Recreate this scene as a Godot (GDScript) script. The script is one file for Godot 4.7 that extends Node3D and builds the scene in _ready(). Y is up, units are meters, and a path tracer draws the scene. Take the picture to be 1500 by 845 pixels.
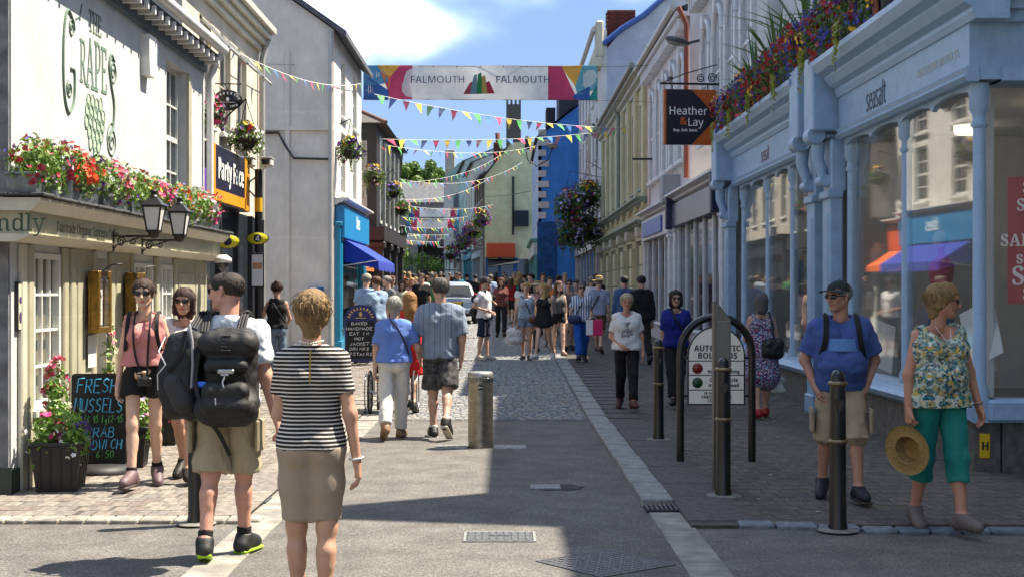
extends Node3D

# One unit is a metre. The street runs away along -Z; "d" is the distance along it from the camera.
const FOC := 2000.0
const EYE := 1.65
const VX := 740.0
const VY := 425.0

var rng := RandomNumberGenerator.new()
var names := {}
var T := {}
var MM := {}
var jobs := []

func rise(d: float) -> float:
	return 0.0 if d < 17.0 else 0.0155 * (d - 17.0)

func on_ground(px: float, py: float, up := 0.0) -> Vector3:
	var d := (EYE - up) * FOC / (py - VY)
	for i in 12:
		d = (EYE - up - rise(d)) * FOC / (py - VY)
	return Vector3((px - VX) / FOC * d, rise(d) + up, -d)

func at(px: float, py: float, d: float) -> Vector3:
	return Vector3((px - VX) / FOC * d, EYE - (py - VY) / FOC * d, -d)

func lin(r: float, g: float, b: float, a := 1.0) -> Color:
	return Color(r, g, b, a).linear_to_srgb()

# ---------------------------------------------------------------- mesh builder
class MB:
	var v := PackedVector3Array()
	var n := PackedVector3Array()
	var uv := PackedVector2Array()
	var c := PackedColorArray()
	var ix := PackedInt32Array()
	var col := Color.WHITE

	func vert(p: Vector3, nn: Vector3, u := Vector2.ZERO) -> int:
		v.append(p); n.append(nn); uv.append(u); c.append(col)
		return v.size() - 1

	func face(a: int, b: int, d: int) -> void:
		if (v[b] - v[a]).cross(v[d] - v[a]).dot(n[a] + n[b] + n[d]) > 0.0:
			ix.append(a); ix.append(d); ix.append(b)
		else:
			ix.append(a); ix.append(b); ix.append(d)

	func flat(pts: Array, out: Vector3) -> MB:
		var nn: Vector3 = (pts[1] - pts[0]).cross(pts[2] - pts[0])
		if nn.length_squared() < 1e-16 and pts.size() > 3:
			nn = (pts[2] - pts[0]).cross(pts[3] - pts[0])
		nn = nn.normalized()
		if nn.dot(out) < 0.0: nn = -nn
		var ua := nn.cross(Vector3.UP)
		if ua.length() < 0.1: ua = Vector3.RIGHT
		ua = ua.normalized()
		var ub := nn.cross(ua)
		var s := v.size()
		for p in pts: vert(p, nn, Vector2(p.dot(ua), p.dot(ub)))
		for i in range(1, pts.size() - 1): face(s, s + i, s + i + 1)
		return self

	func quad_uv(a: Vector3, b: Vector3, d: Vector3, e: Vector3, out: Vector3) -> void:
		# a lower left, b lower right, d upper right, e upper left, uv 0 to 1
		var s := v.size()
		vert(a, out, Vector2(0, 1)); vert(b, out, Vector2(1, 1)); vert(d, out, Vector2(1, 0)); vert(e, out, Vector2(0, 0))
		face(s, s + 1, s + 2); face(s, s + 2, s + 3)

	func box(ctr: Vector3, size: Vector3, bs := Basis.IDENTITY) -> MB:
		var h := size * 0.5
		for ax in 3:
			for sg in [-1.0, 1.0]:
				var nn := Vector3.ZERO
				nn[ax] = sg
				var p := []
				for q in [[-1, -1], [1, -1], [1, 1], [-1, 1]]:
					var w := Vector3.ZERO
					w[ax] = sg * h[ax]
					w[(ax + 1) % 3] = q[0] * h[(ax + 1) % 3]
					w[(ax + 2) % 3] = q[1] * h[(ax + 2) % 3]
					p.append(ctr + bs * w)
				flat(p, bs * nn)
		return self

	func span(lo: Vector3, hi: Vector3) -> MB:
		box((lo + hi) * 0.5, (hi - lo).abs())
		return self

	func cbox(ctr: Vector3, size: Vector3, ch: float, bs := Basis.IDENTITY) -> MB:
		var h := size * 0.5
		ch = minf(ch, minf(h.x, minf(h.y, h.z)) * 0.8)
		for ax in 3:
			var b1 := (ax + 1) % 3
			var b2 := (ax + 2) % 3
			for sg in [-1.0, 1.0]:
				var nn := Vector3.ZERO
				nn[ax] = sg
				var p := []
				for q in [[-1, -1], [1, -1], [1, 1], [-1, 1]]:
					var w := Vector3.ZERO
					w[ax] = sg * h[ax]
					w[b1] = q[0] * (h[b1] - ch)
					w[b2] = q[1] * (h[b2] - ch)
					p.append(ctr + bs * w)
				flat(p, bs * nn)
			for s1 in [-1.0, 1.0]:
				for s2 in [-1.0, 1.0]:
					var w1 := Vector3.ZERO
					w1[b1] = s1 * h[b1]; w1[b2] = s2 * (h[b2] - ch)
					var w2 := Vector3.ZERO
					w2[b1] = s1 * (h[b1] - ch); w2[b2] = s2 * h[b2]
					var o := Vector3.ZERO
					o[b1] = s1; o[b2] = s2
					var q1 := w1; q1[ax] = h[ax] - ch
					var q2 := w1; q2[ax] = ch - h[ax]
					var q3 := w2; q3[ax] = ch - h[ax]
					var q4 := w2; q4[ax] = h[ax] - ch
					flat([ctr + bs * q1, ctr + bs * q2, ctr + bs * q3, ctr + bs * q4], bs * o)
		for sx in [-1.0, 1.0]:
			for sy in [-1.0, 1.0]:
				for sz in [-1.0, 1.0]:
					var o := Vector3(sx, sy, sz)
					var p1 := Vector3(sx * h.x, sy * (h.y - ch), sz * (h.z - ch))
					var p2 := Vector3(sx * (h.x - ch), sy * h.y, sz * (h.z - ch))
					var p3 := Vector3(sx * (h.x - ch), sy * (h.y - ch), sz * h.z)
					flat([ctr + bs * p1, ctr + bs * p2, ctr + bs * p3], bs * o)
		return self

	func tube(pts: Array, rad, seg := 8, caps := true) -> MB:
		var cnt := pts.size()
		var up := Vector3.UP
		var s := v.size()
		var d0: Vector3 = (pts[1] - pts[0]).normalized()
		if absf(d0.dot(up)) > 0.95: up = Vector3.RIGHT
		var length := 0.0
		for i in cnt:
			var dir: Vector3 = (pts[mini(i + 1, cnt - 1)] - pts[maxi(i - 1, 0)]).normalized()
			var sx := dir.cross(up).normalized()
			up = sx.cross(dir).normalized()
			if i > 0: length += (pts[i] - pts[i - 1]).length()
			var r: float = rad[i] if rad is Array else rad
			for j in seg + 1:
				var a := TAU * j / seg
				var o := sx * cos(a) + up * sin(a)
				vert(pts[i] + o * r, o, Vector2(float(j) / seg, length))
		for i in cnt - 1:
			for j in seg:
				var a := s + i * (seg + 1) + j
				face(a, a + 1, a + seg + 2); face(a, a + seg + 2, a + seg + 1)
		if caps:
			for e in [0, cnt - 1]:
				var dir: Vector3 = (pts[0] - pts[1]).normalized() if e == 0 else (pts[cnt - 1] - pts[cnt - 2]).normalized()
				var q := []
				for j in seg: q.append(v[s + e * (seg + 1) + j])
				flat(q, dir)
		return self

	func lathe(prof: Array, seg := 20, xf := Transform3D.IDENTITY) -> MB:
		# prof: Vector2(radius, height) from the bottom up; sharp corners where a point repeats
		var s := v.size()
		var cnt := prof.size()
		for i in cnt:
			var t0: Vector2 = prof[i] - prof[i - 1] if i > 0 else Vector2.ZERO
			var t1: Vector2 = prof[i + 1] - prof[i] if i < cnt - 1 else Vector2.ZERO
			var t := t0.normalized() + t1.normalized()
			if i > 0 and t0.length() < 1e-5: t = t1
			if i < cnt - 1 and t1.length() < 1e-5: t = t0
			var nn := Vector2(t.y, -t.x).normalized()
			for j in seg + 1:
				var a := TAU * j / seg
				var o := Vector3(cos(a) * nn.x, nn.y, sin(a) * nn.x)
				vert(xf * Vector3(prof[i].x * cos(a), prof[i].y, prof[i].x * sin(a)), (xf.basis * o).normalized(), Vector2(float(j) / seg, prof[i].y))
		for i in cnt - 1:
			if (prof[i + 1] - prof[i]).length() < 1e-5: continue
			for j in seg:
				var a := s + i * (seg + 1) + j
				if prof[i].x > 1e-5: face(a, a + 1, a + seg + 2)
				if prof[i + 1].x > 1e-5: face(a, a + seg + 2, a + seg + 1)
		return self

	func ball(ctr: Vector3, r: Vector3, seg := 12, rings := 8, bs := Basis.IDENTITY) -> MB:
		var s := v.size()
		for i in rings + 1:
			var b := PI * i / rings
			for j in seg + 1:
				var a := TAU * j / seg
				var o := Vector3(sin(b) * cos(a), cos(b), sin(b) * sin(a))
				vert(ctr + bs * (o * r), (bs * (o / r)).normalized(), Vector2(float(j) / seg, float(i) / rings))
		for i in rings:
			for j in seg:
				var a := s + i * (seg + 1) + j
				if i > 0: face(a, a + 1, a + seg + 2)
				if i < rings - 1: face(a, a + seg + 2, a + seg + 1)
		return self

	func prism(poly: PackedVector2Array, z0: float, z1: float, xf := Transform3D.IDENTITY) -> MB:
		var t := Geometry2D.triangulate_polygon(poly)
		for z in [z0, z1]:
			var s := v.size()
			var nn: Vector3 = xf.basis.z.normalized() * (1.0 if z == maxf(z0, z1) else -1.0)
			for p in poly: vert(xf * Vector3(p.x, p.y, z), nn, p)
			for i in range(0, t.size(), 3): face(s + t[i], s + t[i + 1], s + t[i + 2])
		var turn := -1.0 if Geometry2D.is_polygon_clockwise(poly) else 1.0
		for i in poly.size():
			var a := poly[i]
			var b := poly[(i + 1) % poly.size()]
			var o := Vector3(b.y - a.y, a.x - b.x, 0) * turn
			flat([xf * Vector3(a.x, a.y, z0), xf * Vector3(b.x, b.y, z0), xf * Vector3(b.x, b.y, z1), xf * Vector3(a.x, a.y, z1)], xf.basis * o)
		return self

	func add(o: MB, xf: Transform3D) -> void:
		var s := v.size()
		for i in o.v.size():
			v.append(xf * o.v[i]); n.append((xf.basis * o.n[i]).normalized()); uv.append(o.uv[i]); c.append(col if o.c[i] == Color.WHITE else o.c[i])
		for i in o.ix: ix.append(s + i)

	func mesh(colors := false) -> ArrayMesh:
		var m := ArrayMesh.new()
		if ix.is_empty(): return m
		var a := []
		a.resize(Mesh.ARRAY_MAX)
		a[Mesh.ARRAY_VERTEX] = v; a[Mesh.ARRAY_NORMAL] = n; a[Mesh.ARRAY_TEX_UV] = uv; a[Mesh.ARRAY_INDEX] = ix
		if colors: a[Mesh.ARRAY_COLOR] = c
		m.add_surface_from_arrays(Mesh.PRIMITIVE_TRIANGLES, a)
		return m

func nb() -> MB:
	return MB.new()

func V3(x: float, y: float, z: float) -> Vector3:
	return Vector3(x, y, z)

func V2(x: float, y: float) -> Vector2:
	return Vector2(x, y)

# a smooth run of points through the given ones
func curve(pts: Array) -> Array:
	var c := Curve3D.new()
	for i in pts.size():
		var tn: Vector3 = (pts[mini(i + 1, pts.size() - 1)] - pts[maxi(i - 1, 0)]) / 6.0
		c.add_point(pts[i], -tn, tn)
	var arr := []
	for p in c.tessellate(3): arr.append(p)
	return arr

func shift(v: Vector3) -> Transform3D:
	return Transform3D(Basis.IDENTITY, v)

# ---------------------------------------------------------------- nodes
func numbered(called: String) -> String:
	names[called] = names.get(called, -1) + 1
	return called if names[called] == 0 else "%s_%03d" % [called, names[called]]

func tag(o: Node, label: String, category: String, group := "") -> Node:
	o.set_meta("label", label); o.set_meta("category", category)
	if group: o.set_meta("group", group)
	return o

func thing(called: String, label: String, category: String, where := Vector3.ZERO, turn := 0.0, group := "") -> Node3D:
	var o := Node3D.new()
	o.name = numbered(called)
	add_child(o)
	o.position = where; o.rotation.y = turn
	tag(o, label, category, group)
	return o

func part(par: Node3D, called: String, shape, m: Material, label := "") -> MeshInstance3D:
	var o := MeshInstance3D.new()
	o.name = called
	o.mesh = shape.mesh() if shape is MB else shape
	o.material_override = m
	par.add_child(o, true)
	if label: o.set_meta("label", label)
	return o

func setting(called: String, shape, m: Material) -> MeshInstance3D:
	var o := MeshInstance3D.new()
	o.name = numbered(called)
	o.mesh = shape.mesh() if shape is MB else shape
	o.material_override = m
	add_child(o)
	o.set_meta("kind", "structure")
	return o

func put(par: Node3D, called: String, mesh: Mesh, m: Material, xf: Transform3D) -> MeshInstance3D:
	var o := part(par, called, mesh, m)
	o.transform = xf
	return o

func lettering(s: String, high: float, face := "Droid Sans", bold := false, deep := 0.004, wide := 0.0) -> TextMesh:
	var f := SystemFont.new()
	f.font_names = PackedStringArray([face])
	f.font_weight = 700 if bold else 400
	var t := TextMesh.new()
	t.font = f
	t.text = s
	t.font_size = 64
	t.pixel_size = high / 46.0
	t.depth = deep
	t.curve_step = 2.0
	return t

func words(par: Node3D, s: String, high: float, m: Material, xf: Transform3D, face := "Droid Sans", bold := false, squeeze := 1.0) -> MeshInstance3D:
	var o := part(par, "lettering", lettering(s, high, face, bold), m)
	o.transform = xf * Transform3D(Basis.from_scale(Vector3(squeeze, 1, 1)), Vector3.ZERO)
	return o

# ---------------------------------------------------------------- textures and materials
func noise_image(size: int, freq: float, octaves: int, seed_: int, lo: float, hi: float, kind := FastNoiseLite.TYPE_SIMPLEX_SMOOTH) -> Image:
	var f := FastNoiseLite.new()
	f.seed = seed_; f.frequency = freq; f.noise_type = kind; f.fractal_octaves = octaves
	if octaves <= 1: f.fractal_type = FastNoiseLite.FRACTAL_NONE
	var im := f.get_seamless_image(size, size, false, false, 0.12, true)
	im.convert(Image.FORMAT_L8)
	var b := im.get_data()
	for i in b.size(): b[i] = int(255.0 * (lo + (hi - lo) * b[i] / 255.0))
	return Image.create_from_data(size, size, false, Image.FORMAT_L8, b)

func mixed(a: Image, b: Image) -> Image:
	var x := a.get_data()
	var y := b.get_data()
	for i in x.size(): x[i] = x[i] * y[i] / 255
	return Image.create_from_data(a.get_width(), a.get_height(), false, Image.FORMAT_L8, x)

func tex(im: Image) -> ImageTexture:
	return ImageTexture.create_from_image(im)

func make_textures() -> void:
	var fine := noise_image(512, 0.35, 2, 3, 0.0, 1.0)
	T.fine = tex(fine)
	T.grain = tex(noise_image(512, 0.09, 4, 5, 0.0, 1.0))
	T.plaster = tex(mixed(noise_image(512, 0.006, 5, 7, 0.90, 1.0), noise_image(512, 0.2, 2, 8, 0.96, 1.0)))
	# rain streaks run down the render; old gloss paint is dulled and chipped in spots
	var runs := noise_image(512, 0.05, 3, 71, 0.95, 1.0)
	runs.resize(512, 20, Image.INTERPOLATE_BILINEAR)
	runs.resize(512, 512, Image.INTERPOLATE_CUBIC)
	T.plaster = tex(mixed(T.plaster.get_image(), runs))
	var chips := noise_image(512, 0.11, 3, 73, 0.0, 1.0).get_data()
	for i in chips.size(): chips[i] = 190 if chips[i] > 214 else (236 if chips[i] > 196 else 255)
	T.board = tex(mixed(mixed(noise_image(512, 0.01, 5, 74, 0.90, 1.0), runs), Image.create_from_data(512, 512, false, Image.FORMAT_L8, chips)))
	T.worn = tex(mixed(noise_image(512, 0.012, 5, 17, 0.66, 1.0), noise_image(512, 0.25, 2, 18, 0.85, 1.0)))
	# asphalt: pale and dark aggregate in a grey binder, over large patches
	var agg := noise_image(1024, 0.42, 1, 21, 0.0, 1.0, FastNoiseLite.TYPE_VALUE)
	var patch := noise_image(1024, 0.006, 5, 22, 0.76, 1.0)
	var x := agg.get_data()
	var y := patch.get_data()
	for i in x.size():
		var k: float = x[i] / 255.0
		var a := 0.80
		if k > 0.68: a = 1.0
		elif k > 0.56: a = 0.86
		elif k < 0.3: a = 0.66
		x[i] = int(a * y[i])
	T.asphalt = tex(Image.create_from_data(1024, 1024, false, Image.FORMAT_L8, x))
	T.agg = tex(agg)
	# wood-like and metal streaks
	T.streak = tex(noise_image(256, 0.04, 3, 31, 0.75, 1.0))
	T.cloth = tex(noise_image(256, 0.5, 1, 33, 0.82, 1.0))

func flat_mat(col: Color, rough := 0.6, metal := 0.0) -> StandardMaterial3D:
	var key := "f%s%.2f%.2f" % [col.to_html(), rough, metal]
	if MM.has(key): return MM[key]
	var m := StandardMaterial3D.new()
	m.albedo_color = col; m.roughness = rough; m.metallic = metal
	MM[key] = m
	return m

func noisy(col: Color, rough: float, t: String, scale: float, bump := 0.0, bump_t := "grain", world := true, metal := 0.0) -> StandardMaterial3D:
	var key := "n%s%.2f%s%.2f%.2f%s%s%.1f" % [col.to_html(), rough, t, scale, bump, bump_t, world, metal]
	if MM.has(key): return MM[key]
	var m := StandardMaterial3D.new()
	m.albedo_color = col; m.roughness = rough; m.metallic = metal
	m.albedo_texture = T[t]
	m.uv1_triplanar = true; m.uv1_world_triplanar = world
	m.uv1_scale = Vector3.ONE * scale
	if bump > 0.0:
		m.heightmap_enabled = true; m.heightmap_texture = T[bump_t]; m.heightmap_scale = bump
	MM[key] = m
	return m

func plaster(col: Color) -> StandardMaterial3D:
	return noisy(col, 0.85, "plaster", 0.35, 0.12, "grain")

func paint(col: Color, rough := 0.4) -> StandardMaterial3D:
	return noisy(col, rough, "board", 0.7, 0.05, "grain")

func cloth(col: Color) -> StandardMaterial3D:
	return noisy(col, 0.9, "cloth", 6.0, 0.08, "fine", false)

func glass_mat(alpha := 0.06) -> StandardMaterial3D:
	if MM.has("glass%f" % alpha): return MM["glass%f" % alpha]
	var m := StandardMaterial3D.new()
	m.albedo_color = Color(0.75, 0.85, 0.85, alpha); m.roughness = 0.02; m.metallic_specular = 0.5
	m.transparency = BaseMaterial3D.TRANSPARENCY_ALPHA
	MM["glass%f" % alpha] = m
	return m

func dark_glass() -> StandardMaterial3D:
	if MM.has("dglass"): return MM["dglass"]
	var m := StandardMaterial3D.new()
	m.albedo_color = Color(0.16, 0.18, 0.2); m.roughness = 0.06; m.metallic_specular = 0.7
	MM["dglass"] = m
	return m

# ---------------------------------------------------------------- main
func _ready() -> void:
	rng.seed = 11
	var cam := Camera3D.new()
	cam.name = "camera"
	cam.projection = Camera3D.PROJECTION_FRUSTUM
	cam.near = 0.1; cam.far = 4000.0
	cam.size = 845.0 / FOC * cam.near
	cam.frustum_offset = V2((750.0 - VX) / FOC, -(422.5 - VY) / FOC) * cam.near
	cam.position = V3(0, EYE, 0)
	add_child(cam)
	cam.current = true
	var env := Environment.new()
	env.background_mode = Environment.BG_SKY
	env.sky = Sky.new()
	env.sky.sky_material = make_sky()
	env.background_energy_multiplier = 1.4
	env.tonemap_mode = Environment.TONE_MAPPER_LINEAR
	env.tonemap_exposure = 2.9
	env.sdfgi_enabled = true; env.ssao_enabled = true; env.ssil_enabled = true
	var we := WorldEnvironment.new()
	we.name = "environment"; we.environment = env
	add_child(we)
	var sun := DirectionalLight3D.new()
	sun.name = "sun"
	var el := deg_to_rad(59.5)
	var towards := V3(cos(el) * 0.94, sin(el), -cos(el) * 0.34)
	sun.look_at_from_position(Vector3.ZERO, -towards, Vector3.UP)
	sun.light_energy = 1.6
	sun.light_color = Color(1.0, 0.955, 0.88)
	sun.light_angular_distance = 0.5
	sun.shadow_enabled = true
	add_child(sun)
	make_textures()
	ground()
	buildings()
	street_things()
	flowers()
	overhead()
	people()
	run_jobs()

func make_sky() -> PanoramaSkyMaterial:
	var w := 2048
	var h := 1024
	var f := FastNoiseLite.new()
	f.seed = 41; f.frequency = 0.008; f.fractal_octaves = 6; f.fractal_gain = 0.52
	var f2 := FastNoiseLite.new()
	f2.seed = 9; f2.frequency = 0.0025; f2.fractal_octaves = 2
	var b := PackedByteArray()
	b.resize(w * h * 3)
	var top := Color(0.21, 0.31, 0.46)
	var low := Color(0.405, 0.475, 0.565)
	for y in h:
		var e := (0.5 - (y + 0.5) / h) * 180.0
		if e < 0.0:
			for i in w * 3: b[y * w * 3 + i] = 120
			continue
		var base := low.lerp(top, pow(clampf(e / 75.0, 0, 1), 0.55))
		var ring := cos(deg_to_rad(e)) * 326.0
		for x in w:
			var az := TAU * x / w
			# clouds live on a sphere round the street, so they have no seam
			var p := V3(cos(az) * ring, e * 5.7 * 2.1 + 60.0, sin(az) * ring)
			var q := f.get_noise_3dv(p) * 0.75 + f2.get_noise_3dv(p) * 0.6
			var k := smoothstep(0.0, 0.36, q - 0.22 * (1.0 - smoothstep(8.0, 20.0, e)))  # cloud thickens overhead, out of view, to brighten the shaded street
			var cl := Color(0.84, 0.86, 0.88).lerp(Color(0.96, 0.96, 0.96), smoothstep(0.15, 0.5, q))
			var c := base.lerp(cl, k * 0.92)
			var o := (y * w + x) * 3
			b[o] = int(c.r * 255.0); b[o + 1] = int(c.g * 255.0); b[o + 2] = int(c.b * 255.0)
	var m := PanoramaSkyMaterial.new()
	m.panorama = tex(Image.create_from_data(w, h, false, Image.FORMAT_RGB8, b))
	return m

func strip(mb: MB, x0: float, x1: float, d0: float, d1: float, up: float, step := 4.0) -> void:
	var d := d0
	while d < d1 - 0.001:
		var e: float = minf(d + step, d1)
		if d < 17.0 and e > 17.0: e = 17.0
		mb.flat([V3(x0, rise(d) + up, -d), V3(x1, rise(d) + up, -d), V3(x1, rise(e) + up, -e), V3(x0, rise(e) + up, -e)], Vector3.UP)
		d = e

# a raised slab with sides: pavement bed
func bed(mb: MB, x0: float, x1: float, d0: float, d1: float, up: float) -> void:
	strip(mb, x0, x1, d0, d1, up)
	mb.flat([V3(x0, rise(d0), -d0), V3(x1, rise(d0), -d0), V3(x1, rise(d0) + up, -d0), V3(x0, rise(d0) + up, -d0)], Vector3.BACK)

const PAVE := 0.03

func ground() -> void:
	# the asphalt of the street and the junction: one sheet out to the horizon
	var mb := nb()
	var ds := [-60.0, 0.0, 17.0, 60.0, 200.0]
	for i in ds.size() - 1:
		strip(mb, -60, 60, ds[i], ds[i + 1], 0.0, 400.0)
	var e := rise(200.0)
	mb.flat([V3(-60, e, -200), V3(60, e, -200), V3(900, e, -2500), V3(-900, e, -2500)], Vector3.UP)
	mb.flat([V3(-900, 0, 300), V3(900, 0, 300), V3(60, 0, 60), V3(-60, 0, 60)], Vector3.UP)
	for s in [-1.0, 1.0]:
		mb.flat([V3(s * 60, 0, 60), V3(s * 900, 0, 300), V3(s * 900, e, -2500), V3(s * 60, e, -200)], Vector3.UP)
	var asph := noisy(Color(0.475, 0.46, 0.44), 0.92, "asphalt", 1.0 / 3.1, 0.18, "agg")
	setting("road", mb, asph)

	# pavement beds (mortar) with pavers, kerbs and channels on them
	var mortar := noisy(Color(0.36, 0.34, 0.32), 0.95, "worn", 0.9, 0.3, "grain")
	mb = nb()
	bed(mb, 1.29, 4.6, 9.45, 60.0, PAVE - 0.006)
	var right := setting("pavement", mb, mortar)
	mb = nb()
	bed(mb, -7.0, -1.86, 9.7, 60.0, PAVE - 0.006)
	var left := setting("pavement_left", mb, mortar)
	var tones := []
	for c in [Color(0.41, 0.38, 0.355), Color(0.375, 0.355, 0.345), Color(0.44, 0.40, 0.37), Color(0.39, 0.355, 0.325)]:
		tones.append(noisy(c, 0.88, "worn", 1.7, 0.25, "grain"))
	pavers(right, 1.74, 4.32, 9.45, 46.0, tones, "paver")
	var tl := []
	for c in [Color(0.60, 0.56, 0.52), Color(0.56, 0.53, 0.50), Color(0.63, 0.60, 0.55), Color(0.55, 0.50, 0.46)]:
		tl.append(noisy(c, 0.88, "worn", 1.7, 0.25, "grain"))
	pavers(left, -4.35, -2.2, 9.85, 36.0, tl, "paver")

	# granite kerb on the right, flush channel strips near the junction
	var granite := noisy(Color(0.66, 0.66, 0.65), 0.8, "asphalt", 0.9, 0.25, "agg")
	var concrete := noisy(Color(0.66, 0.64, 0.60), 0.9, "worn", 0.5, 0.2, "grain")
	var o := Node3D.new()
	o.name = "kerb"; o.set_meta("kind", "structure"); add_child(o)
	var d := 10.45
	while d < 60.0:
		var l := rng.randf_range(0.75, 1.05)
		var k := nb()
		var y := rise(d + l * 0.5) + 0.012
		k.cbox(V3(1.17 + rng.randf_range(-0.006, 0.006), y, -d - l * 0.5), V3(0.24, 0.085, l - 0.012), 0.012)
		part(o, "kerb_stone", k, granite)
		d += l
	d = 3.0
	while d < 10.1:
		var l := minf(rng.randf_range(0.8, 1.1), 10.1 - d)
		var k := nb()
		k.box(V3(1.19, -0.02, -d - l * 0.5), V3(0.25, 0.056, l - 0.008))
		part(o, "channel_stone", k, concrete)
		d += l
	# flat slabs between kerb and pavers
	d = 9.6
	while d < 46.0:
		var l := rng.randf_range(0.5, 0.7)
		var k := nb()
		k.cbox(V3(1.515, rise(d + l / 2) + PAVE - 0.025 + rng.randf_range(-0.002, 0.003), -d - l / 2), V3(0.435, 0.05, l - 0.01), 0.004)
		part(o, "edging_slab", k, tones[1])
		d += l
	o = Node3D.new()
	o.name = "kerb_left"; o.set_meta("kind", "structure"); add_child(o)
	d = 3.0
	while d < 58.0:
		var l := rng.randf_range(0.8, 1.1)
		var k := nb()
		k.cbox(V3(-1.73, rise(d + l / 2) - 0.017, -d - l * 0.5), V3(0.26, 0.06, l - 0.01), 0.005)
		part(o, "channel_stone", k, concrete)
		d += l
	d = 9.85
	while d < 36.0:
		var l := rng.randf_range(0.5, 0.7)
		var k := nb()
		k.cbox(V3(-2.03, rise(d + l / 2) + PAVE - 0.025, -d - l / 2), V3(0.32, 0.05, l - 0.01), 0.004)
		part(o, "edging_slab", k, tl[rng.randi() % 4])
		d += l
	# rows of setts that end the two pavements at the junction
	var blue := [noisy(Color(0.52, 0.56, 0.60), 0.8, "worn", 1.3, 0.3, "grain"), noisy(Color(0.46, 0.50, 0.55), 0.8, "worn", 1.1, 0.3, "grain")]
	var x := 1.62
	while x < 6.2:
		var w := rng.randf_range(0.16, 0.30)
		var k := nb()
		var dd := 9.52 - 0.24 * smoothstep(1.6, 2.6, x) - 0.05 * smoothstep(2.6, 5.0, x)
		k.cbox(V3(x + w / 2, 0.008, -dd), V3(w - 0.012, 0.05, 0.17), 0.012, Basis(Vector3.UP, rng.randf_range(-0.03, 0.03)))
		part(right, "edge_sett", k, blue[rng.randi() % 2])
		x += w
	x = -6.6
	var pale := [noisy(Color(0.72, 0.69, 0.64), 0.85, "worn", 1.3, 0.3, "grain"), noisy(Color(0.66, 0.63, 0.58), 0.85, "worn", 1.1, 0.3, "grain")]
	while x < -1.9:
		var w := rng.randf_range(0.14, 0.26)
		var k := nb()
		k.cbox(V3(x + w / 2, 0.008, -9.72), V3(w - 0.01, 0.05, 0.19), 0.01)
		part(left, "edge_sett", k, pale[rng.randi() % 2])
		x += w

	# the sett-paved street
	var sett_bed := nb()
	strip(sett_bed, -1.6, 1.05, 17.2, 110.0, 0.004)
	var bed_ := setting("sett_paving", sett_bed, noisy(Color(0.42, 0.42, 0.42), 0.95, "worn", 0.8, 0.3, "grain"))
	var stm := []
	for c in [Color(0.60, 0.61, 0.62), Color(0.66, 0.66, 0.65), Color(0.55, 0.57, 0.59), Color(0.63, 0.61, 0.58)]:
		stm.append(noisy(c, 0.8, "worn", 1.4, 0.3, "grain"))
	var rest := [MB.new(), MB.new(), MB.new(), MB.new()]
	var count := 0
	d = 17.25
	while d < 62.0:
		var ln := rng.randf_range(0.12, 0.17) if d < 34.0 else 0.22
		x = -1.6 + rng.randf_range(0.0, 0.08)
		while x < 1.0:
			var w := minf(rng.randf_range(0.09, 0.14) if d < 34.0 else 0.18, 1.05 - x)
			var k: MB = nb() if count < 300 else rest[rng.randi() % 4]
			var y := rise(d + ln / 2) + rng.randf_range(-0.004, 0.006)
			sett(k, V3(x + w / 2, y, -d - ln / 2), w - 0.014, ln - 0.016)
			if count < 300: part(bed_, "sett", k, stm[rng.randi() % 4])
			count += 1
			x += w
		d += ln
	for i in 4:
		part(bed_, "setts", rest[i], stm[i]).set_meta("kind", "stuff")

	# gum and scraps trodden into the pavements
	var scraps := nb()
	for i in 170:
		var sd := 1.0 if i % 3 else -1.0
		var gd := rng.randf_range(9.8, 30.0)
		var gx := rng.randf_range(1.8, 4.1) if sd > 0 else rng.randf_range(-3.6, -2.3)
		scraps.ball(V3(gx, rise(gd) + PAVE, -gd), V3(1, 0.2, 1) * rng.randf_range(0.006, 0.02), 7, 3)
	part(right, "trodden_gum", scraps, flat_mat(Color(0.62, 0.60, 0.57), 0.8)).set_meta("kind", "stuff")

	# far hillside behind the roofs
	mb = nb()
	for i in 24:
		var a := -700.0 + i * 60.0
		var b := a + 60.0
		var ha := 2.0 + 7.0 * sin(i * 0.35) * sin(i * 0.35)
		var hb := 2.0 + 7.0 * sin((i + 1) * 0.35) * sin((i + 1) * 0.35)
		mb.flat([V3(a, 2, -500), V3(b, 2, -500), V3(b, hb + 8.0, -760), V3(a, ha + 8.0, -760)], V3(0, 1, 0.3))
	setting("hill", mb, noisy(Color(0.32, 0.36, 0.20), 0.95, "worn", 0.02))

func sett(k: MB, p: Vector3, w: float, l: float) -> void:
	# domed stone: bevelled top
	var h := 0.012
	var a := [V3(-w / 2, 0, -l / 2), V3(w / 2, 0, -l / 2), V3(w / 2, 0, l / 2), V3(-w / 2, 0, l / 2)]
	var b := []
	for q in a: b.append(p + V3(q.x * 0.78, h + 0.006, q.z * 0.82))
	for i in 4:
		var j := (i + 1) % 4
		k.flat([p + a[i], p + a[j], b[j], b[i]], (a[i] + a[j]) + V3(0, 0.05, 0))
	k.flat(b, Vector3.UP)

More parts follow.
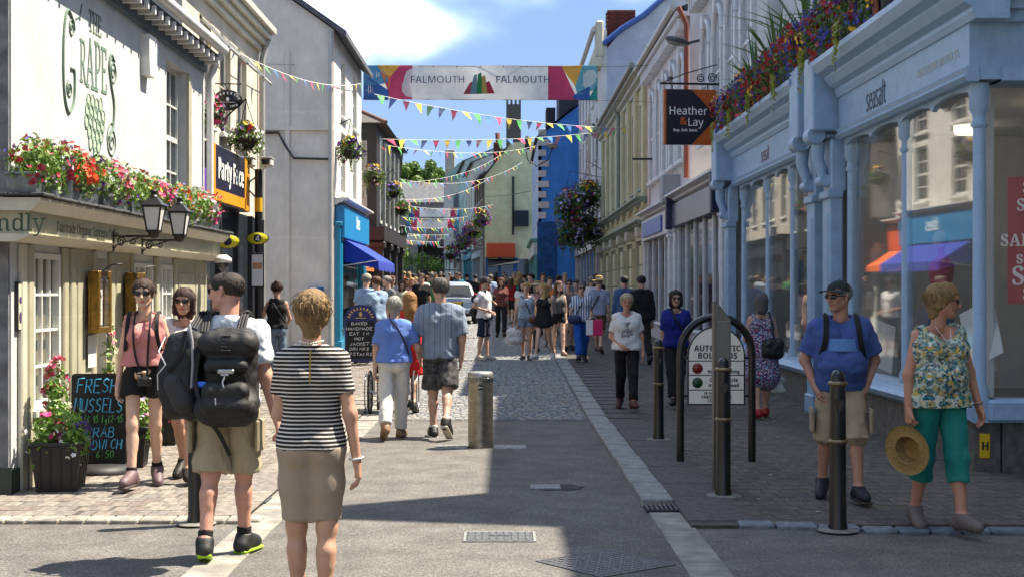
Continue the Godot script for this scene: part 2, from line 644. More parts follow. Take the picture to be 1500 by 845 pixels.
func pavers(par: Node3D, x0: float, x1: float, d0: float, d1: float, mats: Array, called: String) -> void:
	var rest := [MB.new(), MB.new(), MB.new(), MB.new()]
	var d := d0
	var row := 0
	var count := 0
	while d < d1:
		var ln := 0.21
		var x := x0 + (0.065 if row % 2 else 0.0)
		while x < x1:
			var w := 0.135
			var p := V3(x + w / 2, rise(d + ln / 2) + PAVE - 0.004 + rng.randf_range(-0.0015, 0.0035), -d - ln / 2)
			var k: MB = nb() if count < 300 else rest[rng.randi() % 4]
			var hx := w / 2 - 0.0035
			var hz := ln / 2 - 0.004
			var tip := rng.randf_range(-0.0015, 0.0015)
			var t := [p + V3(-hx + 0.004, tip, -hz + 0.004), p + V3(hx - 0.004, -tip, -hz + 0.004), p + V3(hx - 0.004, -tip, hz - 0.004), p + V3(-hx + 0.004, tip, hz - 0.004)]
			var u := [p + V3(-hx, -0.006, -hz), p + V3(hx, -0.006, -hz), p + V3(hx, -0.006, hz), p + V3(-hx, -0.006, hz)]
			k.flat(t, Vector3.UP)
			for i in 4:
				var j := (i + 1) % 4
				k.flat([u[i], u[j], t[j], t[i]], u[i] + u[j] - 2.0 * p + V3(0, 0.03, 0))
			if count < 300: part(par, called, k, mats[rng.randi() % 4])
			count += 1
			x += w
		d += ln
		row += 1
	for i in 4:
		part(par, "pavers", rest[i], mats[i]).set_meta("kind", "stuff")

# ---------------------------------------------------------------- building helpers (local axes: x along the front, y up, z out of the wall)
func wall_mb(x0: float, x1: float, y0: float, y1: float, holes: Array, thick := 0.25) -> MB:
	var mb := nb()
	var ys := [y0, y1]
	for h in holes:
		ys.append(h.position.y); ys.append(h.end.y)
	ys.sort()
	for i in ys.size() - 1:
		var a: float = ys[i]
		var b: float = ys[i + 1]
		if b - a < 0.001: continue
		var cuts := []
		for h in holes:
			if h.position.y < b - 0.001 and h.end.y > a + 0.001: cuts.append(h)
		cuts.sort_custom(func(p, q): return p.position.x < q.position.x)
		var x := x0
		for h in cuts:
			if h.position.x > x + 0.001: mb.span(V3(x, a, -thick), V3(h.position.x, b, 0))
			x = h.end.x
		if x1 > x + 0.001: mb.span(V3(x, a, -thick), V3(x1, b, 0))
	return mb

func window(par: Node3D, r: Rect2, cols: int, rows: int, fm: Material, back := 0.1, pane: Material = null, sash := true, bar := 0.025, fw := 0.06, sill := true) -> MeshInstance3D:
	var f := nb()
	var x0 := r.position.x
	var y0 := r.position.y
	var x1 := r.end.x
	var y1 := r.end.y
	f.span(V3(x0, y0, -back - 0.06), V3(x0 + fw, y1, -back))
	f.span(V3(x1 - fw, y0, -back - 0.06), V3(x1, y1, -back))
	f.span(V3(x0 + fw, y1 - fw, -back - 0.06), V3(x1 - fw, y1, -back - 0.001))
	f.span(V3(x0 + fw, y0, -back - 0.06), V3(x1 - fw, y0 + fw * 1.3, -back + 0.001))
	if sash:
		f.span(V3(x0 + fw, (y0 + y1) / 2 - 0.03, -back - 0.05), V3(x1 - fw, (y0 + y1) / 2 + 0.03, -back - 0.005))
	var win := part(par, "window", f, fm)
	var g := nb()
	for i in range(1, cols):
		var x := lerpf(x0 + fw, x1 - fw, float(i) / cols)
		g.span(V3(x - bar / 2, y0 + fw, -back - 0.045), V3(x + bar / 2, y1 - fw, -back - 0.012))
	for i in range(1, rows):
		if sash and i * 2 == rows: continue
		var y := lerpf(y0 + fw, y1 - fw, float(i) / rows)
		g.span(V3(x0 + fw, y - bar / 2, -back - 0.046), V3(x1 - fw, y + bar / 2, -back - 0.010))
	if cols * rows > 1: part(win, "glazing_bars", g, fm)
	for i in cols:
		for j in (2 if sash else 1):
			var p := nb()
			var xa := lerpf(x0 + fw * 0.5, x1 - fw * 0.5, float(i) / cols)
			var xb := lerpf(x0 + fw * 0.5, x1 - fw * 0.5, float(i + 1) / cols)
			var ya := lerpf(y0 + 0.02, y1 - 0.02, j / (2.0 if sash else 1.0))
			var yb := lerpf(y0 + 0.02, y1 - 0.02, (j + 1) / (2.0 if sash else 1.0))
			p.flat([V3(xa, ya, -back - 0.03), V3(xb, ya, -back - 0.03), V3(xb, yb, -back - 0.03), V3(xa, yb, -back - 0.03)], Vector3.BACK)
			part(win, "pane", p, pane if pane else dark_glass())
	if sill:
		var s := nb()
		s.cbox(V3((x0 + x1) / 2, y0 - 0.035, -0.04), V3(x1 - x0 + 0.16, 0.07, 0.24), 0.01)
		part(win, "sill", s, fm)
	return win

func hull(par: Node3D, x0: float, x1: float, y0: float, y1: float, depth: float, m: Material, front := 0.252) -> void:
	var mb := nb()
	mb.span(V3(x0, y0, -depth), V3(x1, y1, -front))
	part(par, "rear_wall", mb, m)

func pitched(par: Node3D, x0: float, x1: float, y: float, depth: float, up: float, m: Material, over := 0.25, gable: Material = null) -> void:
	# ridge along the front
	var mid := -depth / 2
	var mb := nb()
	var t := 0.12
	for s in [1.0, -1.0]:
		var ez: float = mid + s * (depth / 2 + over)
		var ey := y - over * up / (depth / 2)
		var a := [V3(x0, ey, ez), V3(x1, ey, ez), V3(x1, y + up, mid), V3(x0, y + up, mid)]
		mb.flat([a[0] + V3(0, t, 0), a[1] + V3(0, t, 0), a[2] + V3(0, t, 0), a[3] + V3(0, t, 0)], V3(0, 1, s))
		mb.flat(a, V3(0, -1, -s))
		mb.flat([a[0], a[1], a[1] + V3(0, t, 0), a[0] + V3(0, t, 0)], V3(0, 0, s))
		for k in [[0, 3], [1, 2]]:
			mb.flat([a[k[0]], a[k[1]], a[k[1]] + V3(0, t, 0), a[k[0]] + V3(0, t, 0)], V3(-1 if k[0] == 0 else 1, 0, 0))
	part(par, "roof", mb, m)
	if gable:
		for x in [x0 + 0.01, x1 - 0.01]:
			var g := nb()
			g.prism(PackedVector2Array([V2(-depth, y), V2(0, y), V2(mid, y + up)]), -0.1, 0.1, Transform3D(Basis(V3(0, 0, 1), Vector3.UP, V3(-1, 0, 0)), V3(x + (0.1 if x < x1 - 0.2 else -0.1), 0, 0)))
			part(par, "gable", g, gable)

func moulding(par: Node3D, called: String, x0: float, x1: float, prof: Array, m: Material) -> MeshInstance3D:
	# prof: V2(z, y) outline of a running moulding, closed against the wall
	var mb := nb()
	mb.prism(PackedVector2Array(prof), x0, x1, Transform3D(Basis(V3(0, 0, 1), V3(0, 1, 0), V3(1, 0, 0)), Vector3.ZERO))
	return part(par, called, mb, m)

func cornice(par: Node3D, x0: float, x1: float, y: float, h: float, out: float, m: Material) -> MeshInstance3D:
	return moulding(par, "cornice", x0, x1, [V2(-0.02, y), V2(out * 0.18, y), V2(out * 0.25, y + h * 0.22), V2(out * 0.55, y + h * 0.42), V2(out * 0.6, y + h * 0.6), V2(out, y + h * 0.78), V2(out, y + h), V2(-0.02, y + h)], m)

func pilaster(par: Node3D, x: float, w: float, y0: float, y1: float, z: float, m: Material) -> MeshInstance3D:
	var mb := nb()
	mb.cbox(V3(x, y0 + 0.14, z / 2 + 0.015), V3(w + 0.05, 0.28, z + 0.03), 0.015)
	mb.cbox(V3(x, (y0 + y1) / 2, z / 2), V3(w, y1 - y0, z), 0.012)
	mb.cbox(V3(x, y1 - 0.06, z / 2 + 0.02), V3(w + 0.06, 0.1, z + 0.04), 0.015)
	mb.cbox(V3(x, (y0 + y1) / 2 + 0.1, z), V3(w * 0.55, (y1 - y0) * 0.72, 0.03), 0.01)
	return part(par, "pilaster", mb, m)

func shopfront(par: Node3D, x0: float, x1: float, y0: float, top: float, col: Material, riser: Material, lights: int, fascia: Material = null, fh := 0.5, door := -1) -> void:
	var z := 0.12
	pilaster(par, x0 + 0.16, 0.3, y0, top, z + 0.08, col)
	pilaster(par, x1 - 0.16, 0.3, y0, top, z + 0.08, col)
	var mb := nb()
	mb.span(V3(x0 + 0.31, y0, 0.0), V3(x1 - 0.31, y0 + 0.5, z))
	part(par, "stall_riser", mb, riser)
	part(par, "sill", nb().cbox(V3((x0 + x1) / 2, y0 + 0.54, z / 2 + 0.02), V3(x1 - x0 - 0.64, 0.08, z + 0.06), 0.015), col)
	var w := (x1 - x0 - 0.62) / lights
	for i in lights + 1:
		part(par, "mullion", nb().cbox(V3(x0 + 0.31 + w * i, (y0 + 0.58 + top) / 2, z * 0.6), V3(0.08, top - y0 - 0.58, 0.09), 0.012), col)
	for i in lights:
		mb = nb()
		var xa := x0 + 0.31 + w * i + 0.04
		var xb := xa + w - 0.08
		mb.flat([V3(xa, y0 + 0.58, 0.06), V3(xb, y0 + 0.58, 0.06), V3(xb, top, 0.06), V3(xa, top, 0.06)], Vector3.BACK)
		part(par, "shop_window", mb, dark_glass())
	part(par, "fascia", nb().cbox(V3((x0 + x1) / 2, top + fh / 2, z / 2 + 0.06), V3(x1 - x0, fh, z + 0.14), 0.01), fascia if fascia else col)
	cornice(par, x0 - 0.03, x1 + 0.03, top + fh, 0.22, 0.42, col)

# a terraced house with a grid of windows over a shopfront; local x0 = 0
func house(called: String, label: String, where: Vector3, turn: float, w: float, h: float, depth: float, wall: Color, o := {}) -> Node3D:
	var t := thing(called, label, "building", where, turn)
	var wm := plaster(wall)
	var fm := paint(o.get("frame", Color(0.88, 0.88, 0.86)))
	var holes := []
	for r in o.get("windows", []): holes.append(r)
	var low: float = o.get("shop_top", 0.0)
	part(t, "front_wall", wall_mb(0, w, -1.5, h, holes), wm)
	for r in holes: window(t, r, o.get("cols", 2), o.get("rows", 2), fm, 0.1, o.get("pane"))
	hull(t, 0.002, w - 0.002, -1.5, h, depth, o.get("side", wm))
	if o.get("roof_up", 0.0) > 0.0:
		pitched(t, -0.05, w + 0.05, h, depth, o.roof_up, noisy(Color(0.42, 0.43, 0.45), 0.8, "worn", 0.9, 0.6, "grain"), 0.3, wm)
	if o.get("cornice", 0.0) > 0.0: cornice(t, 0, w, h - o.cornice, o.cornice + 0.06, o.cornice, fm)
	if low > 0.0:
		shopfront(t, 0.05, w - 0.05, 0.0, low, paint(o.shop), o.get("riser", paint(o.shop)), o.get("lights", 3), paint(o.get("fascia", o.shop)), o.get("fh", 0.5))
	return t

func rect(x: float, y: float, w: float, h: float) -> Rect2:
	return Rect2(x, y, w, h)

# ---------------------------------------------------------------- the two sides of the street
func buildings() -> void:
	pub()
	pie_shop()
	gable_house()
	left_far()
	clothes_shop()
	arched_house()
	right_far()

const LEFT := PI / 2
const RIGHT := -PI / 2

func pub() -> void:
	var t := thing("pub", "white rendered pub with painted green grape emblem and olive ground floor", "building", V3(-3.95, 0, -10.9), LEFT)
	var white := noisy(Color(0.79, 0.795, 0.79), 0.9, "plaster", 0.45, 0.12, "grain")
	var grey := noisy(Color(0.60, 0.60, 0.60), 0.95, "worn", 0.8, 0.8, "fine")
	var olive := paint(Color(0.68, 0.665, 0.565), 0.5)
	var cream := paint(Color(0.79, 0.77, 0.69), 0.5)
	var upper := rect(5.0, 2.62, 1.0, 1.72)
	var lows := [rect(0.46, 0.66, 0.70, 1.30), rect(3.55, 0.72, 0.78, 1.22), rect(4.72, 0.72, 0.50, 1.22), rect(2.18, 0.0, 0.42, 1.96)]
	part(t, "wall", wall_mb(0.0, 7.0, -0.3, 4.5, [upper] + lows), white)
	hull(t, 0.002, 7.0, -0.3, 4.5, 6.0, white, 0.252)
	var mb := nb()
	mb.span(V3(-0.03, -0.3, -6.0), V3(-0.001, 4.5, -0.012))
	part(t, "side_wall", mb, grey, "grey pebbledash side wall")
	window(t, upper, 3, 4, paint(Color(0.86, 0.86, 0.84)), 0.10, null, true, 0.022, 0.055)
	part(t, "shutter", nb().span(V3(6.0, 2.62, 0.0), V3(6.16, 4.34, 0.03)), olive)
	var curtain := cloth(Color(0.55, 0.52, 0.42))
	for i in 3:
		window(t, lows[i], 3 if i < 2 else 2, 4, paint(Color(0.88, 0.88, 0.85)), -0.02, glass_mat(), false, 0.022, 0.045)
		mb = nb()
		for k in 8:
			var x: float = lows[i].position.x + lows[i].size.x * (k + 0.5) / 8.0
			mb.tube([V3(x, 0.6, -0.12), V3(x, 2.0, -0.12)], 0.045, 8)
		part(t, "curtain", mb, curtain)
	mb = nb()
	mb.span(V3(2.18, 0.0, -0.2), V3(2.60, 1.96, -0.12))
	for k in 3: mb.cbox(V3(2.39, 0.4 + k * 0.6, -0.115), V3(0.26, 0.48, 0.03), 0.01)
	part(t, "door", mb, olive)
	# panelled ground floor in front of the wall
	var posts := [0.2, 0.36, 1.26, 1.46, 2.1, 2.70, 3.42, 4.46, 5.32, 6.4, 6.9]
	for x in posts:
		part(t, "pilaster", nb().cbox(V3(x, 1.0, 0.02), V3(0.13, 2.06, 0.045), 0.012), olive if x > 0.3 else cream)
	for q in [[1.53, 2.03], [2.77, 3.35], [5.39, 6.33], [6.47, 6.83]]:
		mb = nb()
		mb.span(V3(q[0], 0.0, 0.0), V3(q[1], 2.03, 0.03))
		mb.cbox(V3((q[0] + q[1]) / 2, 1.25, 0.03), V3(q[1] - q[0] - 0.1, 1.2, 0.025), 0.008)
		mb.cbox(V3((q[0] + q[1]) / 2, 0.34, 0.03), V3(q[1] - q[0] - 0.1, 0.42, 0.025), 0.008)
		part(t, "panel", mb, olive)
	for q in [[0.43, 1.19, 0.66], [3.49, 4.39, 0.72], [4.53, 5.25, 0.72]]:
		mb = nb()
		mb.span(V3(q[0], 0.0, 0.0), V3(q[1], q[2] - 0.06, 0.035))
		mb.cbox(V3((q[0] + q[1]) / 2, q[2] - 0.03, 0.05), V3(q[1] - q[0], 0.06, 0.12), 0.012)
		part(t, "panel", mb, olive)
	# black plinth under the white corner pier
	mb = nb()
	mb.span(V3(-0.04, 0, 0.0), V3(0.13, 0.22, 0.025))
	mb.span(V3(-0.06, 0, -6.0), V3(-0.031, 0.24, 0.025))
	part(t, "plinth", mb, paint(Color(0.13, 0.20, 0.16), 0.5))
	# fascia that wraps the corner
	part(t, "fascia", nb().span(V3(-0.22, 2.09, -4.0), V3(6.95, 2.27, 0.22)), olive, "olive signboard")
	moulding(t, "cornice", -0.30, 7.0, [V2(0.2, 2.27), V2(0.26, 2.27), V2(0.30, 2.31), V2(0.34, 2.35), V2(0.34, 2.37), V2(0.0, 2.37), V2(0.0, 2.27)], cream)
	moulding(t, "lower_moulding", -0.26, 6.98, [V2(0.0, 2.03), V2(0.13, 2.03), V2(0.2, 2.06), V2(0.25, 2.09), V2(0.0, 2.09)], cream)
	mb = nb()
	mb.span(V3(-0.29, 2.27, -4.0), V3(-0.222, 2.37, 0.0))
	mb.span(V3(-0.25, 2.03, -4.0), V3(-0.222, 2.09, 0.0))
	part(t, "side_cornice", mb, cream)
	var slate := noisy(Color(0.36, 0.36, 0.37), 0.75, "worn", 1.4, 0.6, "grain")
	var x := -0.34
	while x < 7.0:
		var w := rng.randf_range(0.24, 0.34)
		part(t, "slate", nb().cbox(V3(x + w / 2, 2.385 + rng.randf_range(0, 0.01), 0.18), V3(w - 0.008, 0.022, 0.40 + rng.randf_range(-0.02, 0.02)), 0.005), slate)
		x += w
	var green := flat_mat(Color(0.22, 0.30, 0.24), 0.7)
	var dim := flat_mat(Color(0.40, 0.40, 0.33), 0.7)
	words(t, "Fairtrade Organic Espresso Coffee", 0.085, dim, shift(V3(1.35, 2.175, 0.222)), "Droid Serif", false, 0.95)
	words(t, "friendly", 0.13, green, Transform3D(Basis(Vector3.UP, -PI / 2), V3(-0.222, 2.175, 0.0)), "Droid Serif")
	# eaves: lead, dark gutter board and a white gutter
	part(t, "eaves_board", nb().span(V3(-0.1, 4.5, -0.2), V3(7.0, 4.66, 0.05)), paint(Color(0.36, 0.42, 0.45), 0.6))
	mb = nb()
	mb.span(V3(-0.1, 4.66, -0.2), V3(7.0, 4.76, 0.12))
	for k in 24: mb.box(V3(0.1 + k * 0.29, 4.62, 0.14), V3(0.05, 0.09, 0.2))
	part(t, "soffit", mb, paint(Color(0.88, 0.88, 0.87), 0.8))
	part(t, "gutter", nb().tube([V3(-0.1, 4.79, 0.26), V3(7.0, 4.79, 0.26)], 0.065, 10), paint(Color(0.86, 0.86, 0.85)))
	part(t, "downpipe", nb().tube([V3(6.93, 4.76, 0.26), V3(6.93, 4.6, 0.16), V3(6.93, 4.4, 0.09), V3(6.93, 2.4, 0.09)], 0.045, 10), paint(Color(0.86, 0.86, 0.85)))
	pitched(t, -0.1, 7.0, 4.76, 6.0, 2.4, noisy(Color(0.42, 0.43, 0.45), 0.8, "worn", 0.9, 0.6, "grain"), 0.2, white)
	part(t, "vent_box", nb().cbox(V3(6.5, 2.92, 0.04), V3(0.34, 0.1, 0.08), 0.015), flat_mat(Color(0.62, 0.62, 0.6), 0.5))
	part(t, "alarm_box", nb().prism(PackedVector2Array([V2(-0.12, -0.2), V2(0.12, -0.2), V2(0.16, 0.0), V2(0.16, 0.24), V2(-0.16, 0.24), V2(-0.16, 0.0)]), 0.0, 0.1, shift(V3(4.02, 4.18, 0))), flat_mat(Color(0.84, 0.84, 0.82), 0.5))
	grapes_emblem(t)

func spiral(c: Vector2, r0: float, r1: float, a0: float, turns: float, z: float) -> Array:
	var p := []
	for i in 26:
		var k := i / 25.0
		var a := a0 + turns * TAU * k
		p.append(V3(c.x + cos(a) * lerpf(r0, r1, k), c.y + sin(a) * lerpf(r0, r1, k), z))
	return p

func grapes_emblem(wall: Node3D) -> void:
	var t := Node3D.new()
	t.name = "painted_emblem"
	wall.add_child(t)
	t.transform = Transform3D(Basis.from_scale(V3(0.84, 0.86, 1)), V3(0.17, 0.63, 0))
	var green := flat_mat(Color(0.38, 0.46, 0.40), 0.8)
	# painted letters, thin as paint; long swash strokes on G and S
	var z := 0.004
	words(t, "THE", 0.24, green, shift(V3(2.45, 4.16, z)), "Droid Serif", false, 0.72)
	var xs := [1.87, 2.14, 2.42, 2.67]
	var hs := [0.42, 0.50, 0.50, 0.47]
	for i in 4:
		words(t, "RAPE"[i], hs[i], green, Transform3D(Basis.from_scale(V3(0.62, 1.12, 1)), V3(xs[i] + 0.12, 3.66 + (0.02 if i else 0.0), z)), "Droid Serif", false)
	var g := nb()
	g.tube(curve([V3(1.66, 4.02, z), V3(1.46, 4.12, z), V3(1.33, 3.9, z), V3(1.30, 3.5, z), V3(1.36, 3.18, z), V3(1.50, 3.05, z), V3(1.66, 3.2, z), V3(1.68, 3.5, z), V3(1.55, 3.52, z)]), 0.017, 6)
	g.tube(spiral(V2(1.60, 3.95), 0.11, 0.02, 0.0, 1.7, z), 0.008, 5)
	g.tube(spiral(V2(1.52, 3.30), 0.10, 0.015, 2.0, 1.9, z), 0.008, 5)
	g.tube(curve([V3(3.20, 3.86, z), V3(3.06, 3.92, z), V3(2.98, 3.78, z), V3(3.06, 3.58, z), V3(3.18, 3.36, z), V3(3.14, 3.1, z), V3(2.98, 2.95, z)]), 0.017, 6)
	g.tube(spiral(V2(3.16, 3.74), 0.17, 0.02, 1.4, 2.2, z), 0.009, 5)
	g.tube(spiral(V2(3.10, 2.92), 0.22, 0.02, 1.2, 2.4, z), 0.009, 5)
	g.tube([V3(1.95, 4.28, z), V3(1.88, 4.14, z), V3(1.74, 4.08, z)], 0.008, 5)
	part(t, "emblem_scroll", g, green).set_meta("kind", "stuff")
	var gr := nb()
	var ring := nb()
	var r2 := RandomNumberGenerator.new()
	r2.seed = 5
	for row in 6:
		var n: int = [4, 5, 5, 4, 3, 1][row]
		for i in n:
			var cx: float = 2.42 + (i - (n - 1) / 2.0) * 0.15 + (0.03 if row % 2 else 0.0)
			var cy: float = 3.26 - row * 0.115 + r2.randf_range(-0.02, 0.02)
			gr.ball(V3(cx, cy, 0.002), V3(0.062, 0.08, 0.003), 12, 4, Basis(Vector3.BACK, 0.3))
			var p := []
			for k in 13: p.append(V3(cx + cos(TAU * k / 12) * 0.066, cy + sin(TAU * k / 12) * 0.084, 0.004))
			ring.tube(p, 0.006, 4, false)
	part(t, "painted_grapes", gr, flat_mat(Color(0.66, 0.73, 0.64), 0.85))
	part(t, "grape_outline", ring, green)
	words(t, "Alehouse & Kitchen", 0.19, flat_mat(Color(0.62, 0.64, 0.61), 0.85), shift(V3(2.5, 2.62, z)), "Droid Serif", false, 0.78)

func pie_shop() -> void:
	var t := thing("party_shop", "cream building with a navy and orange shop sign and open top windows", "building", V3(-4.25, 0, -17.95), LEFT)
	var cream := plaster(Color(0.84, 0.80, 0.72))
	var ups := [rect(1.0, 4.0, 0.75, 1.5), rect(2.4, 4.0, 0.75, 1.5), rect(3.7, 4.0, 0.75, 1.5)]
	part(t, "front_wall", wall_mb(0, 5.6, -0.3, 6.0, ups), cream)
	hull(t, 0.002, 5.6, -0.3, 6.0, 6.0, cream)
	for r in ups:
		var w := window(t, r, 1, 2, paint(Color(0.85, 0.85, 0.83)), 0.08, null, false)
		var c := nb()
		var bs := Basis(Vector3.RIGHT, -0.75)
		for q in [[0.0, -0.02, 0.7, 0.04], [0.0, -0.6, 0.7, 0.05], [-0.33, -0.3, 0.04, 0.6], [0.33, -0.3, 0.04, 0.6]]:
			c.box(V3(r.position.x + r.size.x / 2, 5.46, 0.0) + bs * V3(q[0], q[1], 0), V3(q[2], q[3], 0.035), bs)
		part(w, "open_casement", c, paint(Color(0.87, 0.87, 0.85)))
		var gl := nb()
		gl.box(V3(r.position.x + r.size.x / 2, 5.46, 0.0) + bs * V3(0, -0.3, 0), V3(0.62, 0.54, 0.006), bs)
		part(w, "open_pane", gl, glass_mat(0.12))
	for k in 4:
		var mb0 := nb()
		mb0.span(V3(-0.05, 5.75 + k * 0.1, -0.1), V3(5.6, 5.85 + k * 0.1, 0.08 + k * 0.075))
		part(t, "cornice", mb0, paint(Color(0.76, 0.74, 0.68)))
	var mb := nb()
	mb.tube([V3(5.5, 6.0, 0.18), V3(5.5, 5.6, 0.07), V3(5.5, 0.1, 0.07)], 0.05, 8)
	part(t, "downpipe", mb, paint(Color(0.66, 0.66, 0.64)))
	pitched(t, 0, 5.6, 6.15, 6.0, 2.0, noisy(Color(0.42, 0.43, 0.45), 0.8, "worn", 0.9, 0.6, "grain"), 0.2, cream)
	part(t, "purple_pilaster", nb().cbox(V3(0.28, 1.65, 0.1), V3(0.55, 3.3, 0.2), 0.015), paint(Color(0.36, 0.22, 0.62), 0.4))
	part(t, "signboard", nb().cbox(V3(2.1, 3.28, 0.12), V3(2.9, 0.82, 0.2), 0.015), paint(Color(0.09, 0.09, 0.20), 0.35))
	var orange := paint(Color(0.92, 0.60, 0.10), 0.35)
	for q in [[0.84, 3.28, 0.3, 0.8], [3.32, 3.28, 0.4, 0.8], [2.1, 2.98, 2.2, 0.16]]:
		part(t, "orange_panel", nb().box(V3(q[0], q[1], 0.225), V3(q[2], q[3], 0.006)), orange)
	words(t, "Party", 0.30, flat_mat(Color(0.9, 0.9, 0.88)), shift(V3(1.62, 3.36, 0.23)), "Droid Sans", true, 0.9)
	words(t, "Face", 0.30, flat_mat(Color(0.9, 0.9, 0.88)), shift(V3(2.6, 3.36, 0.23)), "Droid Sans", true, 0.9)
	var blk := paint(Color(0.10, 0.10, 0.12), 0.35)
	for q in [[0.62, 0.12], [1.9, 0.1], [3.2, 0.1], [4.4, 0.1], [5.38, 0.14]]:
		part(t, "mullion", nb().cbox(V3(q[0], 1.43, 0.06), V3(q[1], 2.86, 0.12), 0.01), blk)
	for q in [[0.68, 1.85], [1.95, 3.15], [3.25, 4.35], [4.45, 5.31]]:
		part(t, "shop_window", nb().flat([V3(q[0], 0.35, 0.04), V3(q[1], 0.35, 0.04), V3(q[1], 2.86, 0.04), V3(q[0], 2.86, 0.04)], Vector3.BACK), dark_glass())
		part(t, "stall_riser", nb().span(V3(q[0], -0.2, 0.0), V3(q[1], 0.35, 0.09)), blk)

func gable_house() -> void:
	# its plain side faces down the street to the camera
	var t := thing("gable_house", "tall cream house with plain gable end and turquoise corner shop", "building", V3(-3.9, rise(31.0), -31.0), 0.0)
	var cream := plaster(Color(0.91, 0.875, 0.82))
	var white := plaster(Color(0.88, 0.87, 0.84))
	var mb := nb()
	mb.prism(PackedVector2Array([V2(-7.4, -0.6), V2(0, -0.6), V2(0, 7.35), V2(-3.7, 9.95), V2(-7.4, 7.35)]), -0.3, 0.0)
	part(t, "gable_wall", mb, cream)
	mb = nb()
	mb.cbox(V3(-1.05, 3.3, 0.02), V3(0.12, 7.2, 0.06), 0.02)
	mb.span(V3(-2.6, 5.06, 0.0), V3(0.0, 5.14, 0.06))
	part(t, "render_band", mb, cream)
	part(t, "cable", nb().tube([V3(-3.2, 4.9, 0.05), V3(-2.25, 5.0, 0.05), V3(-1.25, 5.0, 0.05), V3(-1.1, 4.72, 0.06), V3(-0.9, 4.42, 0.06), V3(-0.02, 4.4, 0.06)], 0.028, 6), flat_mat(Color(0.14, 0.14, 0.14)))
	part(t, "downpipe", nb().tube([V3(-0.06, 7.3, 0.08), V3(-0.06, 0.0, 0.08)], 0.05, 8), paint(Color(0.72, 0.72, 0.70)))
	var slate := noisy(Color(0.42, 0.43, 0.45), 0.8, "worn", 0.9, 0.6, "grain")
	for s in [0, 1]:
		mb = nb()
		var e: float = 0.3 if s == 0 else -7.7
		var ey := 7.17
		var q := [V3(e, ey, 0.14), V3(e, ey, -6.1), V3(-3.7, 10.0, -6.1), V3(-3.7, 10.0, 0.14)]
		var u := V3(0, 0.13, 0)
		mb.flat([q[0] + u, q[1] + u, q[2] + u, q[3] + u], V3(1 - s * 2, 1, 0))
		mb.flat(q, V3(s * 2 - 1, -1, 0))
		mb.flat([q[0], q[3], q[3] + u, q[0] + u], Vector3.BACK)
		mb.flat([q[0], q[1], q[1] + u, q[0] + u], V3(1 - s * 2, 0, 0))
		part(t, "roof", mb, slate)
	# street front, in its own axes turned to the street
	var f := Node3D.new()
	f.name = "street_front"
	t.add_child(f)
	f.rotation.y = LEFT
	var ws := [rect(1.4, 5.55, 0.9, 1.4), rect(3.9, 5.55, 0.9, 1.4), rect(1.4, 3.75, 0.9, 1.45), rect(3.9, 3.75, 0.9, 1.45)]
	part(f, "front_wall", wall_mb(0.302, 6.0, -0.6, 7.35, ws), white)
	for r in ws: window(f, r, 2, 4, paint(Color(0.88, 0.88, 0.86)), 0.07)
	part(f, "rear_wall", nb().span(V3(0.302, -0.6, -7.3), V3(5.98, 7.3, -0.252)), white)
	var teal := paint(Color(0.06, 0.50, 0.66), 0.4)
	pilaster(f, 0.35, 0.5, 0.0, 3.0, 0.14, teal)
	pilaster(f, 5.6, 0.5, 0.0, 3.0, 0.14, teal)
	part(f, "stall_riser", nb().span(V3(0.6, 0.0, 0.0), V3(5.35, 0.55, 0.1)), teal)
	for i in 3:
		part(f, "shop_window", nb().flat([V3(0.6 + i * 1.58, 0.55, 0.05), V3(2.13 + i * 1.58, 0.55, 0.05), V3(2.13 + i * 1.58, 2.7, 0.05), V3(0.6 + i * 1.58, 2.7, 0.05)], Vector3.BACK), dark_glass())
	part(f, "fascia", nb().cbox(V3(3.0, 3.0, 0.12), V3(5.6, 0.75, 0.22), 0.015), paint(Color(0.10, 0.52, 0.74), 0.4))
	words(f, "bles", 0.30, flat_mat(Color(0.85, 0.92, 0.95)), shift(V3(3.0, 3.08, 0.235)), "Droid Sans", true)
	cornice(f, 0.1, 5.95, 3.38, 0.16, 0.34, paint(Color(0.86, 0.86, 0.84)))
	# scalloped blue awning
	var blue := cloth(Color(0.10, 0.22, 0.66))
	mb = nb()
	for i in 12:
		var a := 0.7 + i * 0.38
		var b := a + 0.38
		mb.flat([V3(a, 2.62, 0.16), V3(b, 2.62, 0.16), V3(b, 2.12, 0.95), V3(a, 2.12, 0.95)], V3(0, 1, 0.6))
		mb.flat([V3(a, 2.12, 0.95), V3(b, 2.12, 0.95), V3(b - 0.04, 1.92, 0.96), V3((a + b) / 2, 1.87, 0.96), V3(a + 0.04, 1.92, 0.96)], Vector3.BACK)
	for x in [0.7, 5.26]:
		mb.flat([V3(x, 2.62, 0.16), V3(x, 2.12, 0.95), V3(x, 1.92, 0.95), V3(x, 2.1, 0.16)], Vector3.LEFT)
	part(f, "awning", mb, blue)
	mb = nb()
	mb.tube([V3(0.68, 2.0, 0.14), V3(0.68, 2.12, 0.94)], 0.015, 6)
	mb.tube([V3(5.28, 2.0, 0.14), V3(5.28, 2.12, 0.94)], 0.015, 6)
	part(f, "awning_arm", mb, flat_mat(Color(0.7, 0.7, 0.7), 0.4, 0.8))

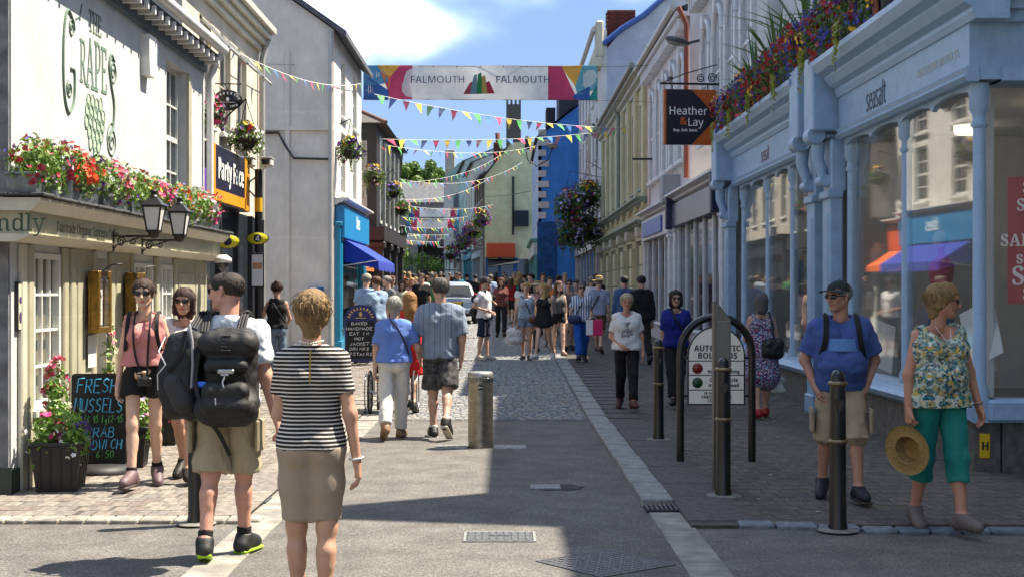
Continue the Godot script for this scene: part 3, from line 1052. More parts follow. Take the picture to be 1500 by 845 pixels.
func left_far() -> void:
	# small orange shop in the set-back behind the gable house
	var g := rise(38.0)
	var t := house("orange_shop", "narrow set-back white building with orange shop fascia and orange awning", V3(-4.75, rise(37.0), -37.0), LEFT, 3.2, 7.4, 6.0, Color(0.86, 0.85, 0.82), {"windows": [rect(0.5, 3.9, 0.8, 1.4), rect(1.9, 3.9, 0.8, 1.4)], "shop_top": 2.5, "shop": Color(0.84, 0.83, 0.80), "fascia": Color(0.90, 0.36, 0.08), "fh": 0.7, "lights": 2, "roof_up": 1.6})
	words(t, "The Chocolate", 0.22, flat_mat(Color(0.96, 0.85, 0.7)), shift(V3(1.6, 2.85, 0.205)), "Droid Serif")
	var mb := nb()
	mb.flat([V3(0.2, 2.5, 0.2), V3(3.0, 2.5, 0.2), V3(3.0, 2.05, 0.9), V3(0.2, 2.05, 0.9)], V3(0, 1, 0.6))
	mb.flat([V3(0.2, 2.05, 0.9), V3(3.0, 2.05, 0.9), V3(3.0, 1.88, 0.9), V3(0.2, 1.88, 0.9)], Vector3.BACK)
	part(t, "awning", mb, cloth(Color(0.93, 0.42, 0.10)))
	# dark corner shop with columns
	var b := thing("dark_shop", "dark charcoal corner shop with thick square columns and hipped slate roof", "building", V3(-3.8, rise(40.3), -40.3), 0.0)
	var char_ := paint(Color(0.17, 0.17, 0.18), 0.5)
	var pale := plaster(Color(0.74, 0.73, 0.70))
	part(b, "upper_wall", nb().span(V3(-6.0, 3.0, -8.5), V3(0.0, 6.2, 0.0)), char_)
	part(b, "pale_panel", nb().span(V3(-3.0, 3.45, 0.0), V3(-0.28, 5.7, 0.03)), pale)
	for i in 5:
		part(b, "window_frame", nb().span(V3(0.0, 3.3, -0.7 - i * 1.7), V3(0.05, 5.9, -1.35 - i * 1.7)), paint(Color(0.85, 0.85, 0.83)))
		part(b, "window", nb().span(V3(0.05, 3.4, -0.8 - i * 1.7), V3(0.06, 5.8, -1.25 - i * 1.7)), dark_glass())
	part(b, "fascia", nb().span(V3(-6.1, 2.75, -8.6), V3(0.25, 3.15, 0.25)), char_)
	for i in 4:
		mb = nb()
		mb.cbox(V3(-0.02, 1.35, -0.05 - i * 2.6), V3(0.42, 2.8, 0.42), 0.02)
		mb.cbox(V3(-0.02, 2.62, -0.05 - i * 2.6), V3(0.56, 0.2, 0.56), 0.03)
		part(b, "column", mb, char_)
	part(b, "shop_wall", nb().span(V3(-6.0, -0.6, -8.4), V3(-0.5, 2.75, -0.1)), plaster(Color(0.80, 0.80, 0.77)))
	part(b, "signboard", nb().cbox(V3(-1.35, 2.42, -0.07), V3(2.1, 0.55, 0.08), 0.01), paint(Color(0.86, 0.86, 0.83)))
	words(b, "ef", 0.17, flat_mat(Color(0.15, 0.15, 0.16)), shift(V3(-0.72, 2.54, -0.025)), "Droid Sans")
	words(b, "hap", 0.17, flat_mat(Color(0.15, 0.15, 0.16)), shift(V3(-0.72, 2.30, -0.025)), "Droid Sans")
	for i in 3:
		part(b, "shop_window", nb().flat([V3(-0.62 - i * 0.55, 0.5, -0.09), V3(-1.1 - i * 0.55, 0.5, -0.09), V3(-1.1 - i * 0.55, 2.05, -0.09), V3(-0.62 - i * 0.55, 2.05, -0.09)], Vector3.BACK), dark_glass())
	mb = nb()
	var rp := [V3(-6.2, 6.2, 0.3), V3(0.3, 6.2, 0.3), V3(0.3, 6.2, -8.8), V3(-6.2, 6.2, -8.8)]
	var ra := V3(-2.4, 7.6, -2.2)
	var rb := V3(-2.4, 7.6, -6.2)
	mb.flat([rp[0], rp[1], ra], V3(0, 1, 1))
	mb.flat([rp[1], rp[2], rb, ra], V3(1, 1, 0))
	mb.flat([rp[2], rp[3], rb], V3(0, 1, -1))
	mb.flat([rp[3], rp[0], ra, rb], V3(-1, 1, 0))
	mb.flat(rp, Vector3.DOWN)
	part(b, "roof", mb, noisy(Color(0.42, 0.41, 0.39), 0.8, "worn", 0.9, 0.6, "grain"))
	mb = nb()
	mb.tube([ra, rb], 0.09, 6)
	mb.tube([rp[1], ra], 0.07, 6)
	part(b, "ridge", mb, noisy(Color(0.50, 0.40, 0.32), 0.8, "worn", 2.0))
	# the left row swings away beyond
	var turn := LEFT + 0.085
	var px := V3(-4.0, rise(50.0), -50.0)
	var cols := [Color(0.66, 0.64, 0.60), Color(0.82, 0.80, 0.74), Color(0.62, 0.60, 0.56)]
	var kinds := ["stone-grey terraced house beyond the dark columned shop", "cream terraced house where the street bends", "grey terraced house at the far end of the left row"]
	for i in 3:
		var w := 13.0
		var ws := []
		for k in 5: ws.append(rect(0.8 + k * 2.5, 3.9, 0.95, 1.6))
		house("terraced_house", kinds[i], px, turn, w, 6.6, 7.0, cols[i], {"windows": ws, "shop_top": 2.5, "shop": [Color(0.16, 0.16, 0.18), Color(0.3, 0.2, 0.2), Color(0.2, 0.3, 0.3)][i], "lights": 6, "roof_up": 1.5})
		px += V3(-sin(0.085) * w, 0.0155 * w, -cos(0.085) * w)
	# far end: grey slate-hung house, trellis and a white wall that close the view
	var fd := 150.0
	var q := thing("slate_house", "long grey slate-hung house closing the far end of the street", "building", at(545, 425, fd) * V3(1, 0, 1) + V3(0, rise(fd), 0), 0.0)
	var hung := noisy(Color(0.64, 0.63, 0.62), 0.9, "worn", 0.4, 1.0, "grain")
	part(q, "front_wall", wall_mb(0, 10.5, -1, 9.2, [rect(5.0, -1, 3.4, 5.6)], 0.4), hung)
	part(q, "rear_wall", nb().span(V3(0, -1, -7), V3(10.5, 9.2, -6)), hung)
	part(q, "side_wall", nb().span(V3(0, -1, -6), V3(4.9, 9.2, -0.41)).span(V3(8.5, -1, -6), V3(10.5, 9.2, -0.41)).span(V3(4.9, 4.7, -6), V3(8.5, 9.2, -0.41)), hung)
	mb = nb()
	mb.flat([V3(-0.2, 9.2, 0.3), V3(10.7, 9.2, 0.3), V3(10.7, 11.6, -3), V3(-0.2, 11.6, -3)], V3(0, 1, 1))
	mb.flat([V3(-0.2, 9.2, -6.3), V3(10.7, 9.2, -6.3), V3(10.7, 11.6, -3), V3(-0.2, 11.6, -3)], V3(0, 1, -1))
	part(q, "roof", mb, noisy(Color(0.45, 0.46, 0.48), 0.8, "worn", 0.3))
	part(q, "fan_unit", nb().span(V3(7.2, 4.2, 0.05), V3(8.3, 5.3, 0.4)), flat_mat(Color(0.75, 0.75, 0.72), 0.6))
	part(q, "fan_grille", nb().lathe([V2(0.42, 0.0), V2(0.42, 0.03), V2(0.1, 0.05), V2(0.0, 0.05)], 16, Transform3D(Basis(Vector3.RIGHT, PI / 2), V3(7.75, 4.75, 0.4))), flat_mat(Color(0.15, 0.15, 0.15), 0.6))
	var tw := thing("white_house", "narrow white house standing beside the slate-hung house", "building", at(650, 425, 140.0) * V3(1, 0, 1) + V3(0, rise(140.0), 0), 0.0)
	part(tw, "front_wall", nb().span(V3(0, -1, -8), V3(3.2, 11.0, 0)), plaster(Color(0.84, 0.84, 0.82)))
	part(tw, "roof", nb().prism(PackedVector2Array([V2(-0.2, 11.0), V2(5.0, 11.0), V2(5.0, 12.8), V2(1.6, 12.8)]), -8.0, 0.2), paint(Color(0.55, 0.68, 0.64), 0.7))
	part(tw, "chimney", nb().cbox(V3(0.6, 12.6, -1.0), V3(1.0, 3.2, 0.8), 0.05), plaster(Color(0.70, 0.66, 0.60)))
	for i in 3:
		part(tw, "window", nb().span(V3(1.0, 2.0 + i * 3.0, 0.0), V3(2.1, 3.7 + i * 3.0, 0.05)), dark_glass())
	var fence := thing("trellis_fence", "low wooden trellis fence with climbing plants at street end", "fence", at(588, 425, 128.0) * V3(1, 0, 1) + V3(0, rise(128.0), 0), 0.0)
	for i in 12:
		part(fence, "slat", nb().box(V3(i * 0.5, 1.5, 0), V3(0.1, 3.4, 0.06)), flat_mat(Color(0.45, 0.42, 0.36), 0.9))
	for i in 3:
		part(fence, "rail", nb().box(V3(2.75, 0.8 + i * 1.0, 0.05), V3(5.8, 0.1, 0.05)), flat_mat(Color(0.45, 0.42, 0.36), 0.9))
	var sg := thing("far_notice_board", "cream notice board above the trellis fence", "sign", at(598, 425, 127.0) * V3(1, 0, 1) + V3(0, rise(127.0), 0), 0.0)
	part(sg, "board", nb().cbox(V3(0.7, 4.6, 0), V3(1.9, 0.9, 0.1), 0.04), flat_mat(Color(0.82, 0.80, 0.72), 0.6))
	part(sg, "post", nb().box(V3(0.1, 2.1, -0.06), V3(0.1, 4.3, 0.1)).box(V3(1.3, 2.1, -0.06), V3(0.1, 4.3, 0.1)), flat_mat(Color(0.3, 0.3, 0.28), 0.8))

func tree_crown(par: Node3D, called: String, c: Vector3, r: Vector3, n: int, leaf: float, m: Material, seed_: int) -> void:
	var rg := RandomNumberGenerator.new()
	rg.seed = seed_
	var mb := nb()
	var lumps := []
	for i in 26:
		var u := V3(rg.randfn(), rg.randfn() * 0.8 + 0.3, rg.randfn()).normalized()
		lumps.append([c + u * r * rg.randf_range(0.35, 0.9), rg.randf_range(0.18, 0.34) * r.x])
	for i in n:
		var l: Array = lumps[rg.randi() % lumps.size()]
		var u := V3(rg.randfn(), rg.randfn(), rg.randfn()).normalized()
		var p: Vector3 = l[0] + u * l[1] * pow(rg.randf(), 0.33)
		var nn := (u + V3(rg.randfn(), rg.randfn(), rg.randfn()) * 0.6).normalized()
		var a := nn.cross(V3(rg.randfn(), rg.randfn(), rg.randfn())).normalized()
		var b := nn.cross(a)
		var k := leaf * rg.randf_range(0.6, 1.3)
		mb.flat([p - a * k, p + b * k * 0.5, p + a * k, p - b * k * 0.5], nn)
	part(par, called, mb, m)

func leafy(col: Color) -> StandardMaterial3D:
	var m := flat_mat(col, 0.55)
	m.backlight_enabled = true
	m.backlight = Color(0.25, 0.35, 0.08)
	return m

const FRONT_X := 4.2

func clothes_shop() -> void:
	# corner clothes shop: local x runs from the far end (d = 25.2) towards the camera, z out into the street
	var far := 25.2
	var len := far - 12.2
	var t := thing("clothes_shop", "pale blue corner clothes shop with large bay windows and moulded fascia", "building", V3(FRONT_X, 0.0, -far), RIGHT)
	var blue := paint(Color(0.58, 0.71, 0.82), 0.42)
	var blue2 := paint(Color(0.60, 0.72, 0.83), 0.38)
	var granite := noisy(Color(0.47, 0.45, 0.42), 0.75, "worn", 1.2, 0.4, "grain")
	var inner := plaster(Color(0.74, 0.72, 0.68))
	var wood := noisy(Color(0.50, 0.38, 0.26), 0.6, "worn", 1.0)
	var top := 3.52
	var a0 := far - 16.85   # bay A from here to len; bay B from 0.5 to b1
	var b1 := far - 18.35
	var mb: MB
	# stall riser in granite blocks
	var spots := [[0.45, b1], [a0, len]]
	for s in spots:
		var x: float = s[0]
		while x < s[1] - 0.05:
			var w := minf(rng.randf_range(0.75, 1.05), s[1] - x)
			part(t, "granite_block", nb().cbox(V3(x + w / 2, 0.21, -0.12), V3(w - 0.012, 0.52, 0.24), 0.01), granite)
			x += w
		moulding(t, "sill", s[0] - 0.05, s[1] + 0.05, [V2(-0.2, 0.47), V2(0.03, 0.47), V2(0.09, 0.51), V2(0.12, 0.56), V2(0.08, 0.60), V2(0.02, 0.63), V2(0.0, 0.68), V2(-0.2, 0.68)], blue2)
	# front of the corner, facing the camera
	part(t, "granite_block", nb().cbox(V3(len + 0.005 - 0.12, 0.21, -1.3), V3(0.24, 0.52, 2.1), 0.01), granite)
	part(t, "sill", nb().cbox(V3(len - 0.06, 0.575, -1.35), V3(0.3, 0.21, 2.5), 0.03), blue2)
	# columns between the lights
	var col_x := [a0 + 0.1, far - 14.45, len - 0.05, 0.95, far - 22.0, far - 20.1, b1 - 0.08]
	for x in col_x:
		part(t, "column", nb().lathe([V2(0.085, 0.68), V2(0.085, 0.76), V2(0.06, 0.82), V2(0.055, 3.1), V2(0.055, 3.1), V2(0.08, 3.13), V2(0.06, 3.17), V2(0.06, 3.22), V2(0.09, 3.27), V2(0.09, 3.5)], 14, shift(V3(x, 0, -0.06))), blue2)
	part(t, "column", nb().cbox(V3(len - 0.06, 2.1, -2.4), V3(0.16, 2.85, 0.3), 0.02), blue2)
	# panes, slanted to steer reflections, with second sheets added to strengthen them
	var gl := glass_mat(0.03)
	var tilt := 0.034
	for s in [[a0 + 0.15, far - 14.5], [far - 14.4, len - 0.1], [1.0, far - 22.05], [far - 21.95, far - 20.15], [far - 20.05, b1 - 0.12]]:
		part(t, "shop_window", nb().flat([V3(s[0], 0.68, -0.03), V3(s[1], 0.68, -0.03 - tilt * (s[1] - s[0])), V3(s[1], 3.5, -0.03 - tilt * (s[1] - s[0])), V3(s[0], 3.5, -0.03)], Vector3.BACK), gl)
		part(t, "shop_window", nb().flat([V3(s[0], 0.68, -0.06), V3(s[1], 0.68, -0.06 - tilt * (s[1] - s[0])), V3(s[1], 3.5, -0.06 - tilt * (s[1] - s[0])), V3(s[0], 3.5, -0.06)], Vector3.BACK), gl)
	part(t, "shop_window", nb().flat([V3(len - 0.05, 0.68, -0.12), V3(len - 0.05, 0.68, -2.3), V3(len - 0.05, 3.5, -2.3), V3(len - 0.05, 3.5, -0.12)], Vector3.RIGHT), gl)
	part(t, "shop_window", nb().flat([V3(len - 0.08, 0.68, -0.12), V3(len - 0.08, 0.68, -2.3), V3(len - 0.08, 3.5, -2.3), V3(len - 0.08, 3.5, -0.12)], Vector3.RIGHT), gl)
	# scalloped valances over each light
	for s in [[a0 + 0.1, far - 14.45], [far - 14.45, len - 0.05], [0.95, far - 22.0], [far - 22.0, far - 20.1], [far - 20.1, b1 - 0.08]]:
		var poly := PackedVector2Array([V2(s[1], 3.52), V2(s[0], 3.52)])
		for k in 25:
			var u := k / 24.0
			var y := 3.43 + 0.045 * sin(PI * fmod(u * 2.0, 1.0)) * (1.0 if k % 12 else 0.0)
			if k % 12 == 0: y = 3.39
			poly.append(V2(lerpf(s[0], s[1], u), y))
		part(t, "valance", nb().prism(poly, -0.03, 0.02), blue2)
	# pilasters with scrolled consoles
	for x in [0.25, (a0 + b1) / 2 - 0.45, (a0 + b1) / 2 + 0.45]:
		pilaster(t, x, 0.42, 0.0, 2.9, 0.16, blue)
		mb = nb()
		mb.cbox(V3(x, 3.2, 0.05), V3(0.40, 0.66, 0.2), 0.02)
		mb.cbox(V3(x, 4.1, 0.14), V3(0.5, 0.95, 0.5), 0.02)
		mb.tube([V3(x - 0.15, 3.58, 0.32), V3(x + 0.15, 3.58, 0.32)], 0.11, 14)
		mb.tube([V3(x - 0.14, 3.02, 0.2), V3(x + 0.14, 3.02, 0.2)], 0.075, 12)
		mb.tube([V3(x, 3.5, 0.26), V3(x, 3.3, 0.27), V3(x, 3.15, 0.22), V3(x, 3.02, 0.2)], [0.09, 0.08, 0.07, 0.06], 10)
		mb.ball(V3(x, 4.66, 0.14), V3(0.2, 0.12, 0.2), 12, 6)
		part(t, "console", mb, blue2)
	# fascia boards and cornices
	for s in [[0.5, b1 - 0.05], [a0 + 0.02, len + 0.1]]:
		part(t, "fascia", nb().span(V3(s[0], 3.52, -0.2), V3(s[1], 4.02, 0.08)), blue)
		moulding(t, "lower_moulding", s[0], s[1] + 0.02, [V2(0.0, 3.50), V2(0.10, 3.50), V2(0.14, 3.54), V2(0.10, 3.58), V2(0.12, 3.62), V2(0.081, 3.65), V2(0.0, 3.65)], blue2)
		moulding(t, "cornice", s[0], s[1] + 0.22, [V2(-0.2, 4.02), V2(0.10, 4.02), V2(0.13, 4.08), V2(0.13, 4.12), V2(0.2, 4.16), V2(0.26, 4.24), V2(0.26, 4.27), V2(0.36, 4.31), V2(0.42, 4.40), V2(0.42, 4.46), V2(-0.2, 4.5)], blue2)
	part(t, "corner_fascia", nb().span(V3(len - 0.3, 3.50, -3.2), V3(len + 0.101, 4.02, -0.2)), blue)
	for q in [[0.16, 3.5, 3.62], [0.18, 4.02, 4.12], [0.26, 4.12, 4.2], [0.34, 4.2, 4.3], [0.45, 4.3, 4.46]]:
		part(t, "corner_cornice", nb().span(V3(len - 0.3, q[1], -3.2), V3(len + q[0], q[2], -0.2)), blue2)
	# closed ground-floor shell: floor, ceiling, back and party walls; recessed lobby between the bays
	part(t, "shop_floor", nb().span(V3(0.02, 0.38, -5.5), V3(len - 0.26, 0.44, -0.26)), wood)
	part(t, "shop_ceiling", nb().span(V3(0.02, 3.56, -5.5), V3(len - 0.02, 3.62, -0.202)), plaster(Color(0.85, 0.84, 0.8)))
	mb = nb()
	mb.span(V3(0.0, -0.3, -5.7), V3(len, 3.62, -5.5))
	mb.span(V3(0.0, -0.3, -5.5), V3(0.2, 3.55, -0.01))
	mb.span(V3(len - 0.2, -0.3, -5.5), V3(len - 0.004, 3.49, -2.55))
	mb.span(V3(b1 + 0.02, 0.44, -3.0), V3(b1 + 0.1, 3.55, -0.2))
	mb.span(V3(a0 - 0.1, 0.44, -3.0), V3(a0 - 0.02, 3.55, -0.2))
	part(t, "inner_wall", mb, inner)
	part(t, "doorstep", nb().span(V3(b1, -0.05, -1.2), V3(a0, 0.15, 0.05)), granite)
	part(t, "door", nb().span(V3(b1 + 0.35, 0.15, -1.25), V3(a0 - 0.35, 3.0, -1.2)), wood)
	part(t, "door_pane", nb().flat([V3(b1 + 0.5, 0.6, -1.19), V3(a0 - 0.5, 0.6, -1.19), V3(a0 - 0.5, 2.7, -1.19), V3(b1 + 0.5, 2.7, -1.19)], Vector3.BACK), dark_glass())
	# display screens, sale poster, papers in the window
	part(t, "white_pillar", nb().cbox(V3(len - 0.45, 2.0, -0.24), V3(0.12, 3.0, 0.16), 0.01), plaster(Color(0.84, 0.83, 0.80)))
	var poster := part(t, "sale_poster", nb().box(V3(len - 0.14, 2.1, -0.66), V3(0.01, 1.15, 0.62)), flat_mat(Color(0.62, 0.06, 0.12), 0.5))
	var pw := flat_mat(Color(0.9, 0.86, 0.84), 0.6)
	var i := 0
	for w in ["SALE", "S A L E", "Sale", "SALE SALE", "seasalt", "SALE", "SALE"]:
		words(poster, w, 0.11 if i != 5 else 0.17, pw, Transform3D(Basis(Vector3.UP, PI / 2), V3(len - 0.13, 2.58 - i * 0.16, -0.66)), "Droid Serif", true, 0.9)
		i += 1
	for q in [[len - 0.55, 1.25, 0.5], [len - 0.75, 1.0, 0.75], [a0 + 0.7, 1.0, -0.3]]:
		part(t, "paper_sheet", nb().box(V3(q[0], q[1], -0.25), V3(0.42, 0.58, 0.006), Basis(Vector3.BACK, q[2]) * Basis(Vector3.UP, 0.5)), flat_mat(Color(0.84, 0.84, 0.82), 0.8))
	# ceiling spots
	for q in [[a0 + 1.0, -1.2], [a0 + 3.0, -1.4], [len - 0.8, -2.0], [2.5, -1.2], [4.6, -1.3]]:
		mb = nb()
		mb.lathe([V2(0.0, 3.46), V2(0.16, 3.46), V2(0.18, 3.5), V2(0.18, 3.558)], 16, shift(V3(q[0], 0, q[1])))
		var em := StandardMaterial3D.new()
		em.albedo_color = Color(0.9, 0.9, 0.85); em.emission_enabled = true; em.emission = Color(1.0, 0.95, 0.85); em.emission_energy_multiplier = 0.7
		if MM.has("spot"): em = MM.spot
		MM.spot = em
		var lamp := part(t, "ceiling_light", mb, em)
		var li := OmniLight3D.new()
		li.name = "lamp_glow"
		li.position = V3(q[0], 3.40, q[1]); li.light_energy = 0.02; li.light_size = 0.15; li.omni_range = 12.0; li.shadow_enabled = true
		li.light_color = Color(1, 0.93, 0.82)
		lamp.add_child(li)
	# lettering
	var ink := flat_mat(Color(0.20, 0.22, 0.30), 0.6)
	words(t, "seasalt", 0.26, ink, shift(V3(far - 15.15, 3.80, 0.083)), "Droid Sans", false, 0.72)
	words(t, "HANDSOME PRODUCTS", 0.085, flat_mat(Color(0.74, 0.76, 0.76), 0.6), shift(V3(far - 13.0, 3.80, 0.083)), "Droid Sans", false)
	words(t, "seasalt", 0.22, flat_mat(Color(0.50, 0.40, 0.46), 0.6), shift(V3(far - 21.6, 3.80, 0.083)), "Droid Sans", false, 0.72)
	# yellow hydrant plate on the granite
	var hp := part(t, "hydrant_plate", nb().cbox(V3(len + 0.004, 0.26, -0.09), V3(0.02, 0.22, 0.09), 0.004), flat_mat(Color(0.80, 0.66, 0.06), 0.5))
	words(hp, "H", 0.075, flat_mat(Color(0.05, 0.05, 0.05)), Transform3D(Basis(Vector3.UP, PI / 2), V3(len + 0.016, 0.26, -0.09)), "Droid Sans", true)
	part(t, "corner_step", nb().cbox(V3(len + 0.5, 0.07, -1.2), V3(0.8, 0.15, 1.5), 0.015), granite)
	# upper floors: set-back white wall; steep gable, out of view, shaped to throw the pointed road shadow
	var white := plaster(Color(0.84, 0.84, 0.84))
	var ups := [rect(len - 2.0, 5.2, 1.1, 1.9), rect(len - 4.6, 5.2, 1.1, 1.9), rect(len - 7.2, 5.2, 1.1, 1.9)]
	var u := Node3D.new()
	u.name = "upper_floors"
	t.add_child(u)
	u.position = V3(0, 0, -0.25)
	part(u, "front_wall", wall_mb(3.2, len, 3.64, 8.15, ups), white)
	for r in ups: window(u, r, 2, 4, paint(Color(0.88, 0.88, 0.86)))
	hull(u, 3.2, len - 0.002, 3.64, 8.15, 7.5, white)
	part(u, "gable", nb().prism(PackedVector2Array([V2(0, 8.15), V2(-0.75, 11.75), V2(-3.6, 13.6), V2(-7.2, 8.15)]), -0.6, 0.0, Transform3D(Basis(V3(0, 0, 1), Vector3.UP, V3(-1, 0, 0)), V3(len - 0.6, 0, 0))), white)
	pitched(u, 3.2, len, 8.15, 7.5, 2.0, noisy(Color(0.42, 0.43, 0.45), 0.8, "worn", 0.9, 0.6, "grain"), 0.05, white)
	# clothes on stands inside
	var fabrics := [Color(0.86, 0.80, 0.12), Color(0.12, 0.12, 0.16), Color(0.75, 0.2, 0.3), Color(0.2, 0.35, 0.5), Color(0.8, 0.78, 0.72)]
	var k := 0
	for q in [[b1 - 0.55, -0.7], [far - 20.6, -0.8], [a0 + 0.9, -0.9], [far - 23.0, -0.8], [len - 1.0, -1.7]]:
		var s := thing("mannequin", ["shop mannequin in yellow top and dark spotted skirt behind the door-side pane", "shop mannequin in black dress inside the far window", "shop mannequin in red dress inside the near bay window", "shop mannequin in blue dress in the farthest light", "shop mannequin in cream dress beside the sale poster"][k], "mannequin", t.transform * V3(q[0], 0.44, q[1]), RIGHT, "shop window mannequins")
		part(s, "stand", nb().lathe([V2(0.2, 0.0), V2(0.2, 0.02), V2(0.02, 0.04), V2(0.02, 0.6)], 16), flat_mat(Color(0.6, 0.6, 0.6), 0.3, 0.9))
		mb = nb()
		var sc := Transform3D(Basis.from_scale(V3(1, 1, 0.7)), Vector3.ZERO)
		mb.lathe([V2(0.26, 0.45), V2(0.22, 0.7), V2(0.18, 0.95), V2(0.13, 1.1)], 18, sc)
		part(s, "skirt", mb, cloth(fabrics[(k + 1) % 5]))
		part(s, "top", nb().lathe([V2(0.13, 1.1), V2(0.15, 1.2), V2(0.19, 1.38), V2(0.2, 1.5), V2(0.12, 1.58), V2(0.05, 1.62), V2(0.05, 1.7)], 18, sc), cloth(fabrics[k]))
		part(s, "head", nb().ball(V3(0, 1.8, 0.01), V3(0.075, 0.11, 0.09), 14, 10), flat_mat(Color(0.75, 0.70, 0.64), 0.5))
		k += 1
	# unseen building, out of the picture, placed to shade the junction
	var n := thing("unseen_corner_house", "plain cream house out of view beside the clothes shop, placed to shade the junction", "building", V3(5.6, 0, -12.15), RIGHT)
	var ws := []
	for j in 6: ws.append(rect(1.2 + j * 3.0, 4.2, 1.1, 1.8))
	part(n, "front_wall", wall_mb(0, 20, -0.3, 9.2, ws), plaster(Color(0.82, 0.78, 0.70)))
	for r in ws: window(n, r, 2, 4, paint(Color(0.88, 0.88, 0.86)))
	hull(n, 0.002, 20, -0.3, 9.2, 7.0, plaster(Color(0.82, 0.78, 0.70)))
	pitched(n, 0, 20, 9.2, 7.0, 1.8, noisy(Color(0.42, 0.43, 0.45), 0.8, "worn", 0.9, 0.6, "grain"), 0.1)
	# the pub's side of the junction, also out of the picture
	var n2 := thing("opposite_house", "plain white house on the left side of the junction before the pub", "building", V3(-6.2, 0, 13.0), LEFT)
	ws = []
	for j in 5: ws.append(rect(1.2 + j * 3.2, 3.6, 1.1, 1.8))
	part(n2, "front_wall", wall_mb(0, 17, -0.3, 7.0, ws), plaster(Color(0.84, 0.82, 0.76)))
	for r in ws: window(n2, r, 2, 4, paint(Color(0.88, 0.88, 0.86)))
	hull(n2, 0.002, 17, -0.3, 7.0, 7.0, plaster(Color(0.84, 0.82, 0.76)))

func arch_window(par: Node3D, x: float, y: float, w: float, h: float, m: Material, pane: Material) -> void:
	var pts := PackedVector2Array()
	var rp := []
	for i in 13:
		var a := PI * i / 12
		pts.append(V2(x + cos(a) * w / 2, y + h - w / 2 + sin(a) * w / 2))
		rp.append(V3(x + cos(a) * w * 0.58, y + h - w / 2 + sin(a) * w * 0.58, 0.03))
	pts.append(V2(x - w / 2, y)); pts.append(V2(x + w / 2, y))
	var mb := nb()
	mb.tube(rp, 0.07, 8)
	for s in [-1.0, 1.0]:
		mb.cbox(V3(x + s * w * 0.58, y + (h - w / 2) / 2, 0.03), V3(0.13, h - w / 2, 0.12), 0.02)
	mb.cbox(V3(x, y + h + 0.06, 0.06), V3(0.14, 0.3, 0.16), 0.02)
	mb.cbox(V3(x, y - 0.06, 0.05), V3(w * 1.35, 0.12, 0.2), 0.02)
	var win := part(par, "arched_window", mb, m)
	part(win, "pane", nb().prism(pts, -0.02, 0.012), pane)
	mb = nb()
	mb.box(V3(x, y + h * 0.5, 0.02), V3(w, 0.06, 0.03))
	mb.box(V3(x, y + h * 0.45, 0.02), V3(0.035, h * 0.9, 0.028))
	part(win, "glazing_bars", mb, m)

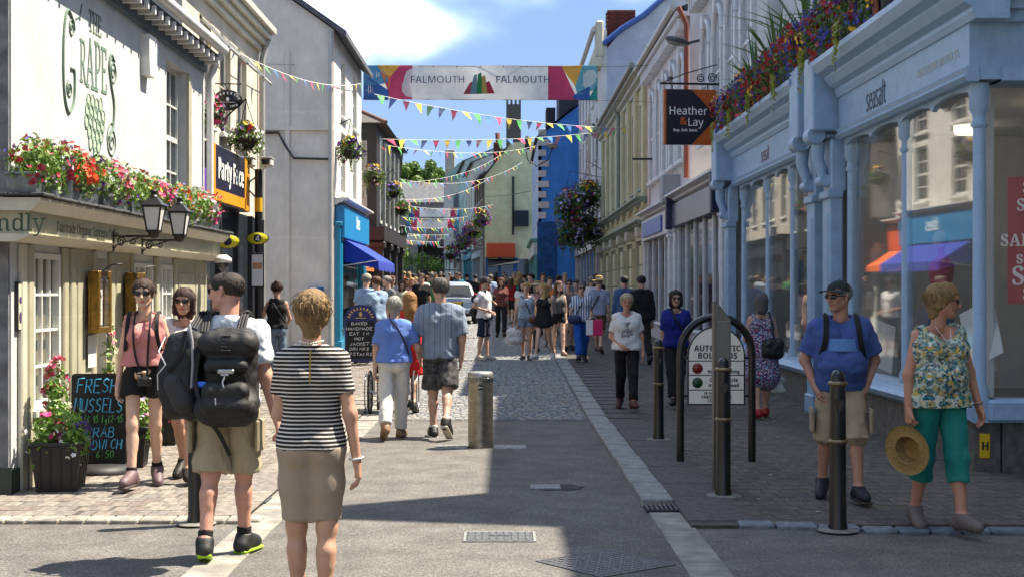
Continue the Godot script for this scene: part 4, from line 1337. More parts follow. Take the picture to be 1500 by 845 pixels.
func arched_house() -> void:
	# two blocks; a slanting gap is cut between upper floors to let sun reach the street
	var far := 40.3
	var t := thing("arched_house", "tall white house with arched windows above two white shopfronts", "building", V3(FRONT_X + 0.05, rise(30.0), -far), RIGHT)
	var white := plaster(Color(0.84, 0.83, 0.83))
	var pink := plaster(Color(0.82, 0.72, 0.68))
	var trim := paint(Color(0.84, 0.84, 0.84))
	var len := far - 25.3
	var mb := nb()
	mb.span(V3(0, -1.0, -8), V3(len, 3.6, 0))
	part(t, "ground_floor_wall", mb, white)
	var up := 0.0155
	# footprints (x, z) of the upper blocks
	for fp in [[V2(0, 0), V2(9.0, 0), V2(6.1, -8), V2(0, -8)], [V2(10.5, 0), V2(18.2, 0), V2(18.2, -8), V2(7.6, -8)]]:
		mb = nb()
		var poly := PackedVector2Array()
		for p in fp: poly.append(V2(p.x, -p.y))
		mb.prism(poly, 3.6 if fp[0].x < 1.0 else 4.52, 8.0, Transform3D(Basis(V3(1, 0, 0), V3(0, 0, -1), V3(0, 1, 0)), Vector3.ZERO))
		part(t, "upper_wall", mb, white)
	part(t, "pink_pilaster", nb().span(V3(0.02, 3.605, 0.0), V3(0.5, 7.98, 0.05)), pink)
	var pane := flat_mat(Color(0.62, 0.64, 0.66), 0.12)
	for x in [1.3, 2.9, 4.5, 6.1, 7.7, 11.7, 13.3, 14.9, 16.6]: arch_window(t, x, 4.55, 0.95, 2.45, trim, pane)
	# bracketed eaves with gutter
	for s in [[0.0, 9.0], [10.5, 18.2]]:
		part(t, "eaves", nb().span(V3(s[0], 7.75, 0.0), V3(s[1], 7.85, 0.34)), trim)
		var x: float = s[0] + 0.15
		while x < s[1]:
			part(t, "bracket", nb().cbox(V3(x, 7.6, 0.14), V3(0.11, 0.28, 0.26), 0.02), trim)
			x += 0.36
		part(t, "gutter", nb().tube([V3(s[0], 7.93, 0.4), V3(s[1], 7.93, 0.4)], 0.08, 8), paint(Color(0.70, 0.68, 0.66)))
		part(t, "roof", nb().flat([V3(s[0], 7.9, 0.35), V3(s[1], 7.9, 0.35), V3(s[1] - (3.0 if s[0] < 1 else 0.0), 10.2, -4), V3(s[0] - (0.0 if s[0] < 1 else 1.4), 10.2, -4)], V3(0, 1, 0.5)), noisy(Color(0.42, 0.43, 0.45), 0.8, "worn", 0.9, 0.6, "grain"))
	part(t, "terracotta_downpipe", nb().tube([V3(9.2, 7.9, 0.3), V3(9.2, 7.5, 0.12), V3(9.2, 4.0, 0.12)], 0.06, 10), paint(Color(0.55, 0.27, 0.18), 0.5))
	# two shopfronts
	shopfront(t, 0.3, 6.6, 0.0, 2.85, trim, trim, 4, paint(Color(0.82, 0.82, 0.82)), 0.6)
	part(t, "blue_signboard", nb().cbox(V3(3.3, 3.15, 0.28), V3(4.6, 0.42, 0.05), 0.01), paint(Color(0.35, 0.45, 0.74), 0.4))
	shopfront(t, 7.4, 14.8, 0.0, 2.95, trim, trim, 5, paint(Color(0.34, 0.35, 0.42), 0.25), 0.55)
	mb = nb()
	mb.cbox(V3(14.65, 3.3, 0.2), V3(0.18, 0.8, 0.4), 0.03)
	mb.cbox(V3(7.5, 3.3, 0.2), V3(0.18, 0.8, 0.4), 0.03)
	part(t, "fascia_end", mb, paint(Color(0.10, 0.12, 0.26), 0.3))
	part(t, "parapet_block", nb().cbox(V3(7.0, 3.9, 0.2), V3(0.5, 0.7, 0.5), 0.03), plaster(Color(0.66, 0.66, 0.66)))

func right_far() -> void:
	# cream house with tall pilasters
	var far := 58.3
	var t := thing("cream_house", "cream two-storey house with tall pilasters and granite shop piers", "building", V3(FRONT_X, rise(48.0), -far), RIGHT)
	var cream := plaster(Color(0.84, 0.81, 0.67))
	var len := far - 40.4
	var ws := []
	for k in 7: ws.append(rect(0.9 + k * 2.45, 4.3, 1.1, 2.6))
	var shops := []
	for k in 5: shops.append(rect(0.9 + k * 3.4, 0.4, 2.2, 2.3))
	part(t, "front_wall", wall_mb(0, len, -1.0, 7.7, ws + shops), cream)
	hull(t, 0.002, len - 0.002, -1.0, 7.7, 8.0, cream)
	for r in ws: window(t, r, 1, 2, paint(Color(0.52, 0.60, 0.56)), 0.12)
	for r in shops: window(t, r, 2, 2, paint(Color(0.45, 0.55, 0.54)), 0.1, null, false, 0.04, 0.09)
	for k in 8:
		var mb0 := nb()
		mb0.cbox(V3(0.35 + k * 2.45, 5.6, 0.06), V3(0.45, 4.0, 0.12), 0.02)
		part(t, "pilaster", mb0, cream)
	for k in 6:
		for j in 4:
			var mb0 := nb()
			mb0.cbox(V3(0.36 + k * 3.4, 0.35 + j * 0.62, 0.06), V3(0.72, 0.60, 0.16), 0.03)
			part(t, "pier_stone", mb0, cream)
		var cp := nb()
		cp.cbox(V3(0.36 + k * 3.4, 2.9, 0.14), V3(0.3, 0.34, 0.34), 0.05)
		part(t, "console", cp, paint(Color(0.80, 0.78, 0.70)))
	var grn := paint(Color(0.50, 0.55, 0.50))
	cornice(t, 0, len, 3.05, 0.2, 0.36, grn)
	cornice(t, 0, len, 3.75, 0.2, 0.34, grn)
	cornice(t, 0, len, 7.4, 0.35, 0.4, paint(Color(0.66, 0.66, 0.60)))
	var mb := nb()
	mb.tube([V3(0, 7.83, 0.45), V3(len, 7.83, 0.45)], 0.09, 8)
	part(t, "gutter", mb, paint(Color(0.5, 0.5, 0.48)))
	part(t, "downpipe", nb().tube([V3(9.4, 7.8, 0.4), V3(9.4, 7.4, 0.14), V3(9.4, 3.9, 0.14)], 0.07, 8), paint(Color(0.52, 0.58, 0.56)))
	part(t, "roof", nb().flat([V3(0, 7.8, 0.4), V3(len, 7.8, 0.4), V3(len, 9.9, -4), V3(0, 9.9, -4)], V3(0, 1, 0.5)), noisy(Color(0.42, 0.43, 0.45), 0.8, "worn", 0.9, 0.6, "grain"))
	# tall white house with its pale gable showing over the cream one
	far = 76.0
	t = thing("tall_white_house", "tall white house with red vertical lettering, pale gable and brick chimney", "building", V3(FRONT_X - 0.1, rise(67.0), -far), RIGHT)
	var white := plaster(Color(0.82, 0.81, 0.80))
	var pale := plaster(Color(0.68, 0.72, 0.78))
	len = far - 58.4
	ws = []
	for k in 6:
		for j in 3: ws.append(rect(1.2 + k * 2.7, 4.0 + j * 2.7, 1.1, 1.8))
	part(t, "front_wall", wall_mb(0, len, -1.0, 12.0, ws), white)
	hull(t, 0.002, len - 0.302, -1.0, 12.0, 9.0, white)
	for r in ws: window(t, r, 2, 2, paint(Color(0.8, 0.8, 0.8)), 0.1)
	shopfront(t, 0.1, len - 0.1, 0.0, 2.7, paint(Color(0.74, 0.72, 0.70)), paint(Color(0.6, 0.6, 0.6)), 6)
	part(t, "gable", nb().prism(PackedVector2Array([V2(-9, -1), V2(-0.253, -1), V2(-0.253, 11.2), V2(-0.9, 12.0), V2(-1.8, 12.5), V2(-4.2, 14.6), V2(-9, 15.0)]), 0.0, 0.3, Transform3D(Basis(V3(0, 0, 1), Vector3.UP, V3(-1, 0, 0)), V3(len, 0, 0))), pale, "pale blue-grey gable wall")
	part(t, "verge", nb().tube([V3(len + 0.05, 11.4, -0.1), V3(len + 0.05, 12.05, -0.9), V3(len + 0.05, 12.6, -1.8), V3(len + 0.05, 14.7, -4.2), V3(len + 0.05, 15.1, -9)], 0.14, 6), paint(Color(0.20, 0.35, 0.62), 0.6))
	var ch := part(t, "chimney", nb().span(V3(len - 1.3, 11.3, -1.5), V3(len - 0.2, 12.9, -0.3)), noisy(Color(0.50, 0.22, 0.18), 0.9, "worn", 1.5, 0.6, "grain"))
	for j in 9:
		for k in 5:
			part(ch, "brick", nb().cbox(V3(len - 0.19, 12.1 + j * 0.09, -1.38 + k * 0.24 + (0.1 if j % 2 else 0.0)), V3(0.03, 0.08, 0.22), 0.008), [noisy(Color(0.50, 0.22, 0.18), 0.9, "worn", 1.5), noisy(Color(0.42, 0.20, 0.17), 0.9, "worn", 1.5)][(j * 3 + k) % 2])
	mb = nb()
	mb.cbox(V3(len - 0.5, 10.6, 0.2), V3(1.4, 0.4, 0.5), 0.05)
	mb.cbox(V3(len - 0.3, 11.6, 0.05), V3(0.9, 1.6, 0.35), 0.08)
	part(t, "stone_scroll", mb, plaster(Color(0.80, 0.77, 0.68)))
	var sgn := part(t, "letter_board", nb().span(V3(len - 3.4, 4.4, 0.28), V3(len - 2.5, 8.7, 0.40)), paint(Color(0.80, 0.74, 0.66)))
	i_letters(sgn, len - 2.95, 0.41)
	part(t, "parapet", nb().tube([V3(0, 12.05, 0.3), V3(len, 12.05, 0.3)], 0.12, 8), white)
	# blue house that steps forward; its side faces the camera
	var g := rise(76.0)
	t = thing("blue_house", "bright blue house side with white corner quoins and dark roof dormers", "building", V3(1.85, g, -76.2), 0.0)
	var bl := plaster(Color(0.26, 0.54, 0.85))
	part(t, "side_wall", nb().prism(PackedVector2Array([V2(0, -1), V2(6.0, -1), V2(6.0, 11.5), V2(2.5, 11.2), V2(0, 9.3)]), -16.0, 0.0), bl)
	for k in 9:
		part(t, "quoin", nb().cbox(V3(0.30 if k % 2 else 0.22, 4.9 + k * 0.58, 0.02), V3(0.62 if k % 2 else 0.46, 0.36, 0.08), 0.015), plaster(Color(0.80, 0.76, 0.74)))
	part(t, "patched_pier", nb().span(V3(-0.06, -1, 0.0), V3(1.0, 4.55, 0.12)), noisy(Color(0.14, 0.38, 0.62), 0.9, "worn", 0.35, 0.6, "grain"))
	mb = nb()
	mb.span(V3(1.2, 9.5, -5.0), V3(2.7, 12.2, -1.2))
	mb.span(V3(0.6, 10.5, -7.0), V3(1.15, 11.6, -5.1))
	part(t, "dormer", mb, paint(Color(0.16, 0.17, 0.22), 0.7))
	part(t, "dormer_roof", nb().cbox(V3(1.95, 12.3, -3.0), V3(1.8, 0.16, 4.2), 0.04), plaster(Color(0.72, 0.70, 0.62)))
	part(t, "roof", nb().flat([V3(-0.2, 9.2, 0.15), V3(-0.2, 9.2, -16), V3(2.5, 11.4, -16), V3(2.5, 11.4, 0.15)], V3(-0.6, 1, 0)), noisy(Color(0.42, 0.43, 0.45), 0.8, "worn", 0.9))
	var f := Node3D.new()
	f.name = "street_front"
	t.add_child(f)
	f.position = V3(-0.02, 0, -16)
	f.rotation.y = RIGHT
	ws = []
	for k in 5:
		for j in 2: ws.append(rect(1.0 + k * 3.0, 4.6 + j * 2.4, 0.9, 1.7))
	part(f, "front_wall", wall_mb(0, 16, 3.6, 9.25, ws, 0.2), plaster(Color(0.74, 0.79, 0.88)))
	for r in ws: window(f, r, 2, 2, paint(Color(0.85, 0.85, 0.85)), 0.06)
	shopfront(f, 0.1, 15.9, 0.0, 2.7, paint(Color(0.36, 0.62, 0.58)), paint(Color(0.36, 0.62, 0.58)), 6, paint(Color(0.80, 0.80, 0.76)), 0.7)
	# yellow house whose side shuts off the right of the bend
	g = rise(96.0)
	t = thing("yellow_house", "pale yellow house with red shop sign where the street bends", "building", V3(-1.45, g, -96.0), 0.0)
	var ye := plaster(Color(0.87, 0.84, 0.64))
	part(t, "side_wall", nb().prism(PackedVector2Array([V2(0, -1), V2(4.6, -1), V2(4.6, 10.9), V2(1.9, 10.8), V2(0, 8.4)]), -14.0, 0.0), ye)
	part(t, "roof", nb().flat([V3(-0.3, 8.15, 0.2), V3(-0.3, 8.15, -14), V3(1.9, 10.95, -14), V3(1.9, 10.95, 0.2)], V3(-0.7, 1, 0)), noisy(Color(0.36, 0.33, 0.33), 0.8, "worn", 0.9))
	mb = nb()
	mb.cbox(V3(0.9, 10.2, -3.0), V3(0.6, 1.8, 0.9), 0.05)
	mb.lathe([V2(0.14, 11.1), V2(0.18, 11.8), V2(0.0, 11.8)], 10, shift(V3(0.9, 0, -3.0)))
	part(t, "chimney", mb, noisy(Color(0.45, 0.25, 0.2), 0.9, "worn", 1.0))
	part(t, "downpipe", nb().tube([V3(2.0, 8.4, 0.1), V3(2.0, 7.9, 0.12), V3(2.0, 4.3, 0.12)], 0.08, 8), flat_mat(Color(0.15, 0.15, 0.14)))
	part(t, "red_signboard", nb().cbox(V3(1.15, 3.2, 0.35), V3(2.0, 1.0, 0.6), 0.03), paint(Color(0.82, 0.30, 0.10), 0.5))
	part(t, "small_sign", nb().span(V3(2.1, 4.9, 0.1), V3(3.1, 6.0, 0.3)), flat_mat(Color(0.08, 0.10, 0.12), 0.5))
	for q in [[0.05, 0.25], [0.95, 1.15], [2.0, 2.3], [3.2, 3.5]]:
		part(t, "blue_pilaster", nb().span(V3(q[0], -0.5, 0.0), V3(q[1], 2.7, 0.14)), paint(Color(0.16, 0.36, 0.62), 0.5))
	for q in [[0.25, 0.95], [1.15, 2.0], [2.3, 3.2]]:
		part(t, "shop_window", nb().span(V3(q[0], 0.3, 0.0), V3(q[1], 2.6, 0.03)), dark_glass())
	part(t, "black_awning", nb().flat([V3(0.2, 2.05, 1.6), V3(2.4, 2.3, 1.6), V3(2.4, 2.6, 0.1), V3(0.2, 2.6, 0.1)], Vector3.UP), cloth(Color(0.08, 0.08, 0.09)))
	# the right row beyond the bend
	var turn := RIGHT
	var dirv := V3(-0.075, 0, -1).normalized()
	var ya := atan2(-dirv.x, -dirv.z)
	var specs := [["brown timber-fronted house with dark windows past the bend", Color(0.40, 0.33, 0.28), 8.6, 12.0, 96.5], ["pale house with turquoise shopfront past the bend", Color(0.78, 0.78, 0.72), 10.5, 14.0, 110.0], ["mint green house with flat roof near street end", Color(0.66, 0.78, 0.74), 11.8, 14.0, 125.0]]
	for s in specs:
		var st: Vector3 = V3(-1.5, 0, -96.0) + dirv * (s[4] - 96.0 + s[3])
		st.y = rise(s[4])
		ws = []
		for k in 4:
			for j in 2: ws.append(rect(1.0 + k * 2.9, 4.2 + j * 2.7, 1.4, 1.9))
		house("far_house", s[0], st, RIGHT + ya, s[3], s[2], 6.0, s[1], {"windows": ws, "shop_top": 2.8, "shop": [Color(0.62, 0.66, 0.66), Color(0.10, 0.5, 0.55), Color(0.75, 0.75, 0.7)][specs.find(s)], "lights": 5, "roof_up": 1.2})
	# stone tower behind the blue house
	t = thing("stone_tower", "dark grey stone church tower top rising behind the roofs", "building", at(740, 425, 130.0) * V3(1, 0, 1) + V3(0, rise(130.0), 0), 0.0)
	mb = nb()
	mb.span(V3(0.1, -1, -3.0), V3(1.5, 17.6, 0))
	for k in 4: mb.span(V3(0.1 + k * 0.4, 17.6, -0.4), V3(0.3 + k * 0.4, 18.1, 0))
	part(t, "wall", mb, noisy(Color(0.40, 0.40, 0.38), 0.95, "worn", 0.5, 1.0, "grain"))
	# trees beyond
	for q in [[600, 252, 10.0, 5.2, 3], [635, 250, 9.4, 5.4, 4], [575, 256, 9.0, 4.6, 5]]:
		var td: float = 175.0 + q[4] * 2.0
		var base := at(q[0], 425, td) * V3(1, 0, 1) + V3(0, rise(td), 0)
		var tr := thing("tree", "broad round dark green tree behind the slate-hung roof", "tree", base, 0.0, "trees behind the far roof")
		mb = nb()
		mb.tube([V3(0, -1, 0), V3(0.1, 5, 0), V3(0, 10, 0.2)], [0.5, 0.4, 0.2], 8)
		mb.tube([V3(0.1, 6, 0), V3(1.8, 9.5, 0.3)], [0.25, 0.1], 6)
		mb.tube([V3(0.1, 6.5, 0), V3(-1.9, 10, -0.3)], [0.25, 0.1], 6)
		part(tr, "trunk", mb, noisy(Color(0.3, 0.25, 0.2), 0.95, "worn", 0.8))
		var cy: float = EYE + (VY - q[1]) / FOC * td - rise(td) - 0.6
		tree_crown(tr, "crown", V3(0, cy - 1.0, 0), V3(q[3] * 0.62, 3.4, 3.0), 5200, 0.26, leafy(Color(0.30, 0.40, 0.13)), 50 + q[4])

func i_letters(par: Node3D, x: float, z: float) -> void:
	var red := flat_mat(Color(0.56, 0.12, 0.08), 0.5)
	var i := 0
	for ch in "GEORGE":
		words(par, ch, 0.55, red, Transform3D(Basis(Vector3.BACK, PI / 2), V3(x, 4.8 + i * 0.7, z)), "Droid Serif", true)
		i += 1

# ---------------------------------------------------------------- street furniture
# hand-chalked capitals and figures: strokes on a 4 by 6 grid
const STROKES := {
	"A": [[0, 0, 2, 6, 4, 0], [1, 2.4, 3, 2.4]], "B": [[0, 0, 0, 6, 2.6, 6, 3.4, 4.8, 2.6, 3.3, 0, 3.3], [2.6, 3.3, 4, 1.8, 3, 0, 0, 0]], "C": [[4, 5, 2.4, 6, 0.4, 4.6, 0.2, 1.8, 1.8, 0, 4, 1]],
	"D": [[0, 0, 0, 6, 2.4, 5.6, 4, 3, 2.4, 0.3, 0, 0]], "E": [[4, 6, 0, 6, 0, 0, 4, 0], [0, 3.2, 3, 3.2]], "F": [[4, 6.2, 0, 6, 0, 0], [0, 3.3, 3, 3.4]], "H": [[0, 0, 0, 6], [4, 0, 4, 6], [0, 3, 4, 3.2]],
	"I": [[1, 0, 1, 6]], "K": [[0, 0, 0, 6], [3.6, 6, 0.2, 2.8, 3.8, 0]], "L": [[0, 6, 0, 0, 3.6, 0]], "M": [[0, 0, 0.6, 6, 2.2, 2, 4, 6, 4.6, 0]], "N": [[0, 0, 0, 6, 3.6, 0, 3.6, 6]], "O": [[2, 6, 0.2, 4.4, 0.2, 1.4, 2, 0, 3.8, 1.4, 3.8, 4.4, 2, 6]],
	"P": [[0, 0, 0, 6, 3, 5.8, 3.6, 4.4, 2.6, 3, 0, 2.8]], "R": [[0, 0, 0, 6, 3, 5.8, 3.6, 4.4, 2.6, 3, 0, 2.8], [1.6, 2.8, 4, 0]], "S": [[3.8, 5.2, 2.2, 6, 0.4, 5, 0.8, 3.6, 3.2, 2.6, 3.8, 1.2, 2, 0, 0, 0.8]], "T": [[0, 6, 4, 6], [2, 6, 2, 0]],
	"U": [[0, 6, 0.2, 1.2, 2, 0, 3.6, 1.2, 3.8, 6]], "W": [[0, 6, 1.2, 0, 2.3, 4, 3.6, 0, 4.8, 6]], "Y": [[0, 6, 2, 3], [4, 6, 1.4, 0]], "G": [[4, 5, 2.4, 6, 0.4, 4.6, 0.2, 1.8, 1.8, 0, 4, 0.8, 4, 2.8, 2.4, 2.8]],
	"V": [[0, 6, 2, 0, 4, 6]], "J": [[3, 6, 3, 1.2, 1.6, 0, 0, 1]], "X": [[0, 0, 4, 6], [0, 6, 4, 0]], "-": [[0.6, 3, 3, 3]], "/": [[0, -1, 3, 6.6]], "0": [[2, 6, 0.2, 4.4, 0.2, 1.4, 2, 0, 3.8, 1.4, 3.8, 4.4, 2, 6]],
	"1": [[1.4, 0, 1.6, 6, 0.6, 5]], "2": [[0.2, 4.8, 1.8, 6, 3.6, 4.8, 0.2, 0, 4, 0.2]], "5": [[3.8, 6, 0.6, 6, 0.4, 3.4, 2.6, 3.8, 3.8, 2, 2.4, 0, 0.2, 0.6]], "6": [[3.4, 6, 0.8, 3.4, 0.6, 1.2, 2, 0, 3.6, 1.2, 2.6, 2.8, 0.6, 2]], "9": [[3.4, 0, 3.4, 4.8, 1.8, 6, 0.4, 4.6, 1.6, 3.2, 3.4, 4]],
	"m": [[0, 0, 0, 3, 1.4, 3, 1.4, 0], [1.4, 2.6, 2.8, 3, 2.8, 0]], "l": [[0.6, 0, 0.6, 6]], "g": [[3, 3, 1, 3, 0.6, 1, 2.6, 0.6, 3, 3, 2.6, -1.6, 0.6, -1.4]], ".": [[0.8, 0, 1.1, 0.2]],
}

func chalk(par: Node3D, s: String, high: float, wide: float, c: Vector3, m: Material, xf: Transform3D, r := 0.006) -> void:
	# WIDE is the width of the whole line, C its centre on the board
	var mb := nb()
	var rg := RandomNumberGenerator.new()
	rg.seed = s.hash()
	var step := wide / s.length()
	for i in s.length():
		if not STROKES.has(s[i]): continue
		var o := V3(-wide / 2 + step * i, -high / 2 + rg.randf_range(-0.06, 0.06) * high, 0)
		for l in STROKES[s[i]]:
			var pts := []
			for k in range(0, l.size(), 2):
				pts.append(xf * (c + o + V3(l[k] / 4.0 * step * 0.72 + l[k + 1] * high * 0.02, l[k + 1] / 6.0 * high, 0)))
			mb.tube(pts, r, 4)
	part(par, "chalk_writing", mb, m).set_meta("kind", "stuff")

func street_things() -> void:
	var black := noisy(Color(0.055, 0.055, 0.06), 0.28, "plaster", 2.0, 0.05, "grain")
	var gold := noisy(Color(0.62, 0.54, 0.40), 0.4, "worn", 6.0, 0.0, "grain", true, 0.6)
	# black bollards with gilt bands
	var spots := [[1228, 775, "black cast-iron bollard in front of man in green cap"], [1060, 725, "black cast-iron bollard standing against the steel control post"], [965, 643, "black cast-iron bollard beside the arched sign"], [287, 765, "black cast-iron bollard in front of the man with backpacks"]]
	for s in spots:
		var p := on_ground(s[0], s[1], PAVE if s[1] < 760 else 0.02)
		var t := thing("bollard", s[2], "bollard", p, 0.0, "black bollards along the pavements")
		t.scale = V3(0.88, 1, 0.88)
		var mb := nb()
		mb.lathe([V2(0.075, -0.02), V2(0.075, 0.02), V2(0.066, 0.05), V2(0.064, 0.55), V2(0.060, 1.0), V2(0.060, 1.0)], 24)
		part(t, "post", mb, black)
		part(t, "cap", nb().lathe([V2(0.06, 1.0), V2(0.056, 1.02), V2(0.05, 1.055), V2(0.034, 1.08), V2(0.0, 1.088)], 24), black)
		for y in [0.60, 0.995]:
			part(t, "band", nb().lathe([V2(0.060, y - 0.016), V2(0.074, y - 0.01), V2(0.077, y), V2(0.074, y + 0.01), V2(0.060, y + 0.016)], 24), gold)
		var sh := part(t, "crest", nb().prism(PackedVector2Array([V2(-0.032, 0.04), V2(0.032, 0.04), V2(0.032, 0.0), V2(0.02, -0.03), V2(0, -0.045), V2(-0.02, -0.03), V2(-0.032, 0.0)]), 0.0, 0.006, shift(V3(0, 0.85, 0.060))), noisy(Color(0.16, 0.16, 0.16), 0.4, "worn", 6.0))
		mb = nb()
		for k in 5:
			for j in 5 - k: mb.ball(V3((j - (4 - k) / 2.0) * 0.011, 0.872 - k * 0.014, 0.067), V3(0.004, 0.004, 0.003), 6, 4)
		part(sh, "crest_dots", mb, gold)
		part(t, "mortar_collar", nb().lathe([V2(0.16, -0.005), V2(0.15, 0.003), V2(0.07, 0.006)], 18), noisy(Color(0.58, 0.57, 0.54), 0.9, "worn", 2.0))
	# silver rising bollard
	var p := on_ground(704, 655)
	var t := thing("rising_bollard", "thick brushed steel rising bollard in the middle of the road", "bollard", p)
	var steel := noisy(Color(0.62, 0.60, 0.56), 0.34, "streak", 1.2, 0.03, "grain", true, 0.9)
	var mb := nb()
	mb.lathe([V2(0.132, 0.0), V2(0.132, 0.70), V2(0.132, 0.70)], 32)
	part(t, "cylinder", mb, steel)
	part(t, "rim", nb().lathe([V2(0.132, 0.70), V2(0.134, 0.70), V2(0.134, 0.755), V2(0.130, 0.785), V2(0.12, 0.795), V2(0.0, 0.797)], 32), noisy(Color(0.70, 0.69, 0.66), 0.4, "streak", 2.0, 0.0, "grain", true, 0.7))
	for k in 20:
		mb = nb()
		var a := TAU * k / 20.0
		mb.cbox(V3(cos(a) * 0.133, 0.728, sin(a) * 0.133), V3(0.006, 0.016, 0.026), 0.002, Basis(Vector3.UP, -a))
		part(t, "rim_lamp", mb, flat_mat(Color(0.25, 0.25, 0.25), 0.3))
	mb = nb()
	var arc := []
	for k in 7:
		var a := PI / 2 + (k - 3) * 0.055
		arc.append(a)
	for k in 6:
		mb.flat([V3(cos(arc[k]) * 0.1335, 0.61, sin(arc[k]) * 0.1335), V3(cos(arc[k + 1]) * 0.1335, 0.61, sin(arc[k + 1]) * 0.1335), V3(cos(arc[k + 1]) * 0.1335, 0.67, sin(arc[k + 1]) * 0.1335), V3(cos(arc[k]) * 0.1335, 0.67, sin(arc[k]) * 0.1335)], Vector3.BACK)
	part(t, "black_label", mb, flat_mat(Color(0.04, 0.04, 0.04), 0.5))
	mb = nb()
	mb.box(V3(0.005, 0.64, 0.134), V3(0.03, 0.006, 0.003))
	mb.prism(PackedVector2Array([V2(-0.022, 0), V2(-0.006, 0.012), V2(-0.006, -0.012)]), 0.0, 0.003, shift(V3(0, 0.64, 0.1335)))
	part(t, "arrow", mb, flat_mat(Color(0.85, 0.85, 0.85), 0.5))
	for s in [-1.0, 1.0]:
		mb = nb()
		mb.cbox(V3(s * 0.31, 0.002, 0.0), V3(0.34, 0.012, 0.36), 0.003)
		for k in 3: mb.cbox(V3(s * (0.2 + k * 0.11), 0.006, 0.0), V3(0.09, 0.012, 0.3), 0.003)
		part(t, "cover_plate", mb, noisy(Color(0.62, 0.62, 0.60), 0.6, "worn", 2.5, 0.1, "grain", true, 0.4))
	# arched sign on a hoop
	var a0 := on_ground(997, 675, PAVE)
	var w := 0.68
	t = thing("arched_sign", "black hoop sign with cream panels about the road bollards", "sign", a0 + V3(w / 2, 0, 0))
	mb = nb()
	var hoop := [V3(-w / 2, -0.05, 0), V3(-w / 2, 1.02, 0)]
	for k in range(1, 16): hoop.append(V3(-cos(PI * k / 16.0) * w / 2, 1.02 + sin(PI * k / 16.0) * 0.35, 0))
	hoop.append(V3(w / 2, 1.02, 0)); hoop.append(V3(w / 2, -0.05, 0))
	mb.tube(hoop, 0.036, 14)
	part(t, "hoop", mb, black)
	mb = nb()
	var poly := PackedVector2Array([V2(0.275, 0.53), V2(0.275, 1.0)])
	for k in range(1, 16): poly.append(V2(cos(PI * k / 16.0) * 0.275, 1.0 + sin(PI * k / 16.0) * 0.28))
	poly.append(V2(-0.275, 1.0)); poly.append(V2(-0.275, 0.53))
	mb.prism(poly, -0.015, 0.01)
	for q in [[-0.31, 0.62], [0.31, 0.62], [-0.31, 0.98], [0.31, 0.98]]: mb.cbox(V3(q[0], q[1], 0), V3(0.08, 0.025, 0.02), 0.003)
	part(t, "backing", mb, black)
	var cream := flat_mat(Color(0.84, 0.83, 0.77), 0.4)
	mb = nb()
	poly = PackedVector2Array([V2(0.26, 0.955), V2(0.26, 1.0)])
	for k in range(1, 16): poly.append(V2(cos(PI * k / 16.0) * 0.26, 1.0 + sin(PI * k / 16.0) * 0.265))
	poly.append(V2(-0.26, 1.0)); poly.append(V2(-0.26, 0.955))
	mb.prism(poly, 0.01, 0.014)
	part(t, "panel", mb, cream)
	for q in [[0.82, 0.945], [0.68, 0.81], [0.545, 0.67]]:
		part(t, "panel", nb().span(V3(-0.26, q[0], 0.01), V3(0.26, q[1], 0.014)), cream)
	var ink := flat_mat(Color(0.05, 0.05, 0.06), 0.5)
	for q in [["AUTOMATIC", 0.055, 0.01, 1.07], ["BOLLARDS", 0.055, 0.01, 1.0], ["STOP", 0.05, 0.06, 0.905], ["Raised flashing", 0.03, 0.07, 0.85], ["ONE vehicle", 0.034, 0.07, 0.77], ["may proceed", 0.034, 0.07, 0.72], ["IF NO LIGHTS", 0.026, 0.0, 0.645], ["CHECK BOLLARD", 0.026, 0.0, 0.61], ["LOWERED", 0.026, 0.0, 0.575]]:
		words(t, q[0], q[1], ink, shift(V3(q[2], q[3], 0.016)), "Droid Sans", true)
	for q in [[0.88, Color(0.42, 0.05, 0.05), "red_lamp"], [0.745, Color(0.03, 0.22, 0.10), "green_lamp"]]:
		part(t, q[2], nb().lathe([V2(0.05, 0.0), V2(0.05, 0.006), V2(0.03, 0.014), V2(0.0, 0.017)], 20, Transform3D(Basis(Vector3.RIGHT, PI / 2), V3(-0.18, q[0], 0.013))), flat_mat(q[1], 0.3))
	# steel control post with slanted head
	p = on_ground(1057, 716, PAVE)
	t = thing("control_post", "square stainless steel post with a slanted top", "post", p)
	part(t, "housing", nb().prism(PackedVector2Array([V2(-0.068, -0.02), V2(0.068, -0.02), V2(0.068, 1.38), V2(-0.045, 1.53), V2(-0.068, 1.53)]), -0.06, 0.06), noisy(Color(0.44, 0.43, 0.40), 0.42, "cloth", 0.6, 0.02, "grain", true, 0.7))
	part(t, "front_plate", nb().cbox(V3(0.01, 1.2, 0.061), V3(0.10, 0.34, 0.006), 0.003), noisy(Color(0.47, 0.46, 0.43), 0.38, "cloth", 0.7, 0.0, "grain", true, 0.7))
	for k in 4:
		part(t, "screw", nb().ball(V3(-0.03 + (k % 2) * 0.08, 1.05 + (k / 2) * 0.3, 0.065), V3(0.006, 0.006, 0.004), 8, 4), flat_mat(Color(0.4, 0.4, 0.4), 0.3, 0.8))
	covers()
	boards()
	pub_things()
	hung_signs()
	vehicles()

